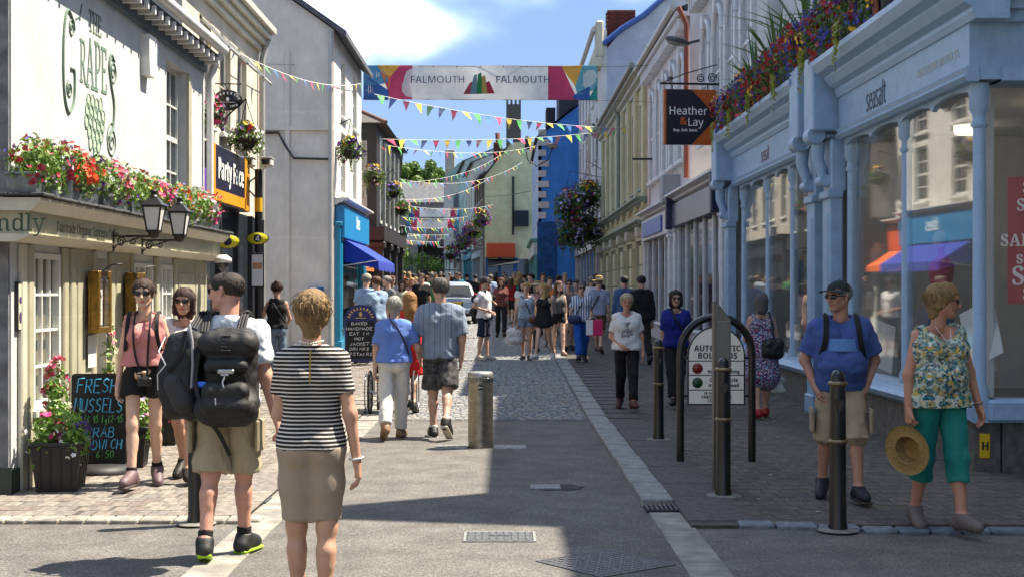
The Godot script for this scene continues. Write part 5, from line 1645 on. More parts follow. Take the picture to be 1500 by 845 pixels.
func covers() -> void:
	var iron := noisy(Color(0.42, 0.42, 0.43), 0.55, "worn", 3.0, 0.15, "grain", true, 0.5)
	var frame := noisy(Color(0.66, 0.66, 0.65), 0.6, "worn", 3.0, 0.1, "grain", true, 0.3)
	# diamond manhole cover with studs
	var c := on_ground(887, 825)
	var t := thing("manhole_cover", "large diamond-patterned iron manhole cover set slantwise in the road", "manhole cover", c, deg_to_rad(38))
	var mb := nb()
	mb.cbox(V3(0, -0.006, 0), V3(0.56, 0.02, 0.56), 0.003)
	part(t, "plate", mb, iron)
	mb = nb()
	for i in 11:
		for j in 11:
			mb.cbox(V3(-0.24 + i * 0.048, 0.006, -0.24 + j * 0.048), V3(0.036, 0.008, 0.014), 0.003, Basis(Vector3.UP, PI / 4 if (i + j) % 2 else -PI / 4))
	part(t, "tread_pattern", mb, noisy(Color(0.52, 0.52, 0.53), 0.45, "worn", 3.0, 0.0, "grain", true, 0.6))
	mb = nb()
	for s in [-1, 1]:
		mb.box(V3(s * 0.29, 0.0, 0), V3(0.022, 0.012, 0.60)); mb.box(V3(0, 0.0, s * 0.29), V3(0.558, 0.012, 0.022))
	part(t, "frame", mb, iron)
	# telephone chamber cover
	c = on_ground(732, 787)
	t = thing("chamber_cover", "rectangular grey chamber cover with pale frame and raised squares", "manhole cover", c)
	part(t, "plate", nb().box(V3(0, -0.004, 0), V3(0.44, 0.016, 0.32)), iron)
	mb = nb()
	for i in 9:
		for j in 5:
			if j == 2 and i > 2 and i < 6: continue
			mb.cbox(V3(-0.192 + i * 0.048, 0.006, -0.12 + j * 0.06), V3(0.036, 0.008, 0.045), 0.002)
	part(t, "raised_squares", mb, noisy(Color(0.50, 0.50, 0.50), 0.5, "worn", 3.0, 0.0, "grain", true, 0.4))
	mb = nb()
	for s in [-1, 1]:
		mb.box(V3(s * 0.232, 0.001, 0), V3(0.018, 0.014, 0.36)); mb.box(V3(0, 0.001, s * 0.171), V3(0.446, 0.014, 0.018))
	part(t, "frame", mb, frame)
	# small drain cover with a tar patch round it
	c = on_ground(799, 714)
	t = thing("drain_cover", "small pale ribbed drain cover in a dark tar patch", "drain cover", c)
	mb = nb()
	var poly := PackedVector2Array()
	for k in 22:
		var a := TAU * k / 22.0
		poly.append(V2(0.1 + cos(a) * (0.22 + 0.03 * sin(k * 2.3)), sin(a) * (0.17 + 0.03 * cos(k * 1.7))))
	mb.prism(poly, -0.004, 0.004, Transform3D(Basis(Vector3.RIGHT, -PI / 2), Vector3.ZERO))
	part(t, "tar_patch", mb, noisy(Color(0.22, 0.22, 0.22), 0.9, "asphalt", 0.3, 0.3, "agg"))
	part(t, "plate", nb().box(V3(0, 0.003, 0), V3(0.25, 0.012, 0.25)), frame)
	for i in 12:
		part(t, "rib", nb().cbox(V3(-0.11 + i * 0.02, 0.010, 0), V3(0.011, 0.008, 0.23), 0.002), frame)
	# gully grates by the kerbs
	for q in [[1.17, 10.25, "iron gully grate at the end of the granite kerb"], [-1.95, 10.6, "iron gully grate by the left channel near the man with backpacks"]]:
		t = thing("gully_grate", q[2], "drain cover", V3(q[0], 0.012, -q[1]))
		part(t, "pit_shade", nb().box(V3(0, -0.006, 0), V3(0.24, 0.012, 0.28)), flat_mat(Color(0.03, 0.03, 0.03), 0.9))  # flat black sheet; the dark under the bars is in its colour
		for i in 7:
			part(t, "bar", nb().cbox(V3(-0.105 + i * 0.035, 0.008, 0), V3(0.014, 0.016, 0.27), 0.003), iron)

func boards() -> void:
	var slate := noisy(Color(0.075, 0.08, 0.085), 0.75, "plaster", 2.0, 0.05, "grain")
	var p := on_ground(143, 692, PAVE)
	var t := thing("chalkboard", "black chalkboard with blue and green chalk offering fresh mussels", "chalkboard", p, 0.12)
	var mb := nb()
	var poly := PackedVector2Array([V2(0.24, 0.05), V2(0.24, 0.84)])
	for k in 6: poly.append(V2(0.21 + cos(PI / 2 * k / 5.0) * 0.03, 0.85 + sin(PI / 2 * k / 5.0) * 0.03))
	for k in 6: poly.append(V2(-0.21 - sin(PI / 2 * k / 5.0) * 0.03, 0.85 + cos(PI / 2 * k / 5.0) * 0.03))
	poly.append(V2(-0.24, 0.05))
	mb.prism(poly, -0.012, 0.012, Transform3D(Basis(Vector3.RIGHT, -0.07), Vector3.ZERO))
	part(t, "panel", mb, slate)
	part(t, "rubber_foot", nb().lathe([V2(0.30, 0.0), V2(0.30, 0.03), V2(0.26, 0.07), V2(0.1, 0.08), V2(0.0, 0.08)], 24, Transform3D(Basis.from_scale(V3(1, 1, 0.7)), V3(0.02, 0, 0))), flat_mat(Color(0.10, 0.10, 0.11), 0.6))
	var blue := flat_mat(Color(0.30, 0.68, 0.86), 0.9)
	var green := flat_mat(Color(0.36, 0.70, 0.36), 0.9)
	var xf := Transform3D(Basis(Vector3.RIGHT, -0.07), V3(0, 0, 0.014))
	chalk(t, "FRESH", 0.12, 0.36, V3(-0.01, 0.77, 0), blue, xf)
	chalk(t, "MUSSELS", 0.12, 0.43, V3(0.0, 0.60, 0), blue, xf)
	chalk(t, "Sml/6.95 lg12-95", 0.065, 0.42, V3(0.0, 0.475, 0), green, xf, 0.0035)
	chalk(t, "CRAB", 0.085, 0.26, V3(0.02, 0.36, 0), blue, xf, 0.005)
	chalk(t, "SANDWICH", 0.085, 0.42, V3(0.0, 0.25, 0), blue, xf, 0.005)
	chalk(t, "6.50", 0.065, 0.16, V3(0.06, 0.16, 0), green, xf, 0.0035)
	# blue arch-topped menu board
	p = on_ground(528, 537, 0.0)
	t = thing("menu_board", "blue arch-topped pavement menu board with white chalk lines", "chalkboard", p, 0.1)
	mb = nb()
	poly = PackedVector2Array([V2(0.31, 0.1), V2(0.31, 0.95)])
	for k in range(1, 14): poly.append(V2(cos(PI * k / 14.0) * 0.31, 0.95 + sin(PI * k / 14.0) * 0.27))
	poly.append(V2(-0.31, 0.95)); poly.append(V2(-0.31, 0.1))
	mb.prism(poly, -0.02, 0.02)
	part(t, "frame", mb, flat_mat(Color(0.06, 0.10, 0.36), 0.4))
	mb = nb()
	for s in [-1, 1]: mb.box(V3(s * 0.29, 0.06, 0), V3(0.035, 0.14, 0.04))
	mb.box(V3(-0.29, 0.5, -0.25), V3(0.03, 1.05, 0.03), Basis(Vector3.RIGHT, 0.3)); mb.box(V3(0.29, 0.5, -0.25), V3(0.03, 1.05, 0.03), Basis(Vector3.RIGHT, 0.3))
	part(t, "leg", mb, flat_mat(Color(0.06, 0.10, 0.36), 0.4))
	part(t, "slate", nb().span(V3(-0.27, 0.16, 0.02), V3(0.27, 0.90, 0.026)), slate)
	mb = nb()
	for k in 11:
		var a := PI * (k + 0.5) / 11.0
		mb.cbox(V3(-cos(a) * 0.23, 0.95 + sin(a) * 0.19, 0.024), V3(0.026, 0.05, 0.008), 0.002, Basis(Vector3.BACK, PI / 2 - a) * Basis(Vector3.BACK, 0.0))
	mb.ball(V3(0, 1.03, 0.022), V3(0.035, 0.05, 0.006), 8, 6)
	mb.cbox(V3(0, 0.955, 0.024), V3(0.2, 0.014, 0.006), 0.002)
	part(t, "gilt_emblem", mb, flat_mat(Color(0.76, 0.62, 0.28), 0.4))
	var white := flat_mat(Color(0.82, 0.82, 0.80), 0.9)
	var lines := ["BAKED", "HANDMADE", "EAT IN", "HOT", "JACKET", "DRINKS", "UPSTAIRS"]
	for i in 7: chalk(t, lines[i], 0.055, 0.065 * lines[i].length(), V3(-0.02, 0.85 - i * 0.1, 0.028), white, Transform3D.IDENTITY, 0.006)

func lantern(px: float, py: float, root_x: float, label: String) -> void:
	# root on the pub fascia; local z out from the wall
	var t := thing("wall_lantern", label, "lantern", V3(-3.73, 2.16, -10.9 - root_x), LEFT, "lanterns on the pub")
	t.scale = V3(0.86, 0.98, 0.86)
	var black := noisy(Color(0.06, 0.06, 0.065), 0.4, "plaster", 2.0)
	var mb := nb()
	mb.tube([V3(0, 0, 0), V3(0, 0, 0.5)], 0.012, 8)
	var sp := []
	for k in 22:
		var a := k / 21.0 * TAU * 1.6
		sp.append(V3(0, -0.055 + sin(a) * lerpf(0.05, 0.01, k / 21.0), 0.09 + cos(a) * lerpf(0.05, 0.01, k / 21.0)))
	mb.tube(sp, 0.008, 6)
	sp = []
	for k in 18:
		var a := PI + k / 17.0 * TAU * 1.3
		sp.append(V3(0, -0.045 + sin(a) * lerpf(0.035, 0.008, k / 17.0), 0.22 + cos(a) * lerpf(0.035, 0.008, k / 17.0)))
	mb.tube(sp, 0.007, 6)
	mb.tube([V3(0, -0.13, 0.0), V3(0, -0.08, 0.05), V3(0, -0.01, 0.30)], 0.007, 6)
	mb.cbox(V3(0, -0.05, 0.004), V3(0.05, 0.2, 0.012), 0.003)
	part(t, "bracket", mb, black)
	var o := V3(0, 0, 0.45)
	part(t, "base", nb().lathe([V2(0.03, -0.02), V2(0.055, 0.0), V2(0.07, 0.04), V2(0.078, 0.05)], 12, shift(o)), black)
	var b0 := 0.06
	var b1 := 0.1
	mb = nb()
	for sx in [-1, 1]:
		for sz in [-1, 1]: mb.tube([o + V3(sx * b0, 0.05, sz * b0), o + V3(sx * b1, 0.29, sz * b1)], 0.011, 5)
	for q in [[b0, 0.05], [b1, 0.29]]:
		for s in [-1, 1]:
			mb.box(o + V3(s * q[0], q[1], 0), V3(0.022, 0.022, q[0] * 2 + 0.022)); mb.box(o + V3(0, q[1], s * q[0]), V3(q[0] * 2 - 0.022, 0.021, 0.021))
	part(t, "frame", mb, black)
	for s in [[1, 0], [-1, 0], [0, 1], [0, -1]]:
		mb = nb()
		var d := V3(s[0], 0, s[1])
		var e := V3(s[1], 0, s[0])
		mb.flat([o + d * b0 - e * b0 + V3(0, 0.05, 0), o + d * b0 + e * b0 + V3(0, 0.05, 0), o + d * b1 + e * b1 + V3(0, 0.29, 0), o + d * b1 - e * b1 + V3(0, 0.29, 0)], d)
		var fr := StandardMaterial3D.new()
		fr.albedo_color = Color(0.80, 0.80, 0.78, 1); fr.roughness = 0.35
		if MM.has("frost"): fr = MM.frost
		MM.frost = fr
		part(t, "pane", mb, fr)
	mb = nb()
	for k in 4:
		var a0 := PI / 4 + k * PI / 2
		var a1 := a0 + PI / 2
		var r := b1 * 1.414 + 0.03
		var q0 := o + V3(cos(a0) * r, 0.30, sin(a0) * r)
		var q1 := o + V3(cos(a1) * r, 0.30, sin(a1) * r)
		var q2 := o + V3(cos(a1) * 0.05, 0.385, sin(a1) * 0.05)
		var q3 := o + V3(cos(a0) * 0.05, 0.385, sin(a0) * 0.05)
		mb.flat([q0, q1, q2, q3], V3(cos(a0 + PI / 4), 1, sin(a0 + PI / 4)))
		mb.flat([q0, q1, o + V3(0, 0.30, 0)], Vector3.DOWN)
	mb.lathe([V2(0.05, 0.385), V2(0.035, 0.40), V2(0.03, 0.425), V2(0.045, 0.435), V2(0.02, 0.45), V2(0.0, 0.455)], 12, shift(o))
	part(t, "roof", mb, black)

func pub_things() -> void:
	lantern(233, 316, 2.07, "black framed lantern on the bracket over the menu case, nearer the painted corner")
	lantern(271, 330, 3.1, "black framed lantern on the bracket nearer the purple shop")
	var brass := noisy(Color(0.62, 0.47, 0.18), 0.42, "worn", 2.0, 0.1, "grain", true, 0.6)
	for q in [[1.78, "brass menu case with white menu on the olive panel near the first window"], [3.02, "brass menu case with white menu beyond the pub door"]]:
		var t := thing("menu_case", q[1], "menu case", V3(-3.86, 1.27, -10.9 - q[0]), LEFT, "menu cases on the pub")
		var mb := nb()
		mb.cbox(V3(0.18, 0.27, 0.0), V3(0.40, 0.58, 0.03), 0.004)
		part(t, "back", mb, brass)
		for z in [[0.0, 0.27, 0.06, 0.58], [0.36, 0.27, 0.06, 0.58], [0.18, 0.53, 0.30, 0.06], [0.18, 0.01, 0.30, 0.06]]:
			part(t, "frame", nb().cbox(V3(z[0], z[1], 0.05), V3(z[2], z[3], 0.08), 0.006), brass)
		part(t, "menu", nb().box(V3(0.18, 0.27, 0.022), V3(0.27, 0.44, 0.004)), flat_mat(Color(0.85, 0.84, 0.80), 0.8))
		part(t, "pane", nb().flat([V3(0.03, 0.04, 0.075), V3(0.33, 0.04, 0.075), V3(0.33, 0.50, 0.075), V3(0.03, 0.50, 0.075)], Vector3.BACK), glass_mat())
		for k in 9:
			part(t, "print_line", nb().box(V3(0.18, 0.45 - k * 0.042, 0.0245), V3(0.2 - (k % 3) * 0.03, 0.008, 0.001)), flat_mat(Color(0.5, 0.5, 0.5), 0.9))
		part(t, "picture_lamp", nb().tube([V3(0.18, 0.56, 0.06), V3(0.22, 0.62, 0.14), V3(0.34, 0.63, 0.20)], 0.008, 6), flat_mat(Color(0.2, 0.2, 0.2), 0.4))
	var t := thing("wall_plaque", "narrow black framed plaque with purple emblem on the pub pier", "plaque", V3(-3.945, 1.33, -10.97), LEFT)
	var mb := nb()
	mb.cbox(V3(0.055, 0.19, 0.012), V3(0.11, 0.40, 0.024), 0.004)
	part(t, "frame", mb, flat_mat(Color(0.05, 0.05, 0.06), 0.4))
	part(t, "face", nb().box(V3(0.055, 0.19, 0.026), V3(0.09, 0.37, 0.003)), flat_mat(Color(0.72, 0.70, 0.62), 0.5))
	mb = nb()
	mb.ball(V3(0.055, 0.24, 0.028), V3(0.035, 0.03, 0.002), 12, 6)
	mb.ball(V3(0.055, 0.1, 0.028), V3(0.036, 0.05, 0.002), 12, 6)
	part(t, "emblem", mb, flat_mat(Color(0.24, 0.14, 0.34), 0.5))
	t = thing("dome_camera", "small white dome security camera under the pub fascia end", "camera", V3(-3.62, 2.0, -17.5))
	part(t, "dome", nb().lathe([V2(0.0, -0.1), V2(0.05, -0.085), V2(0.07, -0.04), V2(0.075, 0.0)], 16), flat_mat(Color(0.25, 0.25, 0.27), 0.1))
	part(t, "housing", nb().lathe([V2(0.075, 0.0), V2(0.11, 0.0), V2(0.11, 0.05), V2(0.05, 0.1), V2(0.0, 0.1)], 16), flat_mat(Color(0.82, 0.82, 0.80), 0.4))
	t = thing("menu_sheet", "white menu sheet pinned below the first brass menu case", "menu", V3(-3.885, 0.95, -12.82), LEFT)
	part(t, "sheet", nb().box(V3(0, 0.13, 0.0), V3(0.24, 0.30, 0.006)), flat_mat(Color(0.82, 0.82, 0.80), 0.8))

func hung_signs() -> void:
	var black := flat_mat(Color(0.06, 0.06, 0.065), 0.4)
	# estate agent's hanging sign
	var d := 26.9
	var c := at(1011, 172, d)
	var t := thing("hanging_sign", "square navy hanging sign with orange corners reading Heather & Lay", "sign", c, 0.12)
	var mb := nb()
	mb.cbox(Vector3.ZERO, V3(1.04, 1.09, 0.09), 0.01)
	part(t, "board", mb, noisy(Color(0.045, 0.05, 0.13), 0.4, "plaster", 1.0))
	var orange := noisy(Color(0.76, 0.36, 0.08), 0.45, "plaster", 1.0)
	for s in [1.0, -1.0]:
		part(t, "orange_corner", nb().prism(PackedVector2Array([V2(0.02, 0.543 * s), V2(0.517, 0.543 * s), V2(0.517, 0.03 * s)]), 0.045, 0.05), orange)
	part(t, "orange_edge", nb().span(V3(-0.53, -0.545, -0.05), V3(-0.49, 0.545, 0.05)), orange)
	var white := flat_mat(Color(0.88, 0.88, 0.88), 0.5)
	words(t, "Heather", 0.155, white, shift(V3(-0.05, 0.12, 0.05)), "Droid Sans", false)
	words(t, "Lay", 0.155, white, shift(V3(0.10, -0.10, 0.05)), "Droid Sans", false)
	words(t, "&", 0.15, orange, shift(V3(-0.15, -0.08, 0.05)), "Droid Sans", true)
	words(t, "Buy. Sell. Rent.", 0.05, white, shift(V3(-0.1, -0.26, 0.05)), "Droid Sans", true)
	mb = nb()
	mb.box(V3(0.0, 0.66, 0), V3(1.2, 0.04, 0.04))
	for s in [-0.36, 0.36]: mb.tube([V3(s, 0.66, 0), V3(s, 0.545, 0)], 0.012, 6)
	mb.tube([V3(0.55, 1.05, 0), V3(0.3, 0.98, 0), V3(-0.1, 0.86, 0), V3(-0.5, 0.70, 0)], 0.012, 6)
	mb.tube(spiral(V2(0.45, 0.78), 0.1, 0.02, 0.0, 1.8, 0.0), 0.012, 6)
	mb.tube(spiral(V2(0.22, 0.77), 0.085, 0.02, 1.0, 1.8, 0.0), 0.012, 6)
	mb.tube(spiral(V2(-0.4, 0.74), 0.06, 0.015, 0.0, 1.6, 0.0), 0.012, 6)
	mb.box(V3(0.6, 0.9, 0), V3(0.03, 0.6, 0.05))
	part(t, "scrolled_bracket", mb, black)
	# oval sign over the party shop
	c = at(333, 147, 20.0)
	t = thing("oval_sign", "black oval hanging sign with white lettering and emblem", "sign", c, 0.1)
	part(t, "board", nb().lathe([V2(0.0, -0.012), V2(0.21, -0.012), V2(0.215, 0.0), V2(0.21, 0.012), V2(0.0, 0.012)], 28, Transform3D(Basis(V3(1, 0, 0), V3(0, 0, 0.72), V3(0, -0.72, 0)) * Basis.IDENTITY, Vector3.ZERO)), flat_mat(Color(0.07, 0.07, 0.075), 0.4))
	mb = nb()
	for k in 9:
		var a := PI * (k + 0.7) / 9.4
		mb.cbox(V3(-cos(a) * 0.165, sin(a) * 0.105, 0.013), V3(0.022, 0.032, 0.004), 0.001, Basis(Vector3.BACK, (PI / 2 - a) * 0.8))
	part(t, "lettering_band", mb, white)
	words(t, "ey", 0.04, white, Transform3D(Basis(Vector3.BACK, -0.2), V3(-0.07, -0.085, 0.012)), "Droid Sans", true)
	words(t, "race", 0.04, white, Transform3D(Basis(Vector3.BACK, 0.25), V3(0.09, -0.075, 0.012)), "Droid Sans", true)
	mb = nb()
	mb.ball(V3(0, 0.015, 0.012), V3(0.025, 0.03, 0.004), 10, 6)
	mb.box(V3(0, -0.03, 0.012), V3(0.22, 0.006, 0.004))
	part(t, "emblem", mb, white)
	mb = nb()
	mb.tube([V3(-0.55, 0.24, 0), V3(0.2, 0.24, 0)], 0.01, 6)
	mb.tube([V3(0, 0.15, 0), V3(-0.04, 0.24, 0)], 0.006, 5)
	mb.tube([V3(0, 0.15, 0), V3(0.04, 0.24, 0)], 0.006, 5)
	part(t, "bracket", mb, black)
	# black pole with cameras, yellow oval and timetable
	d = 21.5
	var base := at(378, 425, d)
	t = thing("signpost", "black pole with yellow oval number 4 sign and timetable panel", "signpost", V3(base.x, rise(d) + PAVE, base.z))
	part(t, "pole", nb().tube([V3(0, -0.05, 0), V3(0, 3.45, 0)], 0.06, 12), black)
	part(t, "yellow_band", nb().tube([V3(0, 2.78, 0), V3(0, 3.0, 0)], 0.063, 12), flat_mat(Color(0.80, 0.62, 0.05), 0.5))
	yellow_oval(t, V3(0, 2.36, 0.07), true)
	var tt := part(t, "timetable_frame", nb().cbox(V3(0, 1.86, 0.07), V3(0.21, 0.54, 0.03), 0.006), black)
	part(tt, "timetable", nb().box(V3(0, 1.86, 0.087), V3(0.175, 0.49, 0.004)), flat_mat(Color(0.80, 0.80, 0.80), 0.6))
	part(tt, "printed_map", nb().box(V3(0, 1.93, 0.0895), V3(0.15, 0.1, 0.002)), flat_mat(Color(0.70, 0.50, 0.36), 0.6))
	for s in [-1.0, 1.0]:
		var cam := nb()
		cam.cbox(V3(s * 0.14, 3.55, 0.05), V3(0.18, 0.12, 0.26), 0.02)
		cam.cbox(V3(s * 0.14, 3.62, 0.06), V3(0.2, 0.015, 0.32), 0.004)
		cam.tube([V3(s * 0.14, 3.5, 0.0), V3(0, 3.4, 0)], 0.015, 6)
		var cm := part(t, "security_camera", cam, flat_mat(Color(0.72, 0.72, 0.70), 0.5))
		cam = nb()
		cam.box(V3(s * 0.14, 3.55, 0.182), V3(0.12, 0.08, 0.004))
		part(cm, "lens", cam, flat_mat(Color(0.05, 0.05, 0.06), 0.1))
	part(t, "cable", nb().tube([V3(0, 3.35, 0.02), V3(-0.12, 3.25, 0.1), V3(-0.14, 3.12, 0.06), V3(-0.05, 3.02, 0.05)], 0.014, 6), black)
	c = at(333, 354, 19.0)
	t = thing("yellow_oval_sign", "yellow oval sign on a bracket behind the pub flowers", "sign", c)
	yellow_oval(t, Vector3.ZERO, false)
	part(t, "bracket", nb().tube([V3(-0.4, 0, -0.02), V3(0, 0, -0.02)], 0.015, 6), black)
	# blue poster case on the gable wall
	c = at(462, 446, 30.9)
	t = thing("poster_case", "bright blue wall-mounted leaflet case on the gable end", "poster case", c)
	part(t, "case", nb().cbox(V3(0, 0, 0), V3(0.36, 0.78, 0.16), 0.02), flat_mat(Color(0.08, 0.32, 0.62), 0.4))
	part(t, "coloured_strip", nb().box(V3(0, -0.28, 0.083), V3(0.32, 0.1, 0.006)), flat_mat(Color(0.70, 0.45, 0.15), 0.5))
	# hexagonal board on the street front of the gable house (seen in the shop windows)
	# street lamps on the right-hand walls
	for q in [[993, 60, 29.2, "flat grey street lamp head on the arched house's red pipe"], [876, 184, 57.0, "flat grey street lamp head on the tall white house"], [0, 0, 0, ""]]:
		if q[2] == 0: continue
		c = at(q[0], q[1], q[2])
		t = thing("street_lamp", q[3], "street lamp", c, 0.0, "lamps on the right-hand walls")
		part(t, "head", nb().ball(Vector3.ZERO, V3(0.28, 0.085, 0.14), 18, 10, Basis(Vector3.BACK, -0.25)), flat_mat(Color(0.24, 0.26, 0.27), 0.45))
		part(t, "lens", nb().ball(V3(-0.03, -0.045, 0), V3(0.22, 0.06, 0.11), 16, 8, Basis(Vector3.BACK, -0.25)), flat_mat(Color(0.45, 0.46, 0.44), 0.15))
		part(t, "arm", nb().tube([V3(0.2, -0.05, 0), V3(4.2 - c.x, 0.02, 0)], 0.03, 8), flat_mat(Color(0.24, 0.26, 0.27), 0.45))
	# camera and floodlight on the blue house
	c = at(810, 214, 75.6)
	t = thing("floodlight", "small floodlight with looping black cable on the blue wall", "floodlight", c)
	part(t, "housing", nb().cbox(V3(0, 0, 0), V3(0.5, 0.3, 0.35), 0.04), flat_mat(Color(0.5, 0.45, 0.36), 0.5))
	part(t, "cable", nb().tube([V3(0, -0.1, 0.3), V3(-0.3, -0.8, 0.3), V3(-0.9, -1.15, 0.3), V3(-1.4, -0.8, 0.3), V3(-1.55, 0.0, 0.3), V3(-1.4, 0.2, 0.2)], 0.035, 6), black)
	part(t, "junction_box", nb().cbox(V3(-1.42, 0.15, 0.2), V3(0.28, 0.75, 0.28), 0.08), black)
	# black vertical banner on the left row
	c = at(589, 345, 52.0)
	t = thing("blade_sign", "narrow black vertical projecting sign beyond the dark shop", "sign", c)
	part(t, "board", nb().cbox(Vector3.ZERO, V3(0.22, 0.68, 0.05), 0.01), flat_mat(Color(0.05, 0.05, 0.05), 0.4))
	mb = nb()
	mb.box(V3(0.0, 0.0, 0.027), V3(0.05, 0.5, 0.004))
	mb.tube([V3(-0.4, 0.36, 0), V3(0.11, 0.36, 0)], 0.015, 5)
	part(t, "pale_strip", mb, flat_mat(Color(0.7, 0.7, 0.68), 0.5))
	# bracket rod on the cream house
	c = at(950, 233, 38.6)
	t = thing("flag_bracket", "plain black rod bracket on the arched house end", "bracket", c)
	part(t, "rod", nb().tube([V3(-0.45, 0, 0), V3(0.3, 0, 0)], 0.03, 8), black)

func yellow_oval(t: Node3D, o: Vector3, number: bool) -> void:
	var mb := nb()
	mb.lathe([V2(0.0, 0.0), V2(0.18, 0.0), V2(0.18, 0.012), V2(0.0, 0.012)], 28, Transform3D(Basis(V3(1, 0, 0), V3(0, 0, 1), V3(0, -0.55, 0)), o))
	part(t, "oval", mb, flat_mat(Color(0.20, 0.20, 0.08), 0.5))
	part(t, "yellow_face", nb().lathe([V2(0.0, 0.0), V2(0.165, 0.0), V2(0.165, 0.004), V2(0.0, 0.004)], 28, Transform3D(Basis(V3(1, 0, 0), V3(0, 0, 1), V3(0, -0.54, 0)), o + V3(0, 0, 0.012))), flat_mat(Color(0.80, 0.76, 0.12), 0.5))
	part(t, "dark_disc", nb().lathe([V2(0.0, 0.0), V2(0.06, 0.0), V2(0.06, 0.003), V2(0.0, 0.003)], 20, Transform3D(Basis(Vector3.RIGHT, PI / 2), o + V3(0, 0, 0.0165))), flat_mat(Color(0.08, 0.09, 0.2), 0.5))
	if number: words(t, "4", 0.085, flat_mat(Color(0.85, 0.85, 0.85), 0.5), shift(o + V3(0, 0, 0.022)), "Droid Sans", true)

func vehicles() -> void:
	# silver hatchback seen from behind
	var d := 47.0
	var c := at(665, 425, d)
	var t := thing("parked_car", "silver hatchback seen from behind among the crowd", "car", V3(c.x, rise(d), -d), 0.04)
	var silver := noisy(Color(0.66, 0.69, 0.73), 0.3, "plaster", 0.5, 0.0, "grain", true, 0.5)
	silver.clearcoat_enabled = true
	var glass := flat_mat(Color(0.05, 0.09, 0.11), 0.08)
	var w := 0.84
	var mb := nb()
	# lofted shell: side outline with a rounded section
	var prof := [[0.02, 0.35, 0.62, 0.80], [-0.02, 0.62, 0.90, 0.82], [-0.10, 0.9, 0.98, 0.80], [-0.7, 0.9, 1.0, 0.84], [-2.6, 0.9, 0.98, 0.84], [-3.6, 0.7, 0.82, 0.78], [-3.85, 0.45, 0.62, 0.66]]
	var rings := []
	for q in prof:
		var r := []
		for k in 20:
			var a := TAU * k / 20.0
			var cx: float = signf(cos(a)) * pow(absf(cos(a)), 0.45) * q[3]
			var cy: float = (0.28 + q[2]) / 2 + signf(sin(a)) * pow(absf(sin(a)), 0.45) * (q[2] - 0.28) / 2
			r.append(V3(cx, cy, q[0]))
		rings.append(r)
	loft(mb, rings)
	part(t, "body", mb, silver)
	mb = nb()
	rings = []
	for q in [[-0.12, 0.96, 1.02, 0.72], [-0.36, 1.0, 1.40, 0.60], [-0.75, 1.0, 1.48, 0.57], [-1.7, 1.0, 1.47, 0.57], [-2.75, 0.94, 1.0, 0.70]]:
		var r := []
		for k in 20:
			var a := TAU * k / 20.0
			var top: float = q[2]
			var yy: float = (0.9 + top) / 2 + signf(sin(a)) * pow(absf(sin(a)), 0.5) * (top - 0.9) / 2
			var ww: float = lerpf(0.74, q[3], clampf((yy - 0.9) / maxf(top - 0.9, 0.01), 0, 1))
			r.append(V3(signf(cos(a)) * pow(absf(cos(a)), 0.4) * ww, yy, q[0]))
		rings.append(r)
	loft(mb, rings)
	part(t, "cabin", mb, silver)
	part(t, "rear_window", nb().prism(PackedVector2Array([V2(-0.62, 0.0), V2(0.62, 0.0), V2(0.53, 0.38), V2(-0.53, 0.38)]), 0.0, 0.02, Transform3D(Basis(Vector3.RIGHT, -0.52), V3(0, 1.0, -0.09))), glass)
	for s in [-1.0, 1.0]:
		part(t, "side_window", nb().prism(PackedVector2Array([V2(0.5, 1.02), V2(2.3, 1.02), V2(1.7, 1.38), V2(0.7, 1.4)]), 0.0, 0.012, Transform3D(Basis(V3(0, 0, -1), V3(-s * 0.25, 1, 0).normalized(), V3(s, 0.2, 0)), V3(s * 0.93, 0.0, 0))), glass)
		part(t, "tail_lamp", nb().cbox(V3(s * 0.73, 0.88, 0.0), V3(0.16, 0.42, 0.1), 0.04), flat_mat(Color(0.50, 0.05, 0.05), 0.2))
		for z in [-0.65, -3.1]:
			var wh := part(t, "wheel", nb().lathe([V2(0.2, -0.09), V2(0.29, -0.09), V2(0.31, -0.05), V2(0.31, 0.05), V2(0.29, 0.09), V2(0.2, 0.09)], 20, Transform3D(Basis(Vector3.BACK, PI / 2), V3(s * 0.74, 0.31, z))), flat_mat(Color(0.05, 0.05, 0.05), 0.8))
			part(wh, "rim", nb().lathe([V2(0.0, -0.08), V2(0.2, -0.085), V2(0.2, 0.085), V2(0.0, 0.08)], 16, Transform3D(Basis(Vector3.BACK, PI / 2), V3(s * 0.745, 0.31, z))), flat_mat(Color(0.6, 0.6, 0.6), 0.3, 0.8))
	part(t, "bumper", nb().cbox(V3(0, 0.46, 0.02), V3(1.56, 0.22, 0.16), 0.06), silver)
	part(t, "dark_trim", nb().cbox(V3(0, 0.34, 0.02), V3(1.5, 0.1, 0.14), 0.03), flat_mat(Color(0.08, 0.08, 0.09), 0.6))
	part(t, "plate_recess", nb().cbox(V3(0, 0.72, 0.035), V3(0.62, 0.16, 0.03), 0.02), flat_mat(Color(0.12, 0.12, 0.12), 0.5))
	part(t, "number_plate", nb().cbox(V3(0, 0.72, 0.053), V3(0.52, 0.11, 0.012), 0.003), flat_mat(Color(0.80, 0.66, 0.08), 0.4))
	part(t, "wiper", nb().tube([V3(0.35, 1.05, -0.05), V3(-0.1, 1.1, -0.06)], 0.01, 5), flat_mat(Color(0.05, 0.05, 0.05), 0.5))
	# wheelchair
	var p := on_ground(574, 606)
	t = thing("wheelchair", "folding wheelchair with grey spoked wheels beside the woman in red", "wheelchair", p, PI)
	var tyre := flat_mat(Color(0.12, 0.12, 0.13), 0.7)
	var chrome := flat_mat(Color(0.6, 0.6, 0.62), 0.25, 0.9)
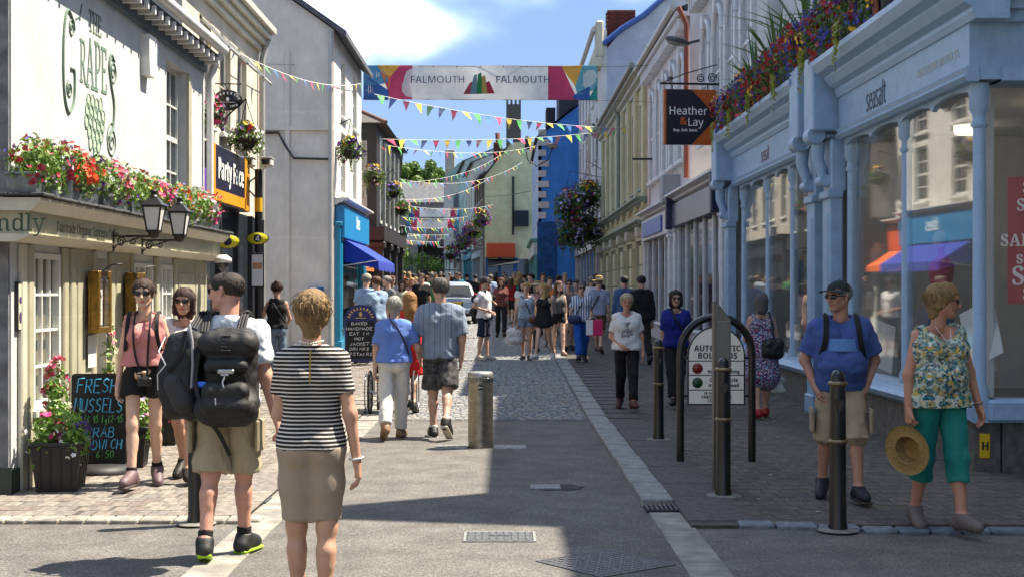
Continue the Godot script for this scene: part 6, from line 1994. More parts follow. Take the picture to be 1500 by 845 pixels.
	for s in [-1.0, 1.0]:
		var o := V3(s * 0.29, 0.29, 0)
		mb = nb()
		var ring := []
		for k in 33: ring.append(o + V3(0, cos(TAU * k / 32.0), sin(TAU * k / 32.0)) * 0.275)
		mb.tube(ring, 0.015, 8, false)
		var wh := part(t, "wheel", mb, tyre)
		mb = nb()
		ring = []
		for k in 25: ring.append(o + V3(s * 0.05, cos(TAU * k / 24.0) * 0.24, sin(TAU * k / 24.0) * 0.24))
		mb.tube(ring, 0.009, 6, false)
		part(wh, "hand_rim", mb, chrome)
		mb = nb()
		for k in 16: mb.tube([o, o + V3(0, cos(TAU * k / 16.0), sin(TAU * k / 16.0)) * 0.27], 0.003, 4, false)
		mb.tube([o - V3(0.04, 0, 0), o + V3(0.04, 0, 0)], 0.022, 8)
		part(wh, "spokes", mb, chrome)
		part(t, "castor", nb().lathe([V2(0.05, -0.015), V2(0.085, -0.015), V2(0.085, 0.015), V2(0.05, 0.015)], 14, Transform3D(Basis(Vector3.BACK, PI / 2), V3(s * 0.22, 0.087, 0.42))), tyre)
		mb = nb()
		mb.tube([V3(s * 0.23, 0.1, 0.42), V3(s * 0.23, 0.47, 0.40), V3(s * 0.23, 0.48, -0.12), V3(s * 0.23, 0.92, -0.17), V3(s * 0.23, 0.93, -0.30)], 0.013, 8)
		mb.tube([V3(s * 0.23, 0.28, -0.05), V3(s * 0.23, 0.48, -0.1)], 0.013, 8)
		mb.tube([V3(s * 0.23, 0.26, 0.0), V3(s * 0.23, 0.26, 0.4)], 0.013, 8)
		part(t, "frame", mb, chrome)
	part(t, "seat", nb().cbox(V3(0, 0.48, 0.13), V3(0.44, 0.04, 0.46), 0.015), flat_mat(Color(0.08, 0.08, 0.1), 0.8))
	part(t, "backrest", nb().cbox(V3(0, 0.72, -0.14), V3(0.44, 0.36, 0.03), 0.012, Basis(Vector3.RIGHT, -0.1)), flat_mat(Color(0.08, 0.08, 0.1), 0.8))

func loft(mb: MB, rings: Array) -> void:
	var n: int = rings[0].size()
	var cs := []
	for r in rings:
		var c := Vector3.ZERO
		for p in r: c += p
		cs.append(c / n)
	var s := mb.v.size()
	for i in rings.size():
		for k in n:
			var a: Vector3 = rings[i][(k + 1) % n] - rings[i][(k + n - 1) % n]
			var b: Vector3 = rings[mini(i + 1, rings.size() - 1)][k] - rings[maxi(i - 1, 0)][k]
			var nn := a.cross(b).normalized()
			if nn.dot(rings[i][k] - cs[i]) < 0.0: nn = -nn
			mb.vert(rings[i][k], nn, V2(float(k) / n, float(i)))
	for i in rings.size() - 1:
		for k in n:
			var a := s + i * n + k
			var b := s + i * n + (k + 1) % n
			mb.face(a, b, b + n); mb.face(a, b + n, a + n)
	mb.flat(rings[0], cs[0] - cs[1])
	mb.flat(rings[-1], cs[-1] - cs[-2])

# ---------------------------------------------------------------- flowers
func leaf_mesh(mb: MB, rg: RandomNumberGenerator, p: Vector3, u: Vector3, size: float) -> void:
	var nn := (u + V3(rg.randfn(), rg.randfn(), rg.randfn()) * 0.55).normalized()
	var a := nn.cross(V3(rg.randfn(), rg.randfn(), rg.randfn())).normalized()
	var b := nn.cross(a)
	var k := size * rg.randf_range(0.6, 1.3)
	mb.flat([p - a * k, p + b * k * 0.55 - nn * k * 0.15, p + a * k, p - b * k * 0.55 - nn * k * 0.15], nn)

func blossom(mb: MB, rg: RandomNumberGenerator, p: Vector3, u: Vector3, size: float) -> void:
	var nn := (u + V3(rg.randfn(), rg.randfn(), rg.randfn()) * 0.45).normalized()
	var a := nn.cross(Vector3.UP + V3(0.01, 0, 0)).normalized()
	var b := nn.cross(a)
	var r := size * rg.randf_range(0.7, 1.25)
	for k in 5:
		var t0 := TAU * k / 5.0
		var d := a * cos(t0) + b * sin(t0)
		var e := b * cos(t0) - a * sin(t0)
		mb.flat([p, p + d * r * 0.6 - e * r * 0.42 + nn * r * 0.2, p + d * r + nn * r * 0.32, p + d * r * 0.6 + e * r * 0.42 + nn * r * 0.2], nn)

# lumps: [centre, radii]; blooms: [colour, count, size, lump index or -1]
func planting(par: Node3D, lumps: Array, leaves: int, leaf: float, green: Color, blooms: Array, seed_: int, trails := 0, trail_len := 0.4) -> void:
	var rg := RandomNumberGenerator.new()
	rg.seed = seed_
	var mb := nb()
	for i in leaves:
		var l: Array = lumps[rg.randi() % lumps.size()]
		var u := V3(rg.randfn(), rg.randfn(), rg.randfn()).normalized()
		leaf_mesh(mb, rg, l[0] + u * l[1] * pow(rg.randf(), 0.4), u, leaf)
	for i in trails:
		var l: Array = lumps[rg.randi() % lumps.size()]
		var a := rg.randf() * TAU
		var p: Vector3 = l[0] + V3(cos(a), -0.3, sin(a)) * l[1] * 0.85
		var q := p + V3(rg.randfn() * 0.05, -trail_len * rg.randf_range(0.5, 1.0), rg.randfn() * 0.05)
		mb.tube([p, (p + q) / 2 + V3(rg.randfn(), 0, rg.randfn()) * 0.02, q], leaf * 0.08, 4, false)
		for k in 14: leaf_mesh(mb, rg, p.lerp(q, k / 13.0), V3(rg.randfn(), 0.2, rg.randfn()).normalized(), leaf * 0.8)
	part(par, "foliage", mb, leafy(green)).set_meta("kind", "stuff")
	for b in blooms:
		mb = nb()
		var cl := []
		for k in 3 + b[1] / 14:
			var l: Array = lumps[rg.randi() % lumps.size()] if b[3] < 0 else lumps[b[3]]
			var u := V3(rg.randfn(), rg.randfn() * 0.8 + 0.25, rg.randfn()).normalized()
			cl.append([l, u])
		for k in b[1]:
			var c: Array = cl[rg.randi() % cl.size()]
			var u: Vector3 = (c[1] + V3(rg.randfn(), rg.randfn(), rg.randfn()) * 0.38).normalized()
			blossom(mb, rg, c[0][0] + u * c[0][1] * rg.randf_range(0.93, 1.08), u, b[2])
		var m := flat_mat(b[0], 0.6)
		m.backlight_enabled = true
		m.backlight = Color(0.2, 0.15, 0.15)
		part(par, "blossoms", mb, m).set_meta("kind", "stuff")

func basket(label: String, c: Vector3, r: float, blooms: Array, seed_: int, trails: int, hang: Vector3, tall := 1.0, leaves := 900) -> void:
	var t := thing("hanging_basket", label, "hanging basket", c, 0.0, "")
	var mb := nb()
	mb.lathe([V2(0.02, -r * 0.62), V2(r * 0.35, -r * 0.5), V2(r * 0.58, -r * 0.2), V2(r * 0.64, 0.0), V2(r * 0.58, 0.0), V2(0.0, -r * 0.05)], 16)
	part(t, "bowl", mb, noisy(Color(0.20, 0.16, 0.11), 0.95, "worn", 3.0))
	mb = nb()
	for k in 3:
		var a := TAU * k / 3.0
		mb.tube([V3(cos(a) * r * 0.62, 0, sin(a) * r * 0.62), V3(0, r * 1.9, 0)], 0.006, 4)
	mb.tube([V3(0, r * 1.9, 0), V3(0, r * 2.0, 0), hang - c], 0.014, 6)
	part(t, "chain", mb, flat_mat(Color(0.08, 0.08, 0.08), 0.5))
	var lumps := [[V3(0, r * 0.12, 0), V3(r * 0.86, r * 0.72 * tall, r * 0.86)], [V3(-r * 0.4, -r * 0.15, 0.1 * r), V3(r * 0.55, r * 0.7 * tall, r * 0.55)], [V3(r * 0.42, -r * 0.1, 0), V3(r * 0.55, r * 0.72 * tall, r * 0.55)], [V3(0, r * 0.55, 0), V3(r * 0.45, r * 0.35, r * 0.45)]]
	planting(t, lumps, leaves, r * 0.10, Color(0.30, 0.40, 0.15), blooms, seed_, trails, r * 1.3)

func flowers() -> void:
	var red := Color(0.72, 0.06, 0.07)
	var orange := Color(0.88, 0.28, 0.05)
	var crimson := Color(0.60, 0.04, 0.20)
	var pink := Color(0.85, 0.36, 0.50)
	var magenta := Color(0.68, 0.06, 0.38)
	var purple := Color(0.26, 0.08, 0.42)
	var violet := Color(0.42, 0.34, 0.70)
	var white := Color(0.86, 0.85, 0.84)
	var yellow := Color(0.86, 0.68, 0.08)
	var lilac := Color(0.68, 0.60, 0.80)
	# galvanised troughs and buckets along the pub ledge; local x along the pub
	var zinc := noisy(Color(0.56, 0.60, 0.63), 0.4, "worn", 1.5, 0.05, "grain", true, 0.6)
	var wx := Transform3D(Basis(Vector3.UP, LEFT), V3(-3.95, 0, -10.9))
	var kinds := [["first zinc trough of red and crimson flowers at the pub corner", [[red, 26, 0.035, -1], [crimson, 26, 0.032, -1], [violet, 14, 0.02, -1], [Color(0.75, 0.7, 0.7), 8, 0.02, -1]]],
		["zinc trough of orange and red begonias beside the zinc bucket", [[orange, 46, 0.04, -1], [red, 28, 0.038, -1], [purple, 22, 0.022, -1], [yellow, 4, 0.03, -1]]],
		["zinc trough of pink, purple and white flowers under the painted grapes", [[crimson, 24, 0.032, -1], [white, 34, 0.024, -1], [purple, 26, 0.024, -1], [pink, 26, 0.026, -1]]],
		["zinc trough of small pink and orange flowers under the alehouse lettering", [[pink, 40, 0.026, -1], [red, 20, 0.026, -1], [white, 22, 0.022, -1], [yellow, 8, 0.026, -1]]],
		["zinc trough of magenta and blue flowers left of the sash window", [[magenta, 34, 0.03, -1], [violet, 44, 0.016, -1], [pink, 18, 0.024, -1], [orange, 8, 0.03, -1]]],
		["zinc trough of orange and white flowers behind the lanterns", [[orange, 14, 0.032, -1], [white, 26, 0.026, -1], [crimson, 16, 0.026, -1], [violet, 26, 0.016, -1]]],
		["last zinc trough of white and pink flowers at the pub downpipe", [[white, 34, 0.034, -1], [pink, 22, 0.028, -1], [red, 16, 0.03, -1], [magenta, 14, 0.026, -1]]]]
	var xs := [0.05, 1.0, 1.95, 2.9, 3.85, 4.8, 5.8]
	for i in 7:
		var t := thing("flower_trough", kinds[i][0], "planter", wx * V3(xs[i], 2.396, 0.17), LEFT, "troughs along the pub ledge")
		var w := 0.62 if i == 0 else 0.82
		var mb := nb()
		mb.prism(PackedVector2Array([V2(-w / 2 + 0.03, 0), V2(w / 2 - 0.03, 0), V2(w / 2, 0.17), V2(-w / 2, 0.17)]), -0.12, 0.11)
		mb.cbox(V3(0, 0.165, 0), V3(w + 0.02, 0.025, 0.26), 0.006)
		part(t, "trough", mb, zinc)
		var lumps := []
		for k in 5: lumps.append([V3(-w * 0.42 + w * 0.21 * k, 0.25 + 0.05 * sin(k * 2.0 + i), 0.05), V3(0.17, 0.2, 0.2)])
		for bq in kinds[i][1]: bq[1] = int(bq[1] * 2.0)
		planting(t, lumps, 1300, 0.026, Color(0.36, 0.46, 0.18), kinds[i][1], 100 + i, 5, 0.2)
	for q in [[0.50, 0.36, "tall upright zinc bucket on the pub ledge corner", 0.0], [6.55, 0.24, "small tilted zinc bucket at the far ledge end", 0.35]]:
		var t := thing("zinc_bucket", q[2], "bucket", wx * V3(q[0], 2.396, 0.2), LEFT)
		var mb := nb()
		var h: float = q[1]
		mb.lathe([V2(0.0, 0.0), V2(h * 0.32, 0.0), V2(h * 0.32, 0.0), V2(h * 0.40, h * 0.78), V2(h * 0.415, h * 0.79), V2(h * 0.40, h * 0.81), V2(h * 0.42, h * 0.86), V2(h * 0.405, h * 0.88), V2(h * 0.44, h), V2(h * 0.42, h), V2(h * 0.38, h * 0.8), V2(h * 0.3, 0.02), V2(0, 0.02)], 24)
		part(t, "pail", mb, zinc)
		mb = nb()
		var rim := []
		for k in 25: rim.append(V3(cos(TAU * k / 24.0) * h * 0.43, h, sin(TAU * k / 24.0) * h * 0.43))
		mb.tube(rim, 0.007, 6, false)
		part(t, "rim", mb, zinc)
		if q[3] > 0: t.rotate_object_local(Vector3.BACK, -q[3])
	# black planters by the pub wall
	var pl := [[88, 716, 0.40, 0.38, "large black planter of pink, white and purple flowers at the pub corner", [[white, 46, 0.026, -1], [purple, 40, 0.024, -1], [pink, 34, 0.036, 3], [crimson, 30, 0.024, 3], [magenta, 10, 0.036, 1]], 1.0],
		[190, 682, 0.34, 0.36, "black planter of lilac and pink flowers behind the girl in pink", [[lilac, 40, 0.024, -1], [pink, 24, 0.03, -1], [white, 16, 0.024, -1]], 0.75],
		[240, 650, 0.32, 0.36, "small black planter of magenta flowers near the far pub window", [[magenta, 24, 0.03, -1], [violet, 26, 0.02, -1], [pink, 16, 0.024, -1]], 0.7],
		[160, 665, 0.34, 0.40, "black planter with tall pale pink shrub behind the chalkboard", [[pink, 60, 0.026, -1], [Color(0.82, 0.74, 0.55), 40, 0.022, -1], [red, 14, 0.024, -1]], 1.5]]
	for q in pl:
		var p := on_ground(q[0], q[1], PAVE)
		var t := thing("planter", q[4], "planter", p, 0.1, "black planters by the pub wall")
		var mb := nb()
		var w: float = q[2] / 2
		var h: float = q[3]
		for k in 4:
			var b := Basis(Vector3.UP, k * PI / 2)
			mb.flat([b * V3(-w * 0.8, 0, w * 0.8), b * V3(w * 0.8, 0, w * 0.8), b * V3(w, h, w), b * V3(-w, h, w)], b * V3(0, -0.1, 1))
			for j in 4: mb.cbox(b * V3(-w * 0.6 + j * w * 0.4, h * 0.5, w * 0.905), V3(0.012, h * 0.8, 0.012), 0.003, b * Basis(Vector3.RIGHT, 0.12))
			mb.cbox(b * V3(0, h, w - 0.01), V3(w * 2 + 0.04, 0.035, 0.04), 0.008, b)
		mb.flat([V3(-w, h - 0.03, -w), V3(w, h - 0.03, -w), V3(w, h - 0.03, w), V3(-w, h - 0.03, w)], Vector3.UP)
		part(t, "pot", mb, flat_mat(Color(0.055, 0.055, 0.06), 0.5))
		var lumps := [[V3(0, h + 0.12, 0), V3(w * 1.1, 0.2, w * 1.1)], [V3(-w * 0.6, h + 0.02, w * 0.5), V3(w * 0.6, 0.22, w * 0.6)], [V3(w * 0.7, h + 0.02, w * 0.5), V3(w * 0.6, 0.2, w * 0.6)], [V3(-w * 0.25, h + 0.38 * q[6], -w * 0.4), V3(w * 0.5, 0.3 * q[6], w * 0.5)]]
		planting(t, lumps, 1300, 0.026, Color(0.38, 0.50, 0.18), q[5], q[0], 6, 0.2)
	# hanging baskets
	basket("white-flowered hanging basket below the oval sign", at(360, 203, 20.6), 0.30, [[white, 110, 0.032, -1], [red, 14, 0.04, 3], [yellow, 14, 0.03, 3], [purple, 12, 0.03, -1]], 201, 9, at(340, 175, 20.6) + V3(-0.35, -0.2, 0))
	basket("narrow purple-flowered hanging basket on the party shop front", at(311, 168, 19.0), 0.19, [[purple, 60, 0.03, -1], [magenta, 40, 0.03, -1], [orange, 14, 0.025, 3]], 202, 6, at(300, 130, 19.0), 1.6, 500)
	basket("purple and yellow hanging basket on the white gable house corner", at(513, 220, 31.4), 0.36, [[purple, 90, 0.042, -1], [yellow, 22, 0.045, 3], [white, 26, 0.034, -1], [magenta, 14, 0.05, 1]], 203, 8, at(497, 182, 31.4))
	basket("yellow-topped trailing hanging basket before the dark shop", at(547, 258, 38.6), 0.38, [[yellow, 34, 0.05, 3], [purple, 50, 0.045, -1], [white, 40, 0.036, -1]], 204, 12, at(547, 225, 38.6) + V3(-0.4, 0, 0))
	basket("blue-flowered hanging basket on the dark shop corner", at(576, 280, 44.0), 0.36, [[violet, 60, 0.045, -1], [yellow, 20, 0.045, 3], [pink, 16, 0.045, -1]], 205, 8, at(566, 258, 44.0))
	basket("shaded hanging basket beneath the blue-flowered one", at(588, 306, 47.0), 0.36, [[white, 24, 0.04, -1], [pink, 16, 0.045, -1]], 206, 6, at(572, 285, 47.0))
	var dk := [[834, 302, 0.74], [838, 342, 0.72], [860, 288, 0.76], [862, 338, 0.74]]
	var dn := ["lilac hanging basket, upper outer one of the cluster before the blue house", "pale lilac hanging basket, lower outer one of the cluster before the blue house", "yellow-topped hanging basket, upper inner one of the cluster before the blue house", "purple hanging basket, lower inner one of the cluster before the blue house"]
	for i in 4:
		var q: Array = dk[i]
		basket(dn[i], at(q[0], q[1], 57.5 + i * 0.3), q[2], [[lilac, 110 if i < 2 else 60, 0.07, -1], [purple, 120, 0.07, -1], [yellow, 36 if i >= 2 else 8, 0.08, 3], [crimson, 14, 0.07, -1]], 210 + i, 8, V3(4.1, at(0, q[1], 57.5).y + 1.2, -57.5 - i * 0.3), 1.35, 1200)
	var fr := [[693, 338, 92.0], [704, 322, 90.0], [660, 372, 104.0], [676, 358, 100.0], [684, 350, 96.0]]
	for i in 5:
		basket("dark purple hanging basket on the right row beyond the bend", at(fr[i][0], fr[i][1], fr[i][2]), 0.75, [[purple, 70, 0.1, -1], [magenta, 30, 0.1, -1], [yellow, 14, 0.1, 3]], 220 + i, 4, at(fr[i][0] + 14, fr[i][1] - 14, fr[i][2]), 1.2, 420)
		get_child(-1).set_meta("group", "baskets beyond the bend")
	# stone troughs on the clothes shop cornice with blue, red and trailing yellow plants
	var sx := Transform3D(Basis(Vector3.UP, RIGHT), V3(FRONT_X, 0, -25.2))
	var stone := noisy(Color(0.42, 0.41, 0.39), 0.9, "worn", 1.2, 0.4, "grain")
	var blue := Color(0.22, 0.24, 0.62)
	var tl := ["stone trough of blue and red flowers at the far end of the clothes shop", "stone trough with spiky plant, second along the clothes shop cornice", "stone trough of dark red flowers, third along the clothes shop cornice", "stone trough with tall spiky plant above the scrolled console", "stone trough of blue lobelia above the shop lettering", "stone trough of blue and yellow flowers near the clothes shop corner"]
	var ux := [1.1, 2.9, 4.7, 6.7, 8.5, 10.3]
	for i in 6:
		var t := thing("stone_trough", tl[i], "planter", sx * V3(ux[i], 4.5, 0.12), RIGHT, "troughs on the clothes shop cornice")
		var mb := nb()
		mb.prism(PackedVector2Array([V2(-0.72, 0), V2(0.72, 0), V2(0.78, 0.26), V2(-0.78, 0.26)]), -0.16, 0.16)
		part(t, "trough", mb, stone)
		part(t, "terracotta_shard", nb().cbox(V3(0.6, 0.14, 0.2), V3(0.16, 0.3, 0.03), 0.006, Basis(Vector3.BACK, 0.3)), noisy(Color(0.60, 0.32, 0.20), 0.9, "worn", 2.0))
		var lumps := []
		for k in 6: lumps.append([V3(-0.65 + k * 0.26, 0.42 + 0.09 * sin(k * 2.2 + i), 0.08), V3(0.24, 0.3, 0.28)])
		lumps.append([V3(-0.3, 0.12, 0.2), V3(0.26, 0.24, 0.12)])
		lumps.append([V3(0.3, 0.12, 0.2), V3(0.26, 0.24, 0.12)])
		planting(t, lumps, 1700, 0.032, Color(0.30, 0.38, 0.16), [[blue, 620 if i != 2 else 200, 0.021, -1], [Color(0.58, 0.03, 0.06), 130 if i != 2 else 260, 0.044, -1], [purple, 60, 0.036, -1], [yellow, 90, 0.028, -1], [Color(0.85, 0.4, 0.45), 6, 0.04, -1]], 300 + i, 0)
		mb = nb()
		var rg := RandomNumberGenerator.new()
		rg.seed = 400 + i
		for k in 5:
			var x0: float = (-0.45 if k < 5 else 0.35) + rg.randf_range(-0.09, 0.09)
			var l := rg.randf_range(0.2, 0.55)
			for j in 26: leaf_mesh(mb, rg, V3(x0 + rg.randfn() * 0.015, 0.15 - l * j / 25.0, 0.36 + rg.randfn() * 0.015), V3(rg.randfn(), 0.3, 1).normalized(), 0.026)
		part(t, "trailing_stems", mb, leafy(Color(0.52, 0.54, 0.14))).set_meta("kind", "stuff")
		if i in [1, 2, 3, 4]:
			var n := 0
			for k in 34:
				var a := rg.randf() * TAU
				var up := rg.randf_range(0.25, 1.3)
				var l := rg.randf_range(0.55, 0.95) * (1.7 if i == 3 else 1.25)
				var o := V3(0.1, 0.45, 0)
				var dir := V3(cos(a) * cos(up), sin(up), sin(a) * cos(up))
				var mid := o + dir * l * 0.55
				var tip := o + dir * l - V3(0, 0.12 * l * cos(up), 0)
				var sd := dir.cross(Vector3.UP).normalized() * 0.022
				mb = nb()
				mb.flat([o - sd * 0.6, o + sd * 0.6, mid + sd, mid - sd], V3(0, 1, 0.2))
				mb.flat([mid - sd, mid + sd, tip], V3(0, 1, 0.2))
				part(t, "spiky_leaf", mb, leafy(Color(0.22, 0.34, 0.20)))
	# climbing plants on the far trellis
	var tr := thing("climbing_plant", "light green climbing plant on the far trellis fence", "plant", at(612, 425, 127.6) * V3(1, 0, 1) + V3(0, rise(127.6), 0))
	planting(tr, [[V3(0, 2.6, 0), V3(1.3, 1.0, 0.5)], [V3(-1.2, 2.9, 0), V3(0.8, 1.2, 0.4)], [V3(1.6, 2.2, 0), V3(0.9, 0.9, 0.4)]], 900, 0.14, Color(0.45, 0.56, 0.22), [[Color(0.8, 0.7, 0.4), 20, 0.12, -1]], 77)

# ---------------------------------------------------------------- banners, bunting and wires
func bunting(label: String, a: Vector3, b: Vector3, sag: float, n: int, size: float, seed_: int) -> void:
	var t := thing("bunting", label, "bunting", Vector3.ZERO, 0.0, "strings of flags across the street")
	var cols := [Color(0.86, 0.16, 0.34), Color(0.92, 0.80, 0.20), Color(0.30, 0.70, 0.32), Color(0.14, 0.42, 0.74)]
	var rg := RandomNumberGenerator.new()
	rg.seed = seed_
	var mb := nb()
	var pts := []
	for k in 25:
		var u := k / 24.0
		pts.append(a.lerp(b, u) - V3(0, sag * 2.2 * u * (1.0 - u), 0))
	mb.tube(pts, 0.007, 5)
	part(t, "cord", mb, flat_mat(Color(0.85, 0.85, 0.83), 0.8))
	var along := (b - a).normalized()
	for i in n:
		var u := (i + 0.5) / n
		var p := a.lerp(b, u) - V3(0, sag * 2.2 * u * (1.0 - u) + 0.012, 0)
		var f := nb()
		var w := size * 0.5
		var out := along.cross(Vector3.UP).normalized()
		var lean := rg.randf_range(-0.8, 1.0)
		var tip := V3(0, -size * rg.randf_range(0.95, 1.25) * cos(lean), 0) + out * sin(lean) * size + along * rg.randf_range(-0.45, 0.45) * size
		var bend := out * rg.randf_range(-0.06, 0.06) * size * 2.0
		var mid := tip * 0.5 + bend
		f.flat([p - along * w, p + along * w, p + along * w * 0.5 + mid, p - along * w * 0.5 + mid], out + V3(0, 0.1, 0))
		f.flat([p - along * w * 0.5 + mid, p + along * w * 0.5 + mid, p + tip], out + V3(0, 0.1, 0))
		var m := flat_mat(cols[(i + seed_) % 4], 0.8)
		m.backlight_enabled = true
		m.backlight = Color(0.5, 0.5, 0.5)
		part(t, "flag", f, m)

func street_banner(label: String, a: Vector3, b: Vector3, h: float, text: bool) -> void:
	# local x from a to b, y down the cloth
	var t := thing("street_banner", label, "banner", a, 0.0, "")
	var w := (b - a).length()
	t.look_at_from_position(a, a + Vector3.UP.cross((b - a).normalized()), Vector3.UP)
	var wave := func(x: float, y: float) -> float: return 0.05 * sin(x * 2.1 + y * 1.5) + 0.03 * sin(x * 5.3 - y * 2.0) * (0.3 - y)
	var sheet := func(x0: float, y0: float, x1: float, y1: float, col: Color, called: String, poly: Array) -> void:
		var mb := nb()
		if poly.is_empty():
			var nx := maxi(2, int((x1 - x0) / 0.12))
			var ny := 6
			for i in nx:
				for j in ny:
					var q := []
					for e in [[0, 0], [1, 0], [1, 1], [0, 1]]:
						var x := lerpf(x0, x1, float(i + e[0]) / nx)
						var y := lerpf(y0, y1, float(j + e[1]) / ny)
						q.append(V3(x, y, wave.call(x, y)))
					mb.flat(q, Vector3.BACK)
		else:
			var fan := PackedVector2Array(poly)
			# cut into strips so that it follows the folds
			for i in 24:
				var xa := lerpf(x0, x1, i / 24.0)
				var xb := lerpf(x0, x1, (i + 1) / 24.0)
				for r in Geometry2D.intersect_polygons(fan, PackedVector2Array([V2(xa, y0), V2(xb, y0), V2(xb, y1), V2(xa, y1)])):
					var q := []
					for p in r: q.append(V3(p.x, p.y, wave.call(p.x, p.y) + 0.006))
					if q.size() > 2: mb.flat(q, Vector3.BACK)
		var m := noisy(col, 0.85, "plaster", 0.6)
		m.backlight_enabled = true
		m.backlight = Color(0.8, 0.8, 0.8)
		part(t, called, mb, m)
	sheet.call(0.0, -h, w, 0.0, Color(0.88, 0.88, 0.87), "cloth", [])
	var pw := w * 0.21
	var set := [[0, 0, [[0, 0], [0.35, 0], [0.55, -0.5], [0, -0.6]], Color(0.36, 0.62, 0.80)], [0, 0, [[0.28, 0], [0.75, 0], [0.5, -0.45]], Color(0.92, 0.72, 0.32)], [0, 0, [[0.75, 0], [1, 0], [1, -1], [0.55, -1], [0.45, -0.5]], Color(0.82, 0.30, 0.46)], [0, 0, [[0, -0.25], [0.55, -0.75], [0.5, -1], [0, -1]], Color(0.24, 0.42, 0.72)], [0, 0, [[0.35, -0.2], [0.7, -0.4], [0.5, -0.72]], Color(0.90, 0.55, 0.32)]]
	var other := [[0, 0, [[0, 0], [0.28, 0], [0.6, -1], [0, -1]], Color(0.82, 0.30, 0.46)], [0, 0, [[0.25, 0], [0.7, 0], [0.55, -0.6]], Color(0.92, 0.72, 0.32)], [0, 0, [[0.7, 0], [1, 0], [1, -0.7], [0.6, -0.85], [0.55, -0.6]], Color(0.42, 0.70, 0.76)], [0, 0, [[0.35, -1], [0.85, -0.6], [0.85, -1]], Color(0.24, 0.42, 0.72)], [0, 0, [[0.8, -1], [1, -0.55], [1, -1]], Color(0.20, 0.60, 0.58)]]
	for s in [[set, 0.0], [other, w - pw]]:
		for q in s[0]:
			var poly := []
			for p in q[2]: poly.append(V2(s[1] + p[0] * pw, p[1] * h))
			sheet.call(s[1], -h, s[1] + pw, 0.0, q[3], "colour_patch", poly)
	if text:
		var ink := flat_mat(Color(0.20, 0.24, 0.36), 0.8)
		for x in [0.318, 0.682]:
			var o := words(t, "FALMOUTH", h * 0.2, ink, shift(V3(w * x, -h * 0.42, 0.07)), "Droid Sans", false, 1.12)
		var emb := [[-0.26, 0.45, Color(0.62, 0.30, 0.36)], [-0.12, 0.66, Color(0.40, 0.55, 0.62)], [0.02, 0.7, Color(0.14, 0.50, 0.28)], [0.14, 0.62, Color(0.66, 0.58, 0.32)], [0.28, 0.45, Color(0.66, 0.16, 0.28)]]
		for e in emb:
			var x0: float = w * 0.5 + e[0] * h * 1.2 - 0.06
			sheet.call(x0 - 0.2, -h, x0 + 0.2, 0.0, e[2], "emblem_sail", [V2(x0 - 0.09 + e[0] * 0.1, -h * 0.82), V2(x0 + 0.11 + e[0] * 0.1, -h * 0.82), V2(x0 + 0.07 - e[0] * 0.3, -h * (0.9 - e[1]) ), V2(x0 - 0.02 - e[0] * 0.3, -h * (0.95 - e[1]))])
	var mb := nb()
	for k in 11:
		mb.ball(V3(w * k / 10.0, -0.03, wave.call(w * k / 10.0, -0.03) + 0.01), V3(0.02, 0.02, 0.008), 8, 4)
	part(t, "eyelets", mb, flat_mat(Color(0.3, 0.3, 0.3), 0.4))

func wire(label: String, pts: Array, r: float) -> void:
	var mb := nb()
	mb.tube(pts, r, 5)
	var o := part(self, numbered("overhead_wire"), mb, flat_mat(Color(0.16, 0.16, 0.16), 0.6))
	tag(o, label, "wire")

func overhead() -> void:
	var d := 38.0
	street_banner("large white street banner reading FALMOUTH with coloured ends", at(532, 96, d), at(875, 98, d), 0.96, true)
	wire("thin wire holding up the top of the street banner", [at(486, 92, 33.0), at(532, 96, d), at(875, 98, d), V3(4.2, at(900, 96, d).y, -d)], 0.008)
	wire("thin rope along the foot of the street banner", [at(500, 146, 35.0), at(532, 145, d), at(875, 147, d), V3(4.2, at(900, 150, d).y, -d)], 0.006)
	street_banner("small far banner with pink end above the crowd", at(598, 305, 95.0), at(676, 305, 95.0), 0.62, false)
	street_banner("lower far banner with blue and orange end above the crowd", at(594, 323, 88.0), at(672, 323, 88.0), 0.5, false)
	bunting("bunting from the party shop towards the white gable house", at(297, 48, 18.6), at(530, 122, 36.0), 0.55, 22, 0.17, 1)
	bunting("bunting slanting down below the street banner to the arched house", at(548, 138, 37.0), V3(4.1, at(912, 188, 46).y, -46.0), 0.35, 24, 0.28, 2)
	bunting("bunting from the dark shop's eaves across to the cream house", at(545, 203, 41.0), V3(4.0, at(905, 188, 48).y, -48.5), 0.32, 24, 0.26, 3)
	bunting("bunting from the dark shop's wall to the blue house", at(548, 210, 41.5), at(785, 214, 70.0), 0.6, 26, 0.26, 4)
	var far := [[580, 268, 52, 735, 226, 92, 0.8], [582, 262, 56, 765, 238, 90, 1.2], [584, 292, 60, 715, 262, 96, 0.8], [586, 300, 66, 722, 300, 95, 0.5], [588, 318, 70, 700, 314, 100, 0.4], [590, 332, 74, 690, 330, 104, 0.3], [592, 342, 78, 690, 340, 108, 0.3], [594, 352, 82, 680, 350, 112, 0.3]]
	var fl := ["first bunting string beyond the dark shop, rising to the yellow house", "second bunting string beyond the dark shop, reaching the yellow house roof", "third bunting string beyond the dark shop", "fourth bunting string beyond the dark shop", "fifth bunting string beyond the dark shop", "sixth bunting string, just below the far banner", "seventh bunting string below the far banners", "last bunting string low over the crowd"]
	for i in far.size():
		var q: Array = far[i]
		bunting(fl[i], at(q[0], q[1], q[2]), at(q[3], q[4], q[5]), q[6], 22, 0.27 + 0.012 * i, 5 + i)
	wire("thin dark wire across the street above the first bunting", [at(352, 92, 23.0), at(428, 95, 30.9), at(528, 93, 36.0)], 0.008)
	wire("thin wire from the yellow house to the blue house", [at(712, 288, 94.0), at(740, 287, 85.0), at(778, 280, 76.0)], 0.02)

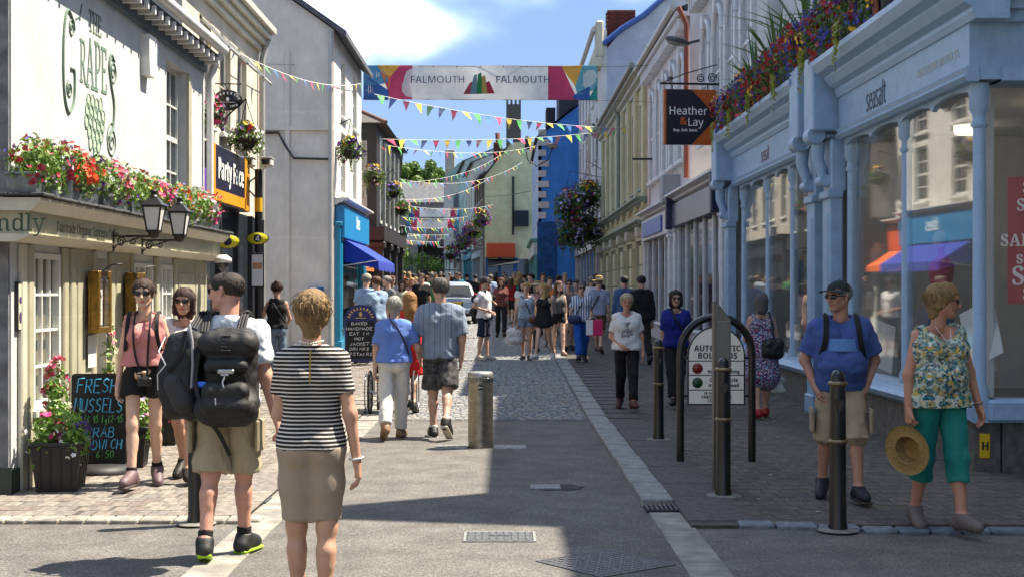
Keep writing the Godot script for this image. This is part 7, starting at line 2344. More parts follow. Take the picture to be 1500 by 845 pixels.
# ---------------------------------------------------------------- bodies: blended tapered capsules meshed as surface nets
func job(target: MeshInstance3D, bones: Array, cell: float, clips := [], holes := [], amp := 0.0, freq := Vector3(8, 8, 8)) -> void:
	if bones.size(): jobs.append({"target": target, "bones": bones, "cell": cell, "clips": clips, "holes": holes, "amp": amp, "freq": freq})

func run_jobs() -> void:
	var id := WorkerThreadPool.add_group_task(solve, jobs.size(), 4, true)
	WorkerThreadPool.wait_for_group_task_completion(id)
	var by := {}
	for j in jobs:
		if not by.has(j.target): by[j.target] = MB.new()
		var mb: MB = by[j.target]
		var s := mb.v.size()
		mb.v.append_array(j.v); mb.n.append_array(j.n); mb.uv.append_array(j.uv)
		for i in j.ix: mb.ix.append(s + i)
	for t in by: t.mesh = by[t].mesh()
	jobs.clear()

func solve(at_: int) -> void:
	var j: Dictionary = jobs[at_]
	var cell: float = j.cell
	var lo := Vector3.ONE * 1e6
	var hi := -lo
	for b in j.bones:
		var r: float = maxf(b[2], b[3]) + cell * 2.5
		lo = lo.min(b[0] - Vector3.ONE * r).min(b[1] - Vector3.ONE * r)
		hi = hi.max(b[0] + Vector3.ONE * r).max(b[1] + Vector3.ONE * r)
	var nx := int((hi.x - lo.x) / cell) + 2
	var ny := int((hi.y - lo.y) / cell) + 2
	var nz := int((hi.z - lo.z) / cell) + 2
	var D := PackedFloat32Array()
	D.resize(nx * ny * nz)
	D.fill(1.0)
	for b in j.bones:
		var a: Vector3 = b[0]
		var ba: Vector3 = b[1] - b[0]
		var ra: float = b[2]
		var dr: float = b[3] - b[2]
		var k: float = b[4]
		var cut: int = b[5]
		var inv := 1.0 / maxf(ba.length_squared(), 1e-8)
		var dirn := ba.normalized()
		var blen := ba.length()
		var band: float = maxf(b[2], b[3]) + k * 0.5 + cell * 2.0
		var p0: Vector3 = (Vector3(b[0]).min(b[1]) - Vector3.ONE * band - lo) / cell
		var p1: Vector3 = (Vector3(b[0]).max(b[1]) + Vector3.ONE * band - lo) / cell
		var x0 := maxi(0, int(p0.x)); var x1 := mini(nx - 1, int(p1.x) + 1)
		var y0 := maxi(0, int(p0.y)); var y1 := mini(ny - 1, int(p1.y) + 1)
		var z0 := maxi(0, int(p0.z)); var z1 := mini(nz - 1, int(p1.z) + 1)
		for z in range(z0, z1 + 1):
			for y in range(y0, y1 + 1):
				var i := (z * ny + y) * nx + x0
				var pa := lo + Vector3(x0, y, z) * cell - a
				for x in range(x0, x1 + 1):
					var t := clampf(pa.dot(ba) * inv, 0.0, 1.0)
					var dd := (pa - ba * t).length() - ra - dr * t
					if cut:
						if cut & 1: dd = maxf(dd, pa.dot(dirn) - blen)
						if cut & 2: dd = maxf(dd, -pa.dot(dirn))
					var e := D[i]
					var h := k - absf(dd - e)
					if h > 0.0: D[i] = minf(dd, e) - h * h / (4.0 * k)
					elif dd < e: D[i] = dd
					i += 1
					pa.x += cell
	var lim := cell * 2.0
	if j.clips.size() or j.holes.size():
		var i := 0
		for z in nz:
			for y in ny:
				for x in nx:
					if D[i] < lim:
						var p := lo + Vector3(x, y, z) * cell
						var dd := D[i]
						for c in j.clips: dd = maxf(dd, c.distance_to(p))
						for c in j.holes: dd = maxf(dd, c[1] - p.distance_to(c[0]))
						D[i] = dd
					i += 1
	# one vertex in each crossed cell
	var ids := PackedInt32Array()
	ids.resize(D.size())
	ids.fill(-1)
	var v := PackedVector3Array()
	var row := nx
	var lay := nx * ny
	var off := [0, 1, row, row + 1, lay, lay + 1, lay + row, lay + row + 1]
	var cp := [Vector3(0, 0, 0), Vector3(1, 0, 0), Vector3(0, 1, 0), Vector3(1, 1, 0), Vector3(0, 0, 1), Vector3(1, 0, 1), Vector3(0, 1, 1), Vector3(1, 1, 1)]
	var edges := [[0, 1], [2, 3], [4, 5], [6, 7], [0, 2], [1, 3], [4, 6], [5, 7], [0, 4], [1, 5], [2, 6], [3, 7]]
	var cells := PackedInt32Array()
	for z in nz - 1:
		for y in ny - 1:
			var i := (z * ny + y) * nx
			for x in nx - 1:
				var d0 := D[i]
				if d0 < lim and d0 > -lim:
					var m := 0
					for q in 8:
						if D[i + off[q]] < 0.0: m += 1
					if m > 0 and m < 8:
						var sum := Vector3.ZERO
						var cnt := 0
						for e in edges:
							var da := D[i + off[e[0]]]
							var db := D[i + off[e[1]]]
							if (da < 0.0) != (db < 0.0):
								sum += cp[e[0]].lerp(cp[e[1]], da / (da - db))
								cnt += 1
						ids[i] = v.size()
						v.append(lo + (Vector3(x, y, z) + sum / cnt) * cell)
						cells.append(i)
				i += 1
	var ix := PackedInt32Array()
	for i in cells:
		var ins := D[i] < 0.0
		for ax in 3:
			var step: int = [1, row, lay][ax]
			if (D[i + step] < 0.0) == ins: continue
			var u: int = [row, lay, 1][ax]
			var w: int = [lay, 1, row][ax]
			if i - u - w < 0: continue
			var a := ids[i]; var b := ids[i - u]; var c := ids[i - u - w]; var d := ids[i - w]
			if a < 0 or b < 0 or c < 0 or d < 0: continue
			if ins: ix.append_array([a, c, b, a, d, c])
			else: ix.append_array([a, b, c, a, c, d])
	var n := smooth_normals(v, ix)
	var amp: float = j.amp
	if amp > 0.0:
		var f := FastNoiseLite.new()
		f.seed = at_ * 7 + 1
		f.frequency = 1.0
		f.fractal_octaves = 3
		var fr: Vector3 = j.freq
		for i in v.size(): v[i] += n[i] * amp * f.get_noise_3dv(v[i] * fr)
		n = smooth_normals(v, ix)
	var uv := PackedVector2Array()
	uv.resize(v.size())
	for i in v.size(): uv[i] = Vector2(v[i].x, v[i].y)
	j.v = v; j.n = n; j.ix = ix; j.uv = uv

func smooth_normals(v: PackedVector3Array, ix: PackedInt32Array) -> PackedVector3Array:
	var n := PackedVector3Array()
	n.resize(v.size())
	for i in range(0, ix.size(), 3):
		var a := ix[i]; var b := ix[i + 1]; var c := ix[i + 2]
		var q := (v[c] - v[a]).cross(v[b] - v[a])
		n[a] += q; n[b] += q; n[c] += q
	for i in n.size(): n[i] = n[i].normalized()
	return n

# ---------------------------------------------------------------- a person from joints (faces local +Z, own left is +X)
class Body:
	var s := 1.0; var f := 0.0; var w := 1.0; var belly := 0.0
	var P := Vector3.ZERO
	var lean := Basis.IDENTITY
	var hip := {}; var knee := {}; var ankle := {}; var toe := {}
	var sh := {}; var el := {}; var wr := {}; var fore := {}
	var head := Transform3D.IDENTITY
	var k := 0.035
	func U(x: float, y: float, z: float) -> Vector3: return P + lean * (Vector3(x, y, z) * s)
	func H(x: float, y: float, z: float) -> Vector3: return head * (Vector3(x, y, z) * s)
	func bn(a: Vector3, b: Vector3, ra: float, rb: float, o := 0.0, kk := 0.026, cut := 0) -> Array: return [a, b, ra * s + o, rb * s + o, kk, cut]
	func torso(o: float) -> Array:
		var r := []
		var hx := lerpf(0.062, 0.066, f) * w
		var hr := lerpf(0.104, 0.106, f) * w
		var wx := 0.05 * w
		var wrr := lerpf(0.102, 0.085, f) * w + belly * 0.4
		var cx := lerpf(0.086, 0.070, f) * w
		var cr := lerpf(0.104, 0.092, f) * w
		var shx := lerpf(0.175, 0.148, f) * lerpf(1.0, w, 0.5)
		for sd in [-1.0, 1.0]:
			r.append(bn(U(sd * hx, -0.01, 0), U(sd * wx, 0.15, 0.005), hr, wrr, o))
			r.append(bn(U(sd * wx, 0.15, 0.005), U(sd * cx, 0.33, 0.0), wrr, cr, o))
			r.append(bn(U(sd * cx, 0.33, 0.0), U(sd * (shx - 0.06), 0.405, -0.012), cr, 0.066, o))
			r.append(bn(U(0, 0.468, -0.022), U(sd * (shx - 0.01), 0.418, -0.012), 0.046, 0.046, o))
			r.append(bn(U(sd * 0.062, -0.06, -0.05), U(sd * 0.06, -0.03, -0.045), 0.08 * w, 0.08 * w, o))
			if f > 0.5: r.append(bn(U(sd * 0.072, 0.312, 0.068), U(sd * 0.07, 0.30, 0.072), 0.06 * w, 0.058 * w, o))
		if belly > 0.0: r.append(bn(U(-0.04, 0.12, 0.04 + belly * 0.4), U(0.04, 0.12, 0.04 + belly * 0.4), 0.10 * w + belly * 0.35, 0.10 * w + belly * 0.35, o))
		return r
	func arm(sd: int, o: float, frac: float, flare := 0.0) -> Array:
		# frac: 0..1 upper arm, 1..2 forearm
		var r := []
		var t := lerpf(0.049, 0.042, f) * lerpf(1.0, w, 0.6)
		if frac <= 1.0:
			r.append(bn(sh[sd], sh[sd].lerp(el[sd], frac), t, lerpf(t, t * 0.8, frac) + flare, o, 0.035, 0 if frac >= 1.0 and o == 0.0 else 1))
		else:
			r.append(bn(sh[sd], el[sd], t, t * 0.8, o))
			r.append(bn(el[sd], el[sd].lerp(wr[sd], frac - 1.0), t * 0.82 + flare * 0.5, lerpf(t * 0.82, t * 0.58, frac - 1.0) + flare, o, 0.03, 1 if o > 0.0 else 0))
		return r
	func leg(sd: int, o: float, frac: float, flare := 0.0) -> Array:
		var r := []
		var t := lerpf(0.076, 0.078, f) * w
		if frac <= 1.0:
			r.append(bn(hip[sd], hip[sd].lerp(knee[sd], frac), t, lerpf(t, 0.054 * lerpf(1.0, w, 0.5), frac) + flare, o, 0.03, 1 if o > 0.0 else 0))
		else:
			var g := lerpf(1.0, w, 0.5)
			r.append(bn(hip[sd], knee[sd], t, 0.054 * g + flare * 0.6, o, 0.03))
			var e: Vector3 = knee[sd].lerp(ankle[sd], frac - 1.0)
			r.append(bn(knee[sd], e, 0.050 * g + flare * 0.6, lerpf(0.050 * g, 0.036, frac - 1.0) + flare, o, 0.03, 1 if o > 0.0 else 0))
			if o == 0.0:
				var back: Vector3 = (knee[sd] - hip[sd]).normalized().cross(Vector3.RIGHT).normalized() * 0.018
				var m: Vector3 = knee[sd].lerp(ankle[sd], 0.30)
				r.append(bn(m - back * signf(back.z) - Vector3(0, 0, 0.004), knee[sd].lerp(ankle[sd], 0.45) - back * signf(back.z), 0.046 * g, 0.034 * g, 0.0, 0.04))
		return r
	func foot(sd: int, o: float) -> Array:
		var d: Vector3 = (toe[sd] - ankle[sd])
		var heel: Vector3 = ankle[sd] + Vector3(0, -0.045, 0) * s - Vector3(d.x, 0, d.z) * 0.22
		return [bn(ankle[sd], heel, 0.036, 0.034, o, 0.03), bn(heel, toe[sd], 0.034, 0.026, o, 0.03), bn(ankle[sd], toe[sd].lerp(ankle[sd], 0.25), 0.036, 0.03, o, 0.03)]
	func hand(sd: int, curl: float, fine: bool, inward: Vector3) -> Array:
		var d: Vector3 = fore[sd]
		var n: Vector3 = (inward - d * inward.dot(d)).normalized()
		var t := d.cross(n).normalized()
		if t.z < 0.0: t = -t
		var W: Vector3 = wr[sd]
		var r := []
		if not fine:
			r.append(bn(W, W + d * 0.10 * s, 0.03, 0.036, 0.0, 0.02))
			r.append(bn(W + d * 0.09 * s, W + (d * 0.155 + n * 0.03) * s, 0.032, 0.02, 0.0, 0.02))
			r.append(bn(W + (d * 0.03 + t * 0.02) * s, W + (d * 0.085 + t * 0.05) * s, 0.016, 0.012, 0.0, 0.015))
			return r
		var ls := [0.074, 0.082, 0.076, 0.06]
		for i in 4:
			var off := t * (0.030 - i * 0.0195)
			var b := W + (d * (0.088 - absf(i - 1.2) * 0.004) + off) * s
			r.append(bn(W + (off * 0.55) * s, b, 0.018, 0.0125, 0.0, 0.016))
			var a1 := curl * 0.7 + i * 0.05
			var d1 := (d * cos(a1) + n * sin(a1)).normalized()
			var a2 := a1 + curl * 1.1
			var d2 := (d * cos(a2) + n * sin(a2)).normalized()
			var m: Vector3 = b + (d1 * ls[i] * 0.48) * s
			r.append(bn(b, m, 0.0100, 0.0088, 0.0, 0.005))
			r.append(bn(m, m + d2 * ls[i] * 0.5 * s, 0.0088, 0.0072, 0.0, 0.005))
		var tb := W + (d * 0.022 + t * 0.024) * s
		var tm := tb + (d * 0.038 + t * 0.026 + n * 0.008) * s
		r.append(bn(tb, tm, 0.0155, 0.0115, 0.0, 0.014))
		r.append(bn(tm, tm + (d * 0.030 + t * (0.012 - curl * 0.012) + n * (0.006 + curl * 0.012)) * s, 0.0108, 0.008, 0.0, 0.006))
		return r
	func skull(o := 0.0) -> Array:
		return [bn(H(0, 0.03, -0.03), H(0, 0.034, 0.028), 0.080, 0.077, o, 0.02)]
	func face(fine: bool) -> Array:
		var r := skull()
		r.append(bn(H(0, -0.01, 0.036), H(0, -0.075, 0.046), 0.060, 0.042, 0.0, 0.02))
		for sd in [-1.0, 1.0]:
			r.append(bn(H(sd * 0.038, -0.055, 0.012), H(sd * 0.008, -0.094, 0.066), 0.030, 0.020, 0.0, 0.02))
			if fine:
				r.append(bn(H(sd * 0.034, -0.02, 0.066), H(sd * 0.03, -0.03, 0.066), 0.027, 0.027, 0.0, 0.02))
				r.append(bn(H(sd * 0.077, 0.014, -0.004), H(sd * 0.076, -0.028, 0.0), 0.014, 0.010, 0.0, 0.006))
				r.append(bn(H(sd * 0.010, -0.036, 0.106), H(sd * 0.010, -0.037, 0.110), 0.009, 0.009, 0.0, 0.008))
		r.append(bn(H(0, 0.006, 0.098), H(0, -0.030, 0.118), 0.009, 0.013, 0.0, 0.010))
		r.append(bn(H(-0.034, 0.026, 0.086), H(0.034, 0.026, 0.086), 0.015, 0.015, 0.0, 0.014))
		var nr := lerpf(0.054, 0.046, f)
		r.append(bn(H(0, -0.05, -0.028), U(0, 0.48, -0.022), nr, nr * 1.12, 0.0, 0.03))
		return r

const DOWN_L := [Vector3(0.13, -1, -0.06), Vector3(0.04, -1, 0.16)]
const DOWN_R := [Vector3(-0.13, -1, -0.06), Vector3(-0.04, -1, 0.16)]

func pose(o: Dictionary) -> Body:
	var b := Body.new()
	b.s = o.get("h", 1.7) / 1.75; b.f = 1.0 if o.get("f", false) else 0.0; b.w = o.get("w", 1.0); b.belly = o.get("belly", 0.0)
	var s := b.s
	var lg: Array = o.get("legs", [0.0, 0.03, 0.0, 0.03])
	b.lean = Basis(Vector3.BACK, o.get("tilt", 0.0)) * Basis(Vector3.UP, o.get("twist", 0.0)) * Basis(Vector3.RIGHT, o.get("lean", 0.03))
	var apart: float = o.get("apart", 0.0)
	var low := 1e6
	for sd in [1, -1]:
		var p: float = lg[0] if sd > 0 else lg[2]
		var kn: float = lg[1] if sd > 0 else lg[3]
		b.hip[sd] = Vector3(sd * lerpf(0.088, 0.094, b.f), -0.03, 0.0) * s
		var ax: float = sd * (apart - (0.03 if b.f > 0.5 else 0.012))
		b.knee[sd] = b.hip[sd] + Vector3(ax, -cos(p), sin(p)).normalized() * 0.43 * s
		b.ankle[sd] = b.knee[sd] + Vector3(ax * 0.6, -cos(p - kn), sin(p - kn)).normalized() * 0.415 * s
		var fp := clampf((p - kn) * 0.9, -0.9, 0.25)
		var fd := Vector3(sd * 0.22, sin(fp) if fp < -0.2 else 0.12 * fp, cos(fp)).normalized()
		b.toe[sd] = b.ankle[sd] + Vector3(0, -0.052, 0) * s + fd * 0.165 * s
		if o.get("heels", 0.0) > 0.0: b.toe[sd].y -= o.heels
		low = minf(low, minf(b.ankle[sd].y - 0.083 * s, b.toe[sd].y - 0.03 * s))
	b.P = Vector3(0, -low, 0)
	for sd in [1, -1]:
		b.hip[sd] += b.P; b.knee[sd] += b.P; b.ankle[sd] += b.P; b.toe[sd] += b.P
		var shx := lerpf(0.182, 0.153, b.f) * lerpf(1.0, b.w, 0.5)
		b.sh[sd] = b.U(sd * (shx - 0.006), 0.412, -0.012)
		var a: Array = o.get("la", DOWN_L) if sd > 0 else o.get("ra", DOWN_R)
		b.el[sd] = b.sh[sd] + b.lean * a[0].normalized() * 0.285 * s
		b.fore[sd] = (b.lean * a[1].normalized()).normalized()
		b.wr[sd] = b.el[sd] + b.fore[sd] * 0.25 * s
	var hb := b.lean.orthonormalized() * Basis(Vector3.UP, o.get("look", 0.0)) * Basis(Vector3.RIGHT, o.get("nod", 0.0))
	b.head = Transform3D(hb, b.U(0, 0.555, -0.012) + hb * Vector3(0, 0.105, 0.02) * s)
	return b

func skin(tone: Color) -> StandardMaterial3D:
	return noisy(tone, 0.52, "plaster", 3.0, 0.05, "fine", false)

const PALE := Color(0.84, 0.68, 0.58)
const TAN := Color(0.76, 0.59, 0.49)
const RUDDY := Color(0.80, 0.63, 0.54)

func as_mat(c) -> Material:
	return c if c is Material else cloth(c)

# o.top: [kind, colour, sleeve, hem]; o.bottom: [kind, colour, length]; o.shoes: colour; o.hair: [style, colour]
func person(label: String, where: Vector3, turn: float, o: Dictionary) -> Node3D:
	var t := thing("person", label, "person", where, turn, o.get("group", ""))
	var d := -where.z
	var b := pose(o)
	t.set_meta("joints", "")
	t.remove_meta("joints")
	var cell := clampf(d * 0.00115, 0.0105, 0.034)
	var fine := d < 24.0
	var tone: Color = o.get("skin", RUDDY)
	var body := part(t, "body", ArrayMesh.new(), skin(tone))
	var bones := b.torso(-0.006)
	for sd in [1, -1]:
		bones += b.arm(sd, 0.0, 2.0)
		bones += b.leg(sd, 0.0, 2.0)
		bones += b.foot(sd, 0.0)
		if not fine: bones += b.hand(sd, 0.5, false, Vector3(-sd, 0, 0))
	job(body, bones, cell)
	job(body, b.face(fine), maxf(cell * 0.45, 0.0055))
	if fine:
		for sd in [1, -1]:
			var cu: float = o.get("curl_l", 0.55) if sd > 0 else o.get("curl_r", 0.55)
			job(body, b.hand(sd, cu, true, o.get("palm_l", Vector3(-1, 0, 0)) if sd > 0 else o.get("palm_r", Vector3(1, 0, 0))), maxf(cell * 0.42, 0.0045))
	clothe(t, b, o, cell)
	do_hair(t, b, o, cell, fine)
	if o.get("face", true) and d < 40.0: features(t, b, o, tone)
	return t

func clothe(t: Node3D, b: Body, o: Dictionary, cell: float) -> void:
	var s := b.s
	var top: Array = o.get("top", ["tee", Color(0.8, 0.8, 0.8), 0.55, -0.06])
	var loose: float = o.get("loose", 0.022)
	var wr: float = o.get("crease", 0.014)
	if top.size():
		var m := part(t, {"tee": "shirt", "tank": "top", "dress": "dress"}.get(top[0], "shirt"), ArrayMesh.new(), as_mat(top[1]))
		var bones := b.torso(loose)
		var holes := []
		var clips := [Plane(-b.lean.y.normalized(), -b.lean.y.normalized().dot(b.U(0, top[3], 0)))]
		if top[0] == "tee":
			for sd in [1, -1]: bones += b.arm(sd, loose * 0.8, top[2], o.get("cuff", 0.012))
			holes.append([b.U(0, 0.525, 0.015 + 0.03 * o.get("neck", 0.0)), (0.082 + 0.03 * o.get("neck", 0.0)) * s])
		else:
			for sd in [1, -1]: holes.append([b.sh[sd] + b.lean * Vector3(sd * 0.05, 0.005, 0.0) * s, (0.085 + o.get("strap", 0.0)) * s])
			holes.append([b.U(0, 0.54 - o.get("low", 0.0), 0.05), 0.125 * s])
			if o.get("low", 0.0) > 0.0: holes.append([b.U(0, 0.53, -0.09), 0.12 * s])
		if o.get("hem_flare", 0.0) > 0.0:
			var hf: float = o.hem_flare
			for sd in [-1.0, 1.0]: bones.append(b.bn(b.U(sd * 0.06, 0.12, 0), b.U(sd * 0.075, top[3] - 0.03, 0.0), 0.09 * b.w, (0.105 + hf) * b.w, loose, 0.04))
		if top[0] == "dress":
			clips = []
			for sd in [-1.0, 1.0]: bones.append(b.bn(b.U(sd * 0.06, 0.1, 0), b.P + Vector3(sd * 0.085, top[3], 0.0) * s, 0.09 * b.w, (0.135 + o.get("hem_flare", 0.0)) * b.w, loose, 0.07, 1))
		job(m, bones, cell, clips, holes, wr, o.get("fold", Vector3(7, 9, 7)))
	var bot: Array = o.get("bottom", ["trousers", Color(0.1, 0.1, 0.12), 1.93])
	if bot.size():
		var m := part(t, bot[0], ArrayMesh.new(), as_mat(bot[1]))
		var bones := []
		var lo2: float = loose * 0.5
		for q in b.torso(lo2): bones.append(q)
		var waist := b.U(0, o.get("waist", 0.09), 0)
		var clips := [Plane(b.lean.y.normalized(), b.lean.y.normalized().dot(waist))]
		if bot[0] == "skirt":
			for sd in [-1.0, 1.0]:
				bones.append(b.bn(b.P + Vector3(sd * 0.075, 0.0, 0) * s, b.P + Vector3(sd * 0.07, bot[2] * 0.55, 0.0) * s, 0.10 * b.w, 0.092 * b.w, lo2, 0.04))
				bones.append(b.bn(b.P + Vector3(sd * 0.07, bot[2] * 0.55, 0) * s, b.P + Vector3(sd * 0.07, bot[2], 0.0) * s, 0.092 * b.w, 0.08 * b.w, lo2, 0.04, 1))
		else:
			for sd in [1, -1]: job(m, b.leg(sd, lo2, bot[2], o.get("leg_flare", 0.018)), cell, clips, [], wr * 1.15, Vector3(9, 5, 9))
			clips = clips + [Plane(Vector3.DOWN, -(b.P.y - 0.17 * s))]
		job(m, bones, cell, clips, [], 0.004, Vector3(9, 5, 9))
	if o.has("shoes"):
		for sd in [1, -1]:
			var m := part(t, "shoe", ArrayMesh.new(), as_mat(o.shoes) if not o.shoes is Color else noisy(o.shoes, 0.6, "plaster", 4.0))
			var hi: float = o.get("shoe_high", 0.0)
			job(m, b.foot(sd, 0.012 * s), maxf(cell * 0.7, 0.007), [Plane(Vector3.UP, b.ankle[sd].y + (0.030 + hi) * s)])
			if o.has("sole"):
				var q := MB.new()
				var fb: Array = b.foot(sd, 0.0)[1]
				var bs := Basis.looking_at((fb[0] - fb[1]).normalized(), Vector3.UP)
				q.cbox((fb[0] + fb[1]) / 2 - bs.y * 0.036 * s, Vector3(0.088, 0.024, 0.275) * s, 0.009, bs)
				part(m, "sole", q, flat_mat(o.sole, 0.6))
			if o.has("sock"):
				var sk := part(t, "sock", ArrayMesh.new(), cloth(o.sock))
				job(sk, [b.bn(b.ankle[sd] - Vector3(0, 0.025, 0), b.ankle[sd].lerp(b.knee[sd], o.get("sock_high", 0.14)), 0.039, 0.042, 0.004, 0.02, 1)], maxf(cell * 0.7, 0.008))

func do_hair(t: Node3D, b: Body, o: Dictionary, cell: float, fine: bool) -> void:
	var h: Array = o.get("hair", ["short", Color(0.2, 0.15, 0.1)])
	if h.is_empty(): return
	var s := b.s
	var m := part(t, "hair", ArrayMesh.new(), hair_mat(h[1]))
	var bones := [b.bn(b.H(0, 0.034, -0.036), b.H(0, 0.04, 0.022), 0.086, 0.082, 0.004, 0.02)]
	var holes := [[b.H(0, -0.055, 0.125), 0.106 * s]]
	var clips := []
	var st: String = h[0]
	var dn := (b.head.basis * Vector3(0, -1, 0.35)).normalized()
	if st == "short":
		clips.append(Plane(dn, dn.dot(b.H(0, -0.055, -0.06))))
		for sd in [-1, 1]: holes.append([b.H(sd * 0.10, -0.035, 0.01), 0.045 * s])
	elif st == "crop":
		bones = [b.bn(b.H(0, 0.033, -0.034), b.H(0, 0.036, 0.024), 0.083, 0.079, 0.002, 0.02)]
		clips.append(Plane(dn, dn.dot(b.H(0, -0.04, -0.06))))
		for sd in [-1, 1]: holes.append([b.H(sd * 0.10, -0.03, 0.01), 0.048 * s])
		holes[0][1] = 0.112 * s
	elif st == "full":
		bones = [b.bn(b.H(0, 0.036, -0.04), b.H(0, 0.05, 0.02), 0.086, 0.080, 0.004, 0.02), b.bn(b.H(0, -0.02, -0.05), b.H(0, -0.095, -0.045), 0.066, 0.046, 0.003, 0.02)]
		for sd in [-1, 1]: bones.append(b.bn(b.H(sd * 0.055, 0.01, -0.01), b.H(sd * 0.058, -0.03, -0.02), 0.04, 0.03, 0.0, 0.03))
	elif st == "bob":
		bones.append(b.bn(b.H(0, 0.0, -0.05), b.H(0, -0.11, -0.05), 0.085, 0.075, 0.004, 0.03))
		for sd in [-1, 1]: bones.append(b.bn(b.H(sd * 0.07, 0.03, 0.01), b.H(sd * 0.082, -0.10, 0.005), 0.032, 0.026, 0.0, 0.02))
	elif st == "long":
		bones.append(b.bn(b.H(0, 0.0, -0.05), b.H(0, -0.14, -0.07), 0.085, 0.085, 0.004, 0.03))
		bones.append(b.bn(b.H(-0.03, -0.14, -0.075), b.H(-0.035, -0.30, -0.085), 0.06, 0.04, 0.0, 0.03))
		bones.append(b.bn(b.H(0.03, -0.14, -0.075), b.H(0.035, -0.30, -0.085), 0.06, 0.04, 0.0, 0.03))
		for sd in [-1, 1]: bones.append(b.bn(b.H(sd * 0.07, 0.04, 0.01), b.H(sd * 0.085, -0.20, 0.01), 0.030, 0.028, 0.0, 0.02))
	elif st == "tied":
		clips.append(Plane(dn, dn.dot(b.H(0, -0.07, -0.07))))
		bones.append(b.bn(b.H(0, 0.03, -0.11), b.H(0, -0.02, -0.15), 0.036, 0.03, 0.0, 0.02))
		clips = []
	elif st == "up":
		clips = []
		bones.append(b.bn(b.H(0, 0.09, -0.07), b.H(0, 0.11, -0.08), 0.05, 0.045, 0.0, 0.02))
	job(m, bones, clampf(cell * 0.5, 0.006, 0.02), clips, holes, {"crop": 0.002, "short": 0.004}.get(st, 0.007), Vector3(46, 16, 46) if st in ["long", "bob", "tied"] else Vector3(40, 26, 40))

	if fine and st in ["full", "short", "crop", "bob", "tied", "up"]:
		var rg := RandomNumberGenerator.new()
		rg.seed = int(t.position.x * 1000.0) + 7
		var sets := [nb(), nb(), nb()]
		var crown := Vector3(0, 0.11, -0.035)
		for i in (300 if st == "crop" else 620):
			var u := Vector3(rg.randfn(), rg.randfn() * 0.8 + 0.25, rg.randfn() - 0.35).normalized()
			var q := Vector3(0, 0.032, -0.012) + u * Vector3(0.082, 0.085, 0.108)
			if q.distance_to(Vector3(0, -0.055, 0.125)) < 0.125 or q.y < (-0.09 if st in ["full", "bob"] else -0.03) or (absf(q.x) > 0.062 and q.y < 0.02 and q.z > -0.03 and st != "bob"): continue
			var fl := q - crown
			fl = (fl - u * fl.dot(u)).normalized() + Vector3(rg.randfn(), rg.randfn(), rg.randfn()) * 0.22
			var ln := (0.03 if st == "crop" else 0.062) * rg.randf_range(0.6, 1.2)
			var r0 := 0.0026 * rg.randf_range(0.6, 1.3) * s
			var lift := 0.0 if st == "crop" else rg.randf_range(0.0, 0.012)
			sets[rg.randi() % 3].tube([b.head * (q * s), b.head * ((q + fl * ln * 0.5 + u * (lift + 0.002)) * s), b.head * ((q + fl * ln - u * 0.014) * s)], [r0, r0 * 0.9, r0 * 0.2], 5, false)
		for i in 3: part(m, "strands", sets[i], hair_mat(Color(h[1]).lightened(0.12) if i == 0 else Color(h[1]).darkened(0.14 * (i - 1)))).set_meta("kind", "stuff")

func hair_mat(c: Color) -> StandardMaterial3D:
	return noisy(c, 0.75, "worn", 9.0, 0.2, "fine", false)

func features(t: Node3D, b: Body, o: Dictionary, tone: Color) -> void:
	var s := b.s
	var hb := b.head.basis
	var lips := MB.new()
	lips.ball(b.H(0, -0.064, 0.090), Vector3(0.023, 0.0055, 0.008) * s, 12, 6, hb)
	lips.ball(b.H(0, -0.071, 0.089), Vector3(0.019, 0.0065, 0.008) * s, 12, 6, hb)
	part(t, "lips", lips, flat_mat(Color(tone.r * 0.86, tone.g * 0.58, tone.b * 0.60), 0.45))
	if o.get("shades", "") != "":
		var g := MB.new()
		for sd in [-1, 1]: g.ball(b.H(sd * 0.034, 0.004, 0.103), Vector3(0.029, 0.022, 0.008) * s, 14, 8, hb * Basis(Vector3.UP, sd * 0.22))
		var gl := part(t, "sunglasses", g, flat_mat(Color(0.035, 0.03, 0.03), 0.08))
		g = MB.new()
		g.tube([b.H(-0.012, 0.012, 0.110), b.H(0, 0.015, 0.113), b.H(0.012, 0.012, 0.110)], 0.003 * s, 5)
		for sd in [-1, 1]: g.tube([b.H(sd * 0.060, 0.012, 0.094), b.H(sd * 0.080, 0.012, 0.05), b.H(sd * 0.084, 0.008, -0.01)], 0.0032 * s, 5)
		part(gl, "frame", g, flat_mat(Color(0.12, 0.08, 0.06) if o.shades == "brown" else Color(0.04, 0.04, 0.04), 0.3))
	else:
		var e := MB.new()
		for sd in [-1, 1]: e.ball(b.H(sd * 0.032, 0.004, 0.0935), Vector3(0.013, 0.0075, 0.007) * s, 10, 6, hb)
		var ey := part(t, "eyes", e, flat_mat(Color(0.82, 0.80, 0.78), 0.2))
		e = MB.new()
		for sd in [-1, 1]: e.ball(b.H(sd * 0.032, 0.004, 0.099), Vector3(0.0058, 0.0062, 0.003) * s, 8, 5, hb)
		part(ey, "iris", e, flat_mat(Color(0.14, 0.12, 0.10), 0.15))
	var br := MB.new()
	for sd in [-1, 1]: br.tube([b.H(sd * 0.016, 0.031, 0.102), b.H(sd * 0.035, 0.036, 0.098), b.H(sd * 0.052, 0.030, 0.086)], [0.004 * s, 0.004 * s, 0.0025 * s], 5)
	part(t, "eyebrows", br, hair_mat(Color(o.get("hair", ["", Color(0.2, 0.15, 0.1)])[1] if o.get("hair", []).size() else Color(0.3, 0.25, 0.2)).darkened(0.25)))

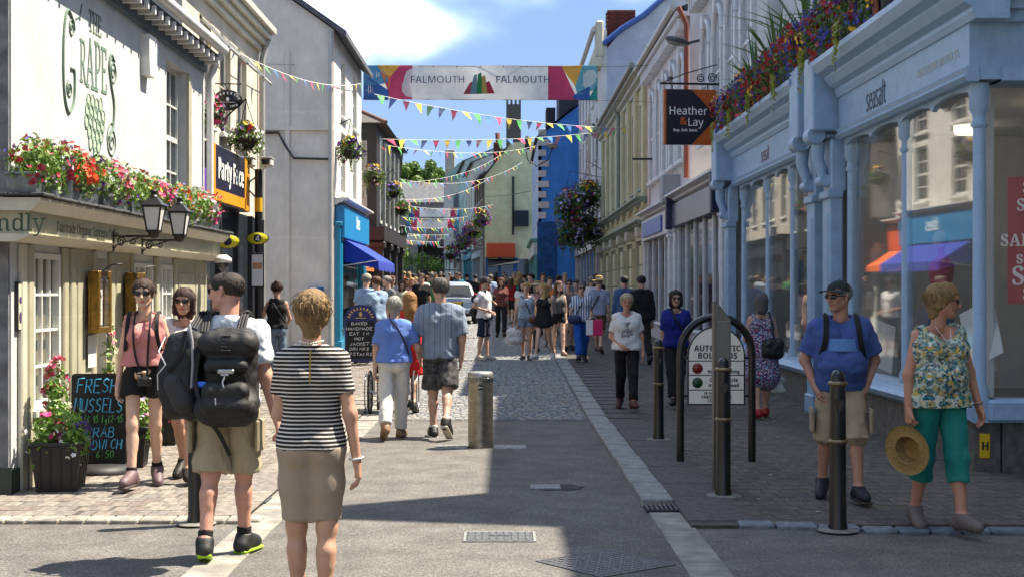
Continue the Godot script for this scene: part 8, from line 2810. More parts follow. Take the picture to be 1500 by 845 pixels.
# a strap laid over the shoulder, following points
func strap(par: Node3D, called: String, pts: Array, wide: float, m: Material, thick := 0.006) -> void:
	var arr := curve(pts)
	var mb := MB.new()
	# flat band: two thin tubes side by side read as webbing
	for k in 3:
		var off := []
		for i in arr.size():
			var dir: Vector3 = (arr[mini(i + 1, arr.size() - 1)] - arr[maxi(i - 1, 0)]).normalized()
			var sd := dir.cross(Vector3(0, 0.3, 1)).normalized()
			off.append(arr[i] + sd * (k - 1) * wide * 0.33)
		mb.tube(off, wide * 0.2, 6)
	part(par, called, mb, m)

# ---------------------------------------------------------------- cloth patterns
func stripes(a: Color, b: Color, period: float, share: float, across: bool) -> StandardMaterial3D:
	var im := Image.create(32, 32, false, Image.FORMAT_RGB8)
	for y in 32:
		for x in 32:
			var k := (x if across else y) / 32.0
			var e := 0.94 + 0.06 * sin(x * 2.1 + y * 1.3)
			im.set_pixel(x, y, (a if k < share else b) * Color(e, e, e))
	var m := StandardMaterial3D.new()
	m.albedo_texture = tex(im)
	m.roughness = 0.9
	m.uv1_scale = V3(1.0 / period, 1.0 / period, 1)
	return m

func blotches(cols: Array, seed_: int, freq: float, scale: float) -> StandardMaterial3D:
	var im := Image.create(256, 256, false, Image.FORMAT_RGB8)
	var n := []
	for i in cols.size():
		n.append(noise_image(256, freq * (1.0 + 0.15 * i), 2, seed_ + i * 13, 0.0, 1.0).get_data())
	for p in 65536:
		var best := 0
		var most := -1.0
		for i in cols.size():
			if n[i][p] > most:
				most = n[i][p]; best = i
		im.set_pixel(p % 256, p / 256, cols[best])
	var m := StandardMaterial3D.new()
	m.albedo_texture = tex(im)
	m.roughness = 0.9
	m.uv1_triplanar = true
	m.uv1_scale = Vector3.ONE * scale
	return m

func denim(c: Color) -> StandardMaterial3D:
	return noisy(c, 0.9, "worn", 5.0, 0.1, "fine", false)

const WALK_L := [0.36, 0.08, -0.22, 0.30]
const WALK_R := [-0.22, 0.30, 0.36, 0.08]

func near_people() -> void:
	var t: Node3D
	var mb: MB
	var b: Body
	# striped top, seen from behind
	var p := V3(-0.965, 0.0, -6.8)
	var o := {"h": 1.66, "f": true, "w": 1.0, "skin": TAN, "legs": [0.06, 0.03, -0.06, 0.08], "hair": ["full", Color(0.62, 0.49, 0.30)], "top": ["tee", stripes(Color(0.06, 0.06, 0.07), Color(0.82, 0.80, 0.77), 0.0195, 0.6, false), 0.62, -0.05], "loose": 0.011, "cuff": 0.006, "crease": 0.009, "fold": V3(6, 3, 6), "waist": -0.036,
		"bottom": ["skirt", noisy(Color(0.63, 0.57, 0.50), 0.9, "cloth", 8.0, 0.1, "fine", false), -0.42], "la": [V3(0.10, -1, 0.18), V3(-0.10, 0.62, 0.75)], "ra": [V3(-0.20, -1, -0.10), V3(-0.14, -1, 0.06)], "curl_l": 1.2, "shoes": Color(0.5, 0.35, 0.22), "face": false, "neck": 0.1}
	t = person("woman with short fair hair in black and white striped top and taupe skirt", p, PI + 0.06, o)
	b = pose(o)
	part(t, "zip", nb().tube([b.U(0, 0.47, -0.095), b.U(0, 0.30, -0.135)], 0.004, 6), flat_mat(Color(0.55, 0.45, 0.2), 0.3, 0.8))
	mb = nb()
	for k in 13: mb.ball(b.U(sin((k - 6) * 0.2) * 0.066, 0.505 + absf(k - 6) * 0.002, -0.03 - cos((k - 6) * 0.2) * 0.052), Vector3.ONE * 0.006, 8, 5)
	part(t, "pearl_necklace", mb, flat_mat(Color(0.85, 0.80, 0.72), 0.25))
	mb = nb()
	var ring := []
	var wv: Vector3 = b.wr[-1] - b.fore[-1] * 0.015
	var fx: Vector3 = b.fore[-1].cross(Vector3.BACK).normalized()
	var fz: Vector3 = fx.cross(b.fore[-1])
	for k in 17: ring.append(wv + (fx * cos(TAU * k / 16.0) + fz * sin(TAU * k / 16.0)) * 0.034)
	mb.tube(ring, 0.006, 6, false)
	part(t, "bracelet", mb, flat_mat(Color(0.85, 0.84, 0.82), 0.25, 0.5))
	# man with two backpacks
	p = V3((333 - VX) / FOC * 8.45, 0.0, -8.45)
	o = {"h": 1.76, "w": 1.08, "skin": Color(0.82, 0.61, 0.52), "legs": [-0.20, 0.16, 0.16, 0.10], "look": 1.35, "hair": ["crop", Color(0.22, 0.17, 0.14)], "shades": "black", "top": ["tee", blotches([Color(0.78, 0.80, 0.82), Color(0.70, 0.73, 0.76), Color(0.82, 0.83, 0.84)], 4, 0.05, 2.0), 0.7, -0.06],
		"bottom": ["shorts", noisy(Color(0.68, 0.63, 0.52), 0.9, "cloth", 6.0, 0.1, "fine", false), 0.98], "leg_flare": 0.045, "la": [V3(0.30, -1, 0.05), V3(0.02, -1, 0.30)], "ra": [V3(-0.2, -1, -0.05), V3(-0.25, -1, 0.15)], "shoes": Color(0.10, 0.11, 0.11), "sole": Color(0.55, 0.72, 0.12), "sock": Color(0.06, 0.06, 0.07), "sock_high": 0.17, "lean": 0.09, "crease": 0.016}
	t = person("man with cropped hair, pale tee-shirt and beige shorts carrying two black backpacks", p, PI - 0.05, o)
	b = pose(o)
	mb = nb()
	for sd in [1, -1]:
		mb.cbox(b.hip[sd].lerp(b.knee[sd], 0.45) + V3(sd * 0.115, 0.0, -0.03), V3(0.03, 0.20, 0.17), 0.012)
	part(t, "cargo_pocket", mb, noisy(Color(0.66, 0.61, 0.50), 0.9, "cloth", 6.0, 0.1, "fine", false))
	backpacks(t, b)
	# girl in pink
	p = on_ground(211, 713, PAVE)
	o = {"h": 1.70, "f": true, "w": 0.9, "skin": PALE, "legs": [-0.10, 0.26, 0.24, 0.04], "hair": ["tied", Color(0.30, 0.20, 0.14)], "shades": "brown", "top": ["tank", Color(0.80, 0.52, 0.50), 0.0, 0.055], "hem_flare": 0.02, "strap": -0.03, "waist": 0.14,
		"bottom": ["shorts", Color(0.045, 0.045, 0.05), 0.42], "leg_flare": 0.03, "la": [V3(0.30, -1, -0.10), V3(-0.75, -0.62, 0.55)], "ra": [V3(-0.20, -1, -0.04), V3(-0.10, -1, 0.12)], "curl_l": 1.1, "shoes": Color(0.42, 0.33, 0.35), "shoe_high": 0.03, "sole": Color(0.25, 0.2, 0.2), "sock": Color(0.06, 0.05, 0.06), "sock_high": 0.16}
	t = person("girl in pink sleeveless top, black shorts and round sunglasses", p, 0.08, o)
	b = pose(o)
	for sd in [-1, 1]:
		strap(t, "rucksack_strap", [b.U(sd * 0.115, 0.40, -0.12), b.U(sd * 0.118, 0.505, -0.03), b.U(sd * 0.12, 0.44, 0.085), b.U(sd * 0.128, 0.30, 0.12), b.U(sd * 0.15, 0.18, 0.05)], 0.032, flat_mat(Color(0.04, 0.04, 0.045), 0.7))
		strap(t, "camera_strap", [b.U(sd * 0.05, 0.50, -0.06), b.U(sd * 0.062, 0.50, 0.04), b.U(sd * 0.066, 0.34, 0.145), b.U(sd * 0.05, 0.14, 0.135), b.U(sd * 0.02 + 0.03, -0.03, 0.16)], 0.017, flat_mat(Color(0.05, 0.04, 0.05), 0.6))
	mb = nb()
	mb.cbox(b.U(0.03, -0.07, 0.175), V3(0.115, 0.075, 0.05), 0.012)
	mb.tube([b.U(0.035, -0.07, 0.19), b.U(0.035, -0.07, 0.245)], 0.03, 14)
	part(thing("compact_camera", "small black camera held at the waist by girl in pink", "camera", t.position, t.rotation.y), "camera_body", mb, flat_mat(Color(0.05, 0.05, 0.055), 0.35))
	# her companion in white
	p = on_ground(270, 704, PAVE)
	o = {"h": 1.64, "f": true, "w": 0.98, "skin": TAN, "legs": [0.25, 0.05, -0.20, 0.28], "hair": ["bob", Color(0.22, 0.10, 0.08)], "shades": "black", "top": ["tank", Color(0.84, 0.84, 0.83), 0.0, -0.02], "strap": -0.02, "bottom": ["shorts", denim(Color(0.48, 0.60, 0.72)), 0.5], "leg_flare": 0.02, "la": [V3(0.3, -1, 0.1), V3(0.0, -1, 0.3)], "ra": [V3(-0.25, -1, -0.05), V3(-0.10, -1, 0.15)], "shoes": Color(0.07, 0.06, 0.06)}
	t = person("dark-haired woman in white vest and denim shorts with sunglasses", p, 0.0, o)
	# elderly couple walking away
	p = on_ground(577, 642)
	o = {"h": 1.60, "f": true, "w": 1.14, "skin": RUDDY, "legs": [-0.28, 0.40, 0.16, 0.05], "hair": ["full", Color(0.72, 0.70, 0.66)], "top": ["tee", Color(0.40, 0.53, 0.82), 0.8, -0.03], "bottom": ["trousers", Color(0.84, 0.83, 0.81), 1.93], "leg_flare": 0.026, "la": [V3(0.22, -1, -0.05), V3(0.05, -1, 0.05)], "ra": [V3(-0.45, -0.9, 0.1), V3(-0.55, -0.25, 0.8)], "shoes": Color(0.55, 0.42, 0.30), "face": false, "hem_flare": 0.01, "lean": 0.06}
	t = person("white-haired woman in blue top and white trousers holding her companion's arm", p, PI, o)
	b = pose(o)
	strap(t, "bag_strap", [b.U(0.06, 0.50, -0.07), b.U(-0.04, 0.40, -0.135), b.U(-0.15, 0.20, -0.13), b.U(-0.20, -0.02, -0.05)], 0.018, flat_mat(Color(0.05, 0.05, 0.06), 0.6))
	p = on_ground(645, 640)
	o = {"h": 1.80, "w": 1.16, "skin": RUDDY, "legs": [0.05, 0.03, -0.34, 0.42], "look": 0.35, "hair": ["short", Color(0.38, 0.36, 0.34)], "shades": "black", "top": ["tee", stripes(Color(0.50, 0.55, 0.62), Color(0.36, 0.40, 0.47), 0.062, 0.86, true), 0.9, -0.10], "cuff": 0.02, "loose": 0.024, "bottom": ["shorts", blotches([Color(0.20, 0.20, 0.20), Color(0.33, 0.33, 0.33), Color(0.14, 0.14, 0.15), Color(0.26, 0.25, 0.24)], 61, 0.03, 1.6), 0.94], "leg_flare": 0.05,
		"la": [V3(0.28, -1, 0.0), V3(-0.15, -1, 0.5)], "ra": [V3(-0.18, -1, -0.05), V3(0.06, -1, 0.20)], "shoes": Color(0.07, 0.07, 0.075), "sole": Color(0.75, 0.72, 0.66), "sock": Color(0.82, 0.82, 0.8), "sock_high": 0.12}
	person("grey-haired man in striped blue-grey shirt and dark camouflage shorts", p, PI, o)
	# red dress, curly hair, pushing the wheelchair
	p = on_ground(600, 604)
	o = {"h": 1.62, "f": true, "skin": TAN, "legs": WALK_L, "hair": ["long", Color(0.66, 0.48, 0.26)], "top": ["dress", Color(0.80, 0.10, 0.10), 0.0, -0.42], "bottom": [], "la": [V3(0.2, -1, 0.25), V3(-0.1, -0.6, 0.8)], "ra": [V3(-0.2, -1, 0.25), V3(0.1, -0.6, 0.8)], "shoes": Color(0.12, 0.1, 0.1), "face": false}
	person("curly fair-haired woman in bright red dress", p, PI, o)
	# man with green cap, hands in pockets
	p = on_ground(1232, 733, PAVE)
	o = {"h": 1.68, "w": 1.06, "belly": 0.05, "skin": Color(0.74, 0.54, 0.45), "legs": [0.22, 0.06, -0.16, 0.20], "look": -0.85, "hair": ["crop", Color(0.62, 0.60, 0.57)], "shades": "brown", "top": ["tee", Color(0.24, 0.34, 0.58), 0.78, -0.09], "cuff": 0.022, "loose": 0.026, "bottom": ["shorts", noisy(Color(0.66, 0.60, 0.50), 0.9, "cloth", 6.0, 0.1, "fine", false), 1.04], "leg_flare": 0.042, "crease": 0.015,
		"la": [V3(0.36, -1, -0.22), V3(-0.36, -1, 0.35)], "ra": [V3(-0.36, -1, -0.22), V3(0.36, -1, 0.35)], "shoes": Color(0.07, 0.08, 0.14), "sole": Color(0.2, 0.16, 0.13), "apart": 0.06}
	t = person("man in green cap, blue tee-shirt and stone cargo shorts", p, -0.12, o)
	b = pose(o)
	for sd in [1, -1]:
		mb = nb()
		mb.cbox(b.hip[sd].lerp(b.knee[sd], 0.72) + V3(sd * 0.115, 0.0, 0.02), V3(0.03, 0.18, 0.15), 0.012)
		mb.cbox(b.hip[sd].lerp(b.knee[sd], 0.53) + V3(sd * 0.122, 0.0, 0.02), V3(0.025, 0.05, 0.155), 0.008)
		part(t, "cargo_pocket", mb, noisy(Color(0.64, 0.58, 0.48), 0.9, "cloth", 6.0, 0.1, "fine", false))
		strap(t, "rucksack_strap", [b.U(sd * 0.115, 0.36, -0.15), b.U(sd * 0.118, 0.51, -0.04), b.U(sd * 0.125, 0.44, 0.10), b.U(sd * 0.14, 0.30, 0.145), b.U(sd * 0.185, 0.12, 0.07)], 0.042, flat_mat(Color(0.04, 0.04, 0.05), 0.75))
	var pr := nb()
	var fan := []
	for k in 9: fan.append(b.U((k - 4) * 0.028, 0.335, 0.172 - absf(k - 4) * absf(k - 4) * 0.0024))
	for k in 8: pr.flat([fan[k], fan[k + 1], fan[k + 1] + b.lean.y * -0.095 + V3(0, 0, 0.012), fan[k] + b.lean.y * -0.095 + V3(0, 0, 0.012)], Vector3.BACK)
	part(t, "chest_print", pr, blotches([Color(0.30, 0.52, 0.76), Color(0.14, 0.26, 0.52), Color(0.50, 0.64, 0.78)], 81, 0.09, 6.0))
	cap(t, b, Color(0.12, 0.16, 0.14), "baseball_cap")
	# woman in turquoise trousers with straw hat in hand
	p = on_ground(1376, 777, 0.02)
	o = {"h": 1.665, "f": true, "w": 1.16, "skin": Color(0.76, 0.54, 0.44), "legs": [0.24, 0.05, -0.14, 0.20], "look": 1.15, "nod": 0.05, "hair": ["full", Color(0.66, 0.53, 0.32)], "shades": "brown", "top": ["tank", blotches([Color(0.78, 0.78, 0.72), Color(0.10, 0.36, 0.40), Color(0.74, 0.62, 0.24), Color(0.08, 0.12, 0.24), Color(0.80, 0.80, 0.76), Color(0.20, 0.50, 0.50)], 33, 0.04, 1.35), 0.0, -0.09], "strap": -0.025, "low": 0.035, "hem_flare": 0.02, "bottom": ["trousers", noisy(Color(0.05, 0.50, 0.46), 0.85, "cloth", 6.0, 0.1, "fine", false), 1.42], "leg_flare": 0.022, "crease": 0.013,
		"la": [V3(0.36, -1, -0.10), V3(0.20, -1, 0.22)], "ra": [V3(-0.26, -1, 0.02), V3(-0.05, -1, 0.14)], "curl_r": 1.25, "shoes": Color(0.42, 0.38, 0.36), "belly": 0.02, "apart": 0.01}
	t = person("fair-haired woman in floral sleeveless top and turquoise cropped trousers", p, 0.18, o)
	b = pose(o)
	mb = nb()
	ring = []
	wv = b.wr[1] - b.fore[1] * 0.02
	fx = b.fore[1].cross(Vector3.BACK).normalized()
	fz = fx.cross(b.fore[1])
	for k in 17: ring.append(wv + (fx * cos(TAU * k / 16.0) + fz * sin(TAU * k / 16.0)) * 0.033)
	mb.tube(ring, 0.007, 6, false)
	part(t, "watch", mb, flat_mat(Color(0.5, 0.48, 0.42), 0.3, 0.7))
	mb = nb()
	mb.tube([b.U(0.055, 0.475, 0.05), b.U(0.025, 0.40, 0.118), b.U(0, 0.355, 0.135), b.U(-0.025, 0.40, 0.118), b.U(-0.055, 0.475, 0.05)], 0.0022, 5)
	mb.ball(b.U(0, 0.345, 0.14), V3(0.008, 0.014, 0.005), 8, 6)
	part(t, "pendant", mb, flat_mat(Color(0.8, 0.8, 0.8), 0.2, 0.8))
	var hat := thing("straw_hat", "wide straw hat held down at her side by woman in turquoise", "hat", t.transform * (b.wr[-1] + b.fore[-1] * 0.14 * b.s), 0.0)
	straw_hat(hat, Transform3D(Basis(Vector3.UP, -0.85) * Basis(Vector3.RIGHT, -1.45), V3(-0.03, -0.13, 0.06)), 0.168)
	# white graphic tee
	p = on_ground(918, 600, PAVE)
	o = {"h": 1.56, "f": true, "w": 1.12, "skin": Color(0.78, 0.57, 0.48), "legs": WALK_L, "hair": ["full", Color(0.80, 0.74, 0.60)], "top": ["tee", Color(0.84, 0.84, 0.84), 0.75, -0.06], "neck": 0.5, "hem_flare": 0.02, "bottom": ["trousers", Color(0.045, 0.045, 0.05), 1.93], "la": [V3(0.25, -1, 0.0), V3(0.05, -1, 0.25)], "ra": [V3(-0.28, -1, 0.0), V3(0.6, -0.55, 0.7)], "shoes": Color(0.30, 0.14, 0.13)}
	t = person("short blonde woman in white tee-shirt with grey face print and black trousers", p, 0.0, o)
	b = pose(o)
	pr = nb()
	for k in 6: pr.flat([b.U((k - 3) * 0.03, 0.36, 0.152 - absf(k - 3) * 0.006), b.U((k - 2) * 0.03, 0.36, 0.152 - absf(k - 2) * 0.006), b.U((k - 2) * 0.03, 0.13, 0.150 - absf(k - 2) * 0.006), b.U((k - 3) * 0.03, 0.13, 0.150 - absf(k - 3) * 0.006)], Vector3.BACK)
	part(t, "grey_print", pr, blotches([Color(0.16, 0.16, 0.17), Color(0.60, 0.60, 0.60), Color(0.78, 0.78, 0.78), Color(0.34, 0.34, 0.35)], 23, 0.03, 3.2))
	mb = nb()
	for sd in [-1, 1]:
		ring = []
		for k in 13: ring.append(b.H(sd * 0.032 + cos(TAU * k / 12.0) * 0.022, sin(TAU * k / 12.0) * 0.016, 0.112))
		mb.tube(ring, 0.0025, 5, false)
	part(t, "spectacles", mb, flat_mat(Color(0.25, 0.12, 0.12), 0.3))
	# royal blue top
	p = on_ground(990, 596, PAVE)
	o = {"h": 1.60, "f": true, "w": 1.05, "skin": TAN, "legs": WALK_R, "hair": ["bob", Color(0.09, 0.06, 0.05)], "top": ["tee", Color(0.05, 0.10, 0.48), 0.8, -0.08], "neck": 0.6, "bottom": ["trousers", Color(0.05, 0.05, 0.07), 1.93], "shoes": Color(0.06, 0.06, 0.06), "shades": "brown"}
	t = person("dark-haired woman in royal blue top and dark trousers behind the hoop sign", p, 0.0, o)
	b = pose(o)
	strap(t, "bag_strap", [b.U(-0.07, 0.50, 0.0), b.U(-0.02, 0.36, 0.15), b.U(0.10, 0.18, 0.14), b.U(0.18, 0.0, 0.05)], 0.03, flat_mat(Color(0.05, 0.05, 0.06), 0.6))
	# floral dress and red shoes, walking away
	p = on_ground(1116, 612, PAVE)
	o = {"h": 1.57, "f": true, "w": 1.06, "skin": TAN, "legs": [-0.10, 0.14, 0.12, 0.03], "hair": ["bob", Color(0.42, 0.40, 0.40)], "top": ["dress", blotches([Color(0.58, 0.10, 0.26), Color(0.10, 0.20, 0.46), Color(0.40, 0.62, 0.70), Color(0.80, 0.78, 0.80), Color(0.40, 0.08, 0.20), Color(0.12, 0.12, 0.30)], 91, 0.05, 1.6), 0.0, -0.40], "low": 0.06, "strap": 0.0, "hem_flare": 0.02, "bottom": [], "ra": [V3(-0.22, -1, 0.0), V3(-0.05, -1, 0.30)], "la": [V3(0.25, -1, 0.2), V3(-0.3, -0.3, 1)], "shoes": Color(0.62, 0.05, 0.07), "face": false, "curl_r": 1.2}
	t = person("grey-haired woman in bright floral sundress and red shoes, seen from behind", p, PI, o)
	b = pose(o)
	var bag := thing("shoulder_bag", "soft black shoulder bag of the woman in floral dress", "bag", t.position, PI)
	var bm := part(bag, "bag", ArrayMesh.new(), flat_mat(Color(0.035, 0.035, 0.04), 0.5))
	job(bm, [[b.U(-0.20, 0.06, -0.13), b.U(-0.06, 0.05, -0.15), 0.085, 0.08, 0.05, 0], [b.U(-0.20, -0.06, -0.13), b.U(-0.05, -0.06, -0.15), 0.08, 0.075, 0.05, 0]], 0.014, [], [], 0.014, V3(11, 11, 11))
	strap(bag, "strap", [b.U(-0.09, 0.49, 0.02), b.U(-0.105, 0.50, -0.06), b.U(-0.13, 0.30, -0.13), b.U(-0.15, 0.10, -0.15)], 0.025, flat_mat(Color(0.035, 0.035, 0.04), 0.5))
	carrier(t.transform * (b.wr[-1] + V3(0, -0.12, 0)), 0.22, 0.40, Color(0.80, 0.82, 0.80), "white plastic carrier bag held by the woman in floral dress")
	# woman in black vest by the gable house
	p = V3((405 - VX) / FOC * 22.5, rise(22.5) + PAVE, -22.5)
	o = {"h": 1.68, "f": true, "skin": TAN, "legs": [0.0, 0.03, 0.0, 0.03], "hair": ["up", Color(0.24, 0.13, 0.08)], "top": ["tank", Color(0.04, 0.04, 0.045), 0.0, -0.02], "bottom": ["jeans", denim(Color(0.50, 0.58, 0.66)), 1.93], "la": [V3(0.4, -1, 0.2), V3(0.2, -0.5, 0.8)], "ra": [V3(-0.3, -1, 0.2), V3(0.2, -0.4, 0.9)], "face": false, "shoes": Color(0.2, 0.2, 0.2)}
	t = person("woman in black vest and pale jeans facing the timetable pole", p, PI + 0.2, o)
	b = pose(o)
	strap(t, "bag_strap", [b.U(0.10, 0.48, -0.05), b.U(0.0, 0.30, -0.14), b.U(-0.14, 0.08, -0.13)], 0.03, flat_mat(Color(0.06, 0.06, 0.06), 0.6))

func carrier(p: Vector3, w: float, h: float, c: Color, label: String) -> void:
	var bag := thing("carrier_bag", label, "bag", p)
	var m := part(bag, "bag", ArrayMesh.new(), noisy(c, 0.4, "plaster", 3.0))
	job(m, [[V3(-w * 0.22, -h * 0.75, 0), V3(w * 0.22, -h * 0.75, 0), w * 0.30, w * 0.28, 0.05, 0], [V3(-w * 0.2, -h * 0.4, 0), V3(w * 0.2, -h * 0.45, 0), w * 0.27, w * 0.26, 0.05, 0], [V3(0, -h * 0.35, 0), V3(0, 0.0, 0), w * 0.22, 0.02, 0.04, 0]], 0.016, [], [], 0.022, V3(14, 9, 14))

func cap(t: Node3D, b: Body, c: Color, called: String) -> void:
	var m := cloth(c)
	var mb := nb()
	var xf := Transform3D(b.head.basis * Basis(Vector3.RIGHT, -0.06), b.H(0, 0.045, -0.004))
	var pr := []
	for k in 9: pr.append(V2(cos(PI / 2 * k / 8.0) * 0.093, sin(PI / 2 * k / 8.0) * 0.085) * b.s)
	mb.lathe(pr, 22, xf * Transform3D(Basis.from_scale(V3(0.95, 1, 1.18)), Vector3.ZERO))
	mb.lathe([V2(0.0, 0.083) * b.s, V2(0.012, 0.086) * b.s, V2(0.0, 0.092) * b.s], 10, xf)
	var o := part(t, called, mb, m)
	mb = nb()
	var rows := []
	for j in 5:
		var r := []
		for k in 13:
			var a := -1.05 + 2.1 * k / 12.0
			var rr := 0.10 + 0.075 * j / 4.0 * cos(a * 0.8)
			r.append(xf * (V3(sin(a) * rr * 0.93, 0.004 - 0.010 * (j / 4.0) - 0.012 * absf(sin(a)) * j / 4.0, cos(a) * rr * 1.08) * b.s))
		rows.append(r)
	for j in 4:
		for k in 12:
			mb.flat([rows[j][k], rows[j][k + 1], rows[j + 1][k + 1], rows[j + 1][k]], xf.basis.y)
			mb.flat([rows[j][k] - xf.basis.y * 0.005, rows[j][k + 1] - xf.basis.y * 0.005, rows[j + 1][k + 1] - xf.basis.y * 0.005, rows[j + 1][k] - xf.basis.y * 0.005], -xf.basis.y)
	part(o, "peak", mb, m)

func straw_hat(t: Node3D, xf: Transform3D, r: float, band := Color(0.45, 0.33, 0.18)) -> void:
	var straw := noisy(Color(0.78, 0.63, 0.36), 0.85, "worn", 8.0, 0.3, "fine", false)
	var mb := nb()
	# coiled plait: ridged rings
	var pr := []
	for k in 13: pr.append(V2(r * (1.0 - k / 12.0 * 0.44), 0.012 * sin(k / 12.0 * PI) + (0.004 if k % 2 else 0.0)))
	for k in 9: pr.append(V2(r * 0.54 - 0.014 * k / 8.0 + (0.003 if k % 2 else 0.0), 0.012 + r * 0.5 * k / 8.0))
	for k in range(1, 6): pr.append(V2(r * 0.46 * (1.0 - k / 5.0), 0.012 + r * 0.5 + 0.016 * sin(k / 5.0 * PI / 2)))
	mb.lathe(pr, 32, xf)
	part(t, "straw_weave", mb, straw)
	part(t, "hat_band", nb().lathe([V2(r * 0.545, 0.016), V2(r * 0.55, 0.03), V2(r * 0.535, 0.045)], 28, xf), flat_mat(band, 0.8))

func backpacks(man: Node3D, b: Body) -> void:
	var blk := noisy(Color(0.05, 0.052, 0.058), 0.62, "cloth", 6.0, 0.12, "fine", false)
	var grey := noisy(Color(0.17, 0.17, 0.18), 0.7, "cloth", 6.0, 0.12, "fine", false)
	var web := flat_mat(Color(0.09, 0.09, 0.10), 0.7)
	# big pack on his back
	var t := thing("backpack", "large square black backpack worn on the man's back", "backpack", man.position, man.rotation.y)
	var m := part(t, "main_bag", ArrayMesh.new(), blk)
	var bn := []
	for y in [-0.08, -0.01, 0.06, 0.13, 0.20, 0.27, 0.34]:
		bn.append([b.U(-0.145, y, -0.22), b.U(0.0, y, -0.22), 0.085, 0.085, 0.03, 0])
	bn.append([b.U(-0.16, -0.06, -0.28), b.U(0.03, -0.06, -0.28), 0.10, 0.10, 0.04, 0])
	job(m, bn, 0.0115, [], [], 0.012, V3(8, 8, 8))
	m = part(t, "front_pocket", ArrayMesh.new(), blk)
	job(m, [[b.U(-0.16, -0.05, -0.35), b.U(0.01, -0.05, -0.35), 0.065, 0.065, 0.03, 0], [b.U(-0.16, 0.04, -0.345), b.U(0.01, 0.04, -0.345), 0.06, 0.06, 0.03, 0]], 0.0105, [], [], 0.006, V3(11, 11, 11))
	m = part(t, "lid", ArrayMesh.new(), blk)
	job(m, [[b.U(-0.17, 0.32, -0.28), b.U(0.03, 0.32, -0.28), 0.085, 0.085, 0.04, 0], [b.U(-0.16, 0.19, -0.33), b.U(0.02, 0.19, -0.33), 0.045, 0.045, 0.04, 0]], 0.0105, [], [], 0.007, V3(10, 10, 10))
	var mb := nb()
	mb.cbox(b.U(-0.08, 0.155, -0.375), V3(0.10, 0.03, 0.02), 0.006)
	mb.tube([b.U(-0.08, 0.14, -0.38), b.U(-0.07, 0.09, -0.41), b.U(-0.08, 0.06, -0.415)], 0.006, 6)
	mb.tube([b.U(-0.10, 0.135, -0.385), b.U(-0.055, 0.135, -0.385)], 0.008, 6)
	part(t, "buckle", mb, flat_mat(Color(0.55, 0.56, 0.57), 0.3, 0.8))
	mb = nb()
	for k in 5: mb.cbox(b.U(-0.075, 0.28 + k * 0.022, -0.368 + k * 0.004), V3(0.06, 0.010, 0.012), 0.003)
	part(t, "webbing_loops", mb, grey)
	part(t, "blue_badge", nb().ball(b.U(0.08, 0.08, -0.325), V3(0.05, 0.02, 0.014), 12, 6), flat_mat(Color(0.05, 0.38, 0.80), 0.35))
	part(t, "zip_pull", nb().tube([b.U(-0.03, 0.0, -0.413), b.U(-0.035, -0.04, -0.415)], 0.004, 5), flat_mat(Color(0.75, 0.75, 0.75), 0.3, 0.8))
	strap(t, "hanging_strap", [b.U(0.10, 0.30, -0.30), b.U(0.11, 0.10, -0.34), b.U(0.06, -0.06, -0.34), b.U(-0.02, -0.22, -0.24), b.U(-0.07, -0.34, -0.20)], 0.026, web)
	for sd in [-1, 1]:
		strap(t, "shoulder_strap", [b.U(sd * 0.11, 0.40, -0.17), b.U(sd * 0.115, 0.515, -0.07), b.U(sd * 0.12, 0.50, 0.03), b.U(sd * 0.13, 0.32, 0.13)], 0.055, web)
	# slimmer pack slung on his left shoulder
	t = thing("backpack", "slim black backpack with grey mesh pocket slung from his left shoulder", "backpack", man.position, man.rotation.y)
	m = part(t, "main_bag", ArrayMesh.new(), blk)
	bn = []
	for q in [[0.24, -0.06, 0.07], [0.25, 0.02, 0.085], [0.25, 0.10, 0.09], [0.25, 0.18, 0.09], [0.235, 0.26, 0.085], [0.22, 0.33, 0.075]]:
		bn.append([b.U(q[0] - 0.06, q[1], -0.20), b.U(q[0] + 0.05, q[1], -0.15), q[2], q[2], 0.03, 0])
	job(m, bn, 0.0115, [], [], 0.012, V3(8, 8, 8))
	m = part(t, "mesh_pocket", ArrayMesh.new(), grey)
	job(m, [[b.U(0.20, -0.02, -0.24), b.U(0.26, 0.09, -0.24), 0.075, 0.07, 0.04, 0]], 0.0105)
	part(t, "white_cord", nb().tube([b.U(0.34, 0.37, -0.2), b.U(0.36, 0.28, -0.26), b.U(0.31, 0.20, -0.28), b.U(0.36, 0.14, -0.27), b.U(0.37, 0.05, -0.22)], 0.004, 6), flat_mat(Color(0.8, 0.8, 0.8), 0.6))
	strap(t, "side_strap", [b.U(0.19, 0.40, -0.29), b.U(0.22, 0.25, -0.30), b.U(0.30, 0.16, -0.27)], 0.024, web)
	strap(t, "shoulder_strap", [b.U(0.17, 0.42, -0.20), b.U(0.15, 0.52, -0.05), b.U(0.16, 0.44, 0.10)], 0.05, web)
	part(t, "piping", nb().tube([b.U(0.17, 0.44, -0.285), b.U(0.14, 0.34, -0.32), b.U(0.13, 0.20, -0.33), b.U(0.14, 0.06, -0.31)], 0.009, 6), flat_mat(Color(0.5, 0.5, 0.52), 0.5))

# px, distance, facing, label, options
func mid(px: float, d: float, turn: float, label: String, o: Dictionary, up := 0.0) -> Node3D:
	return person(label, V3((px - VX) / FOC * d, rise(d) + up, -d), turn, o)

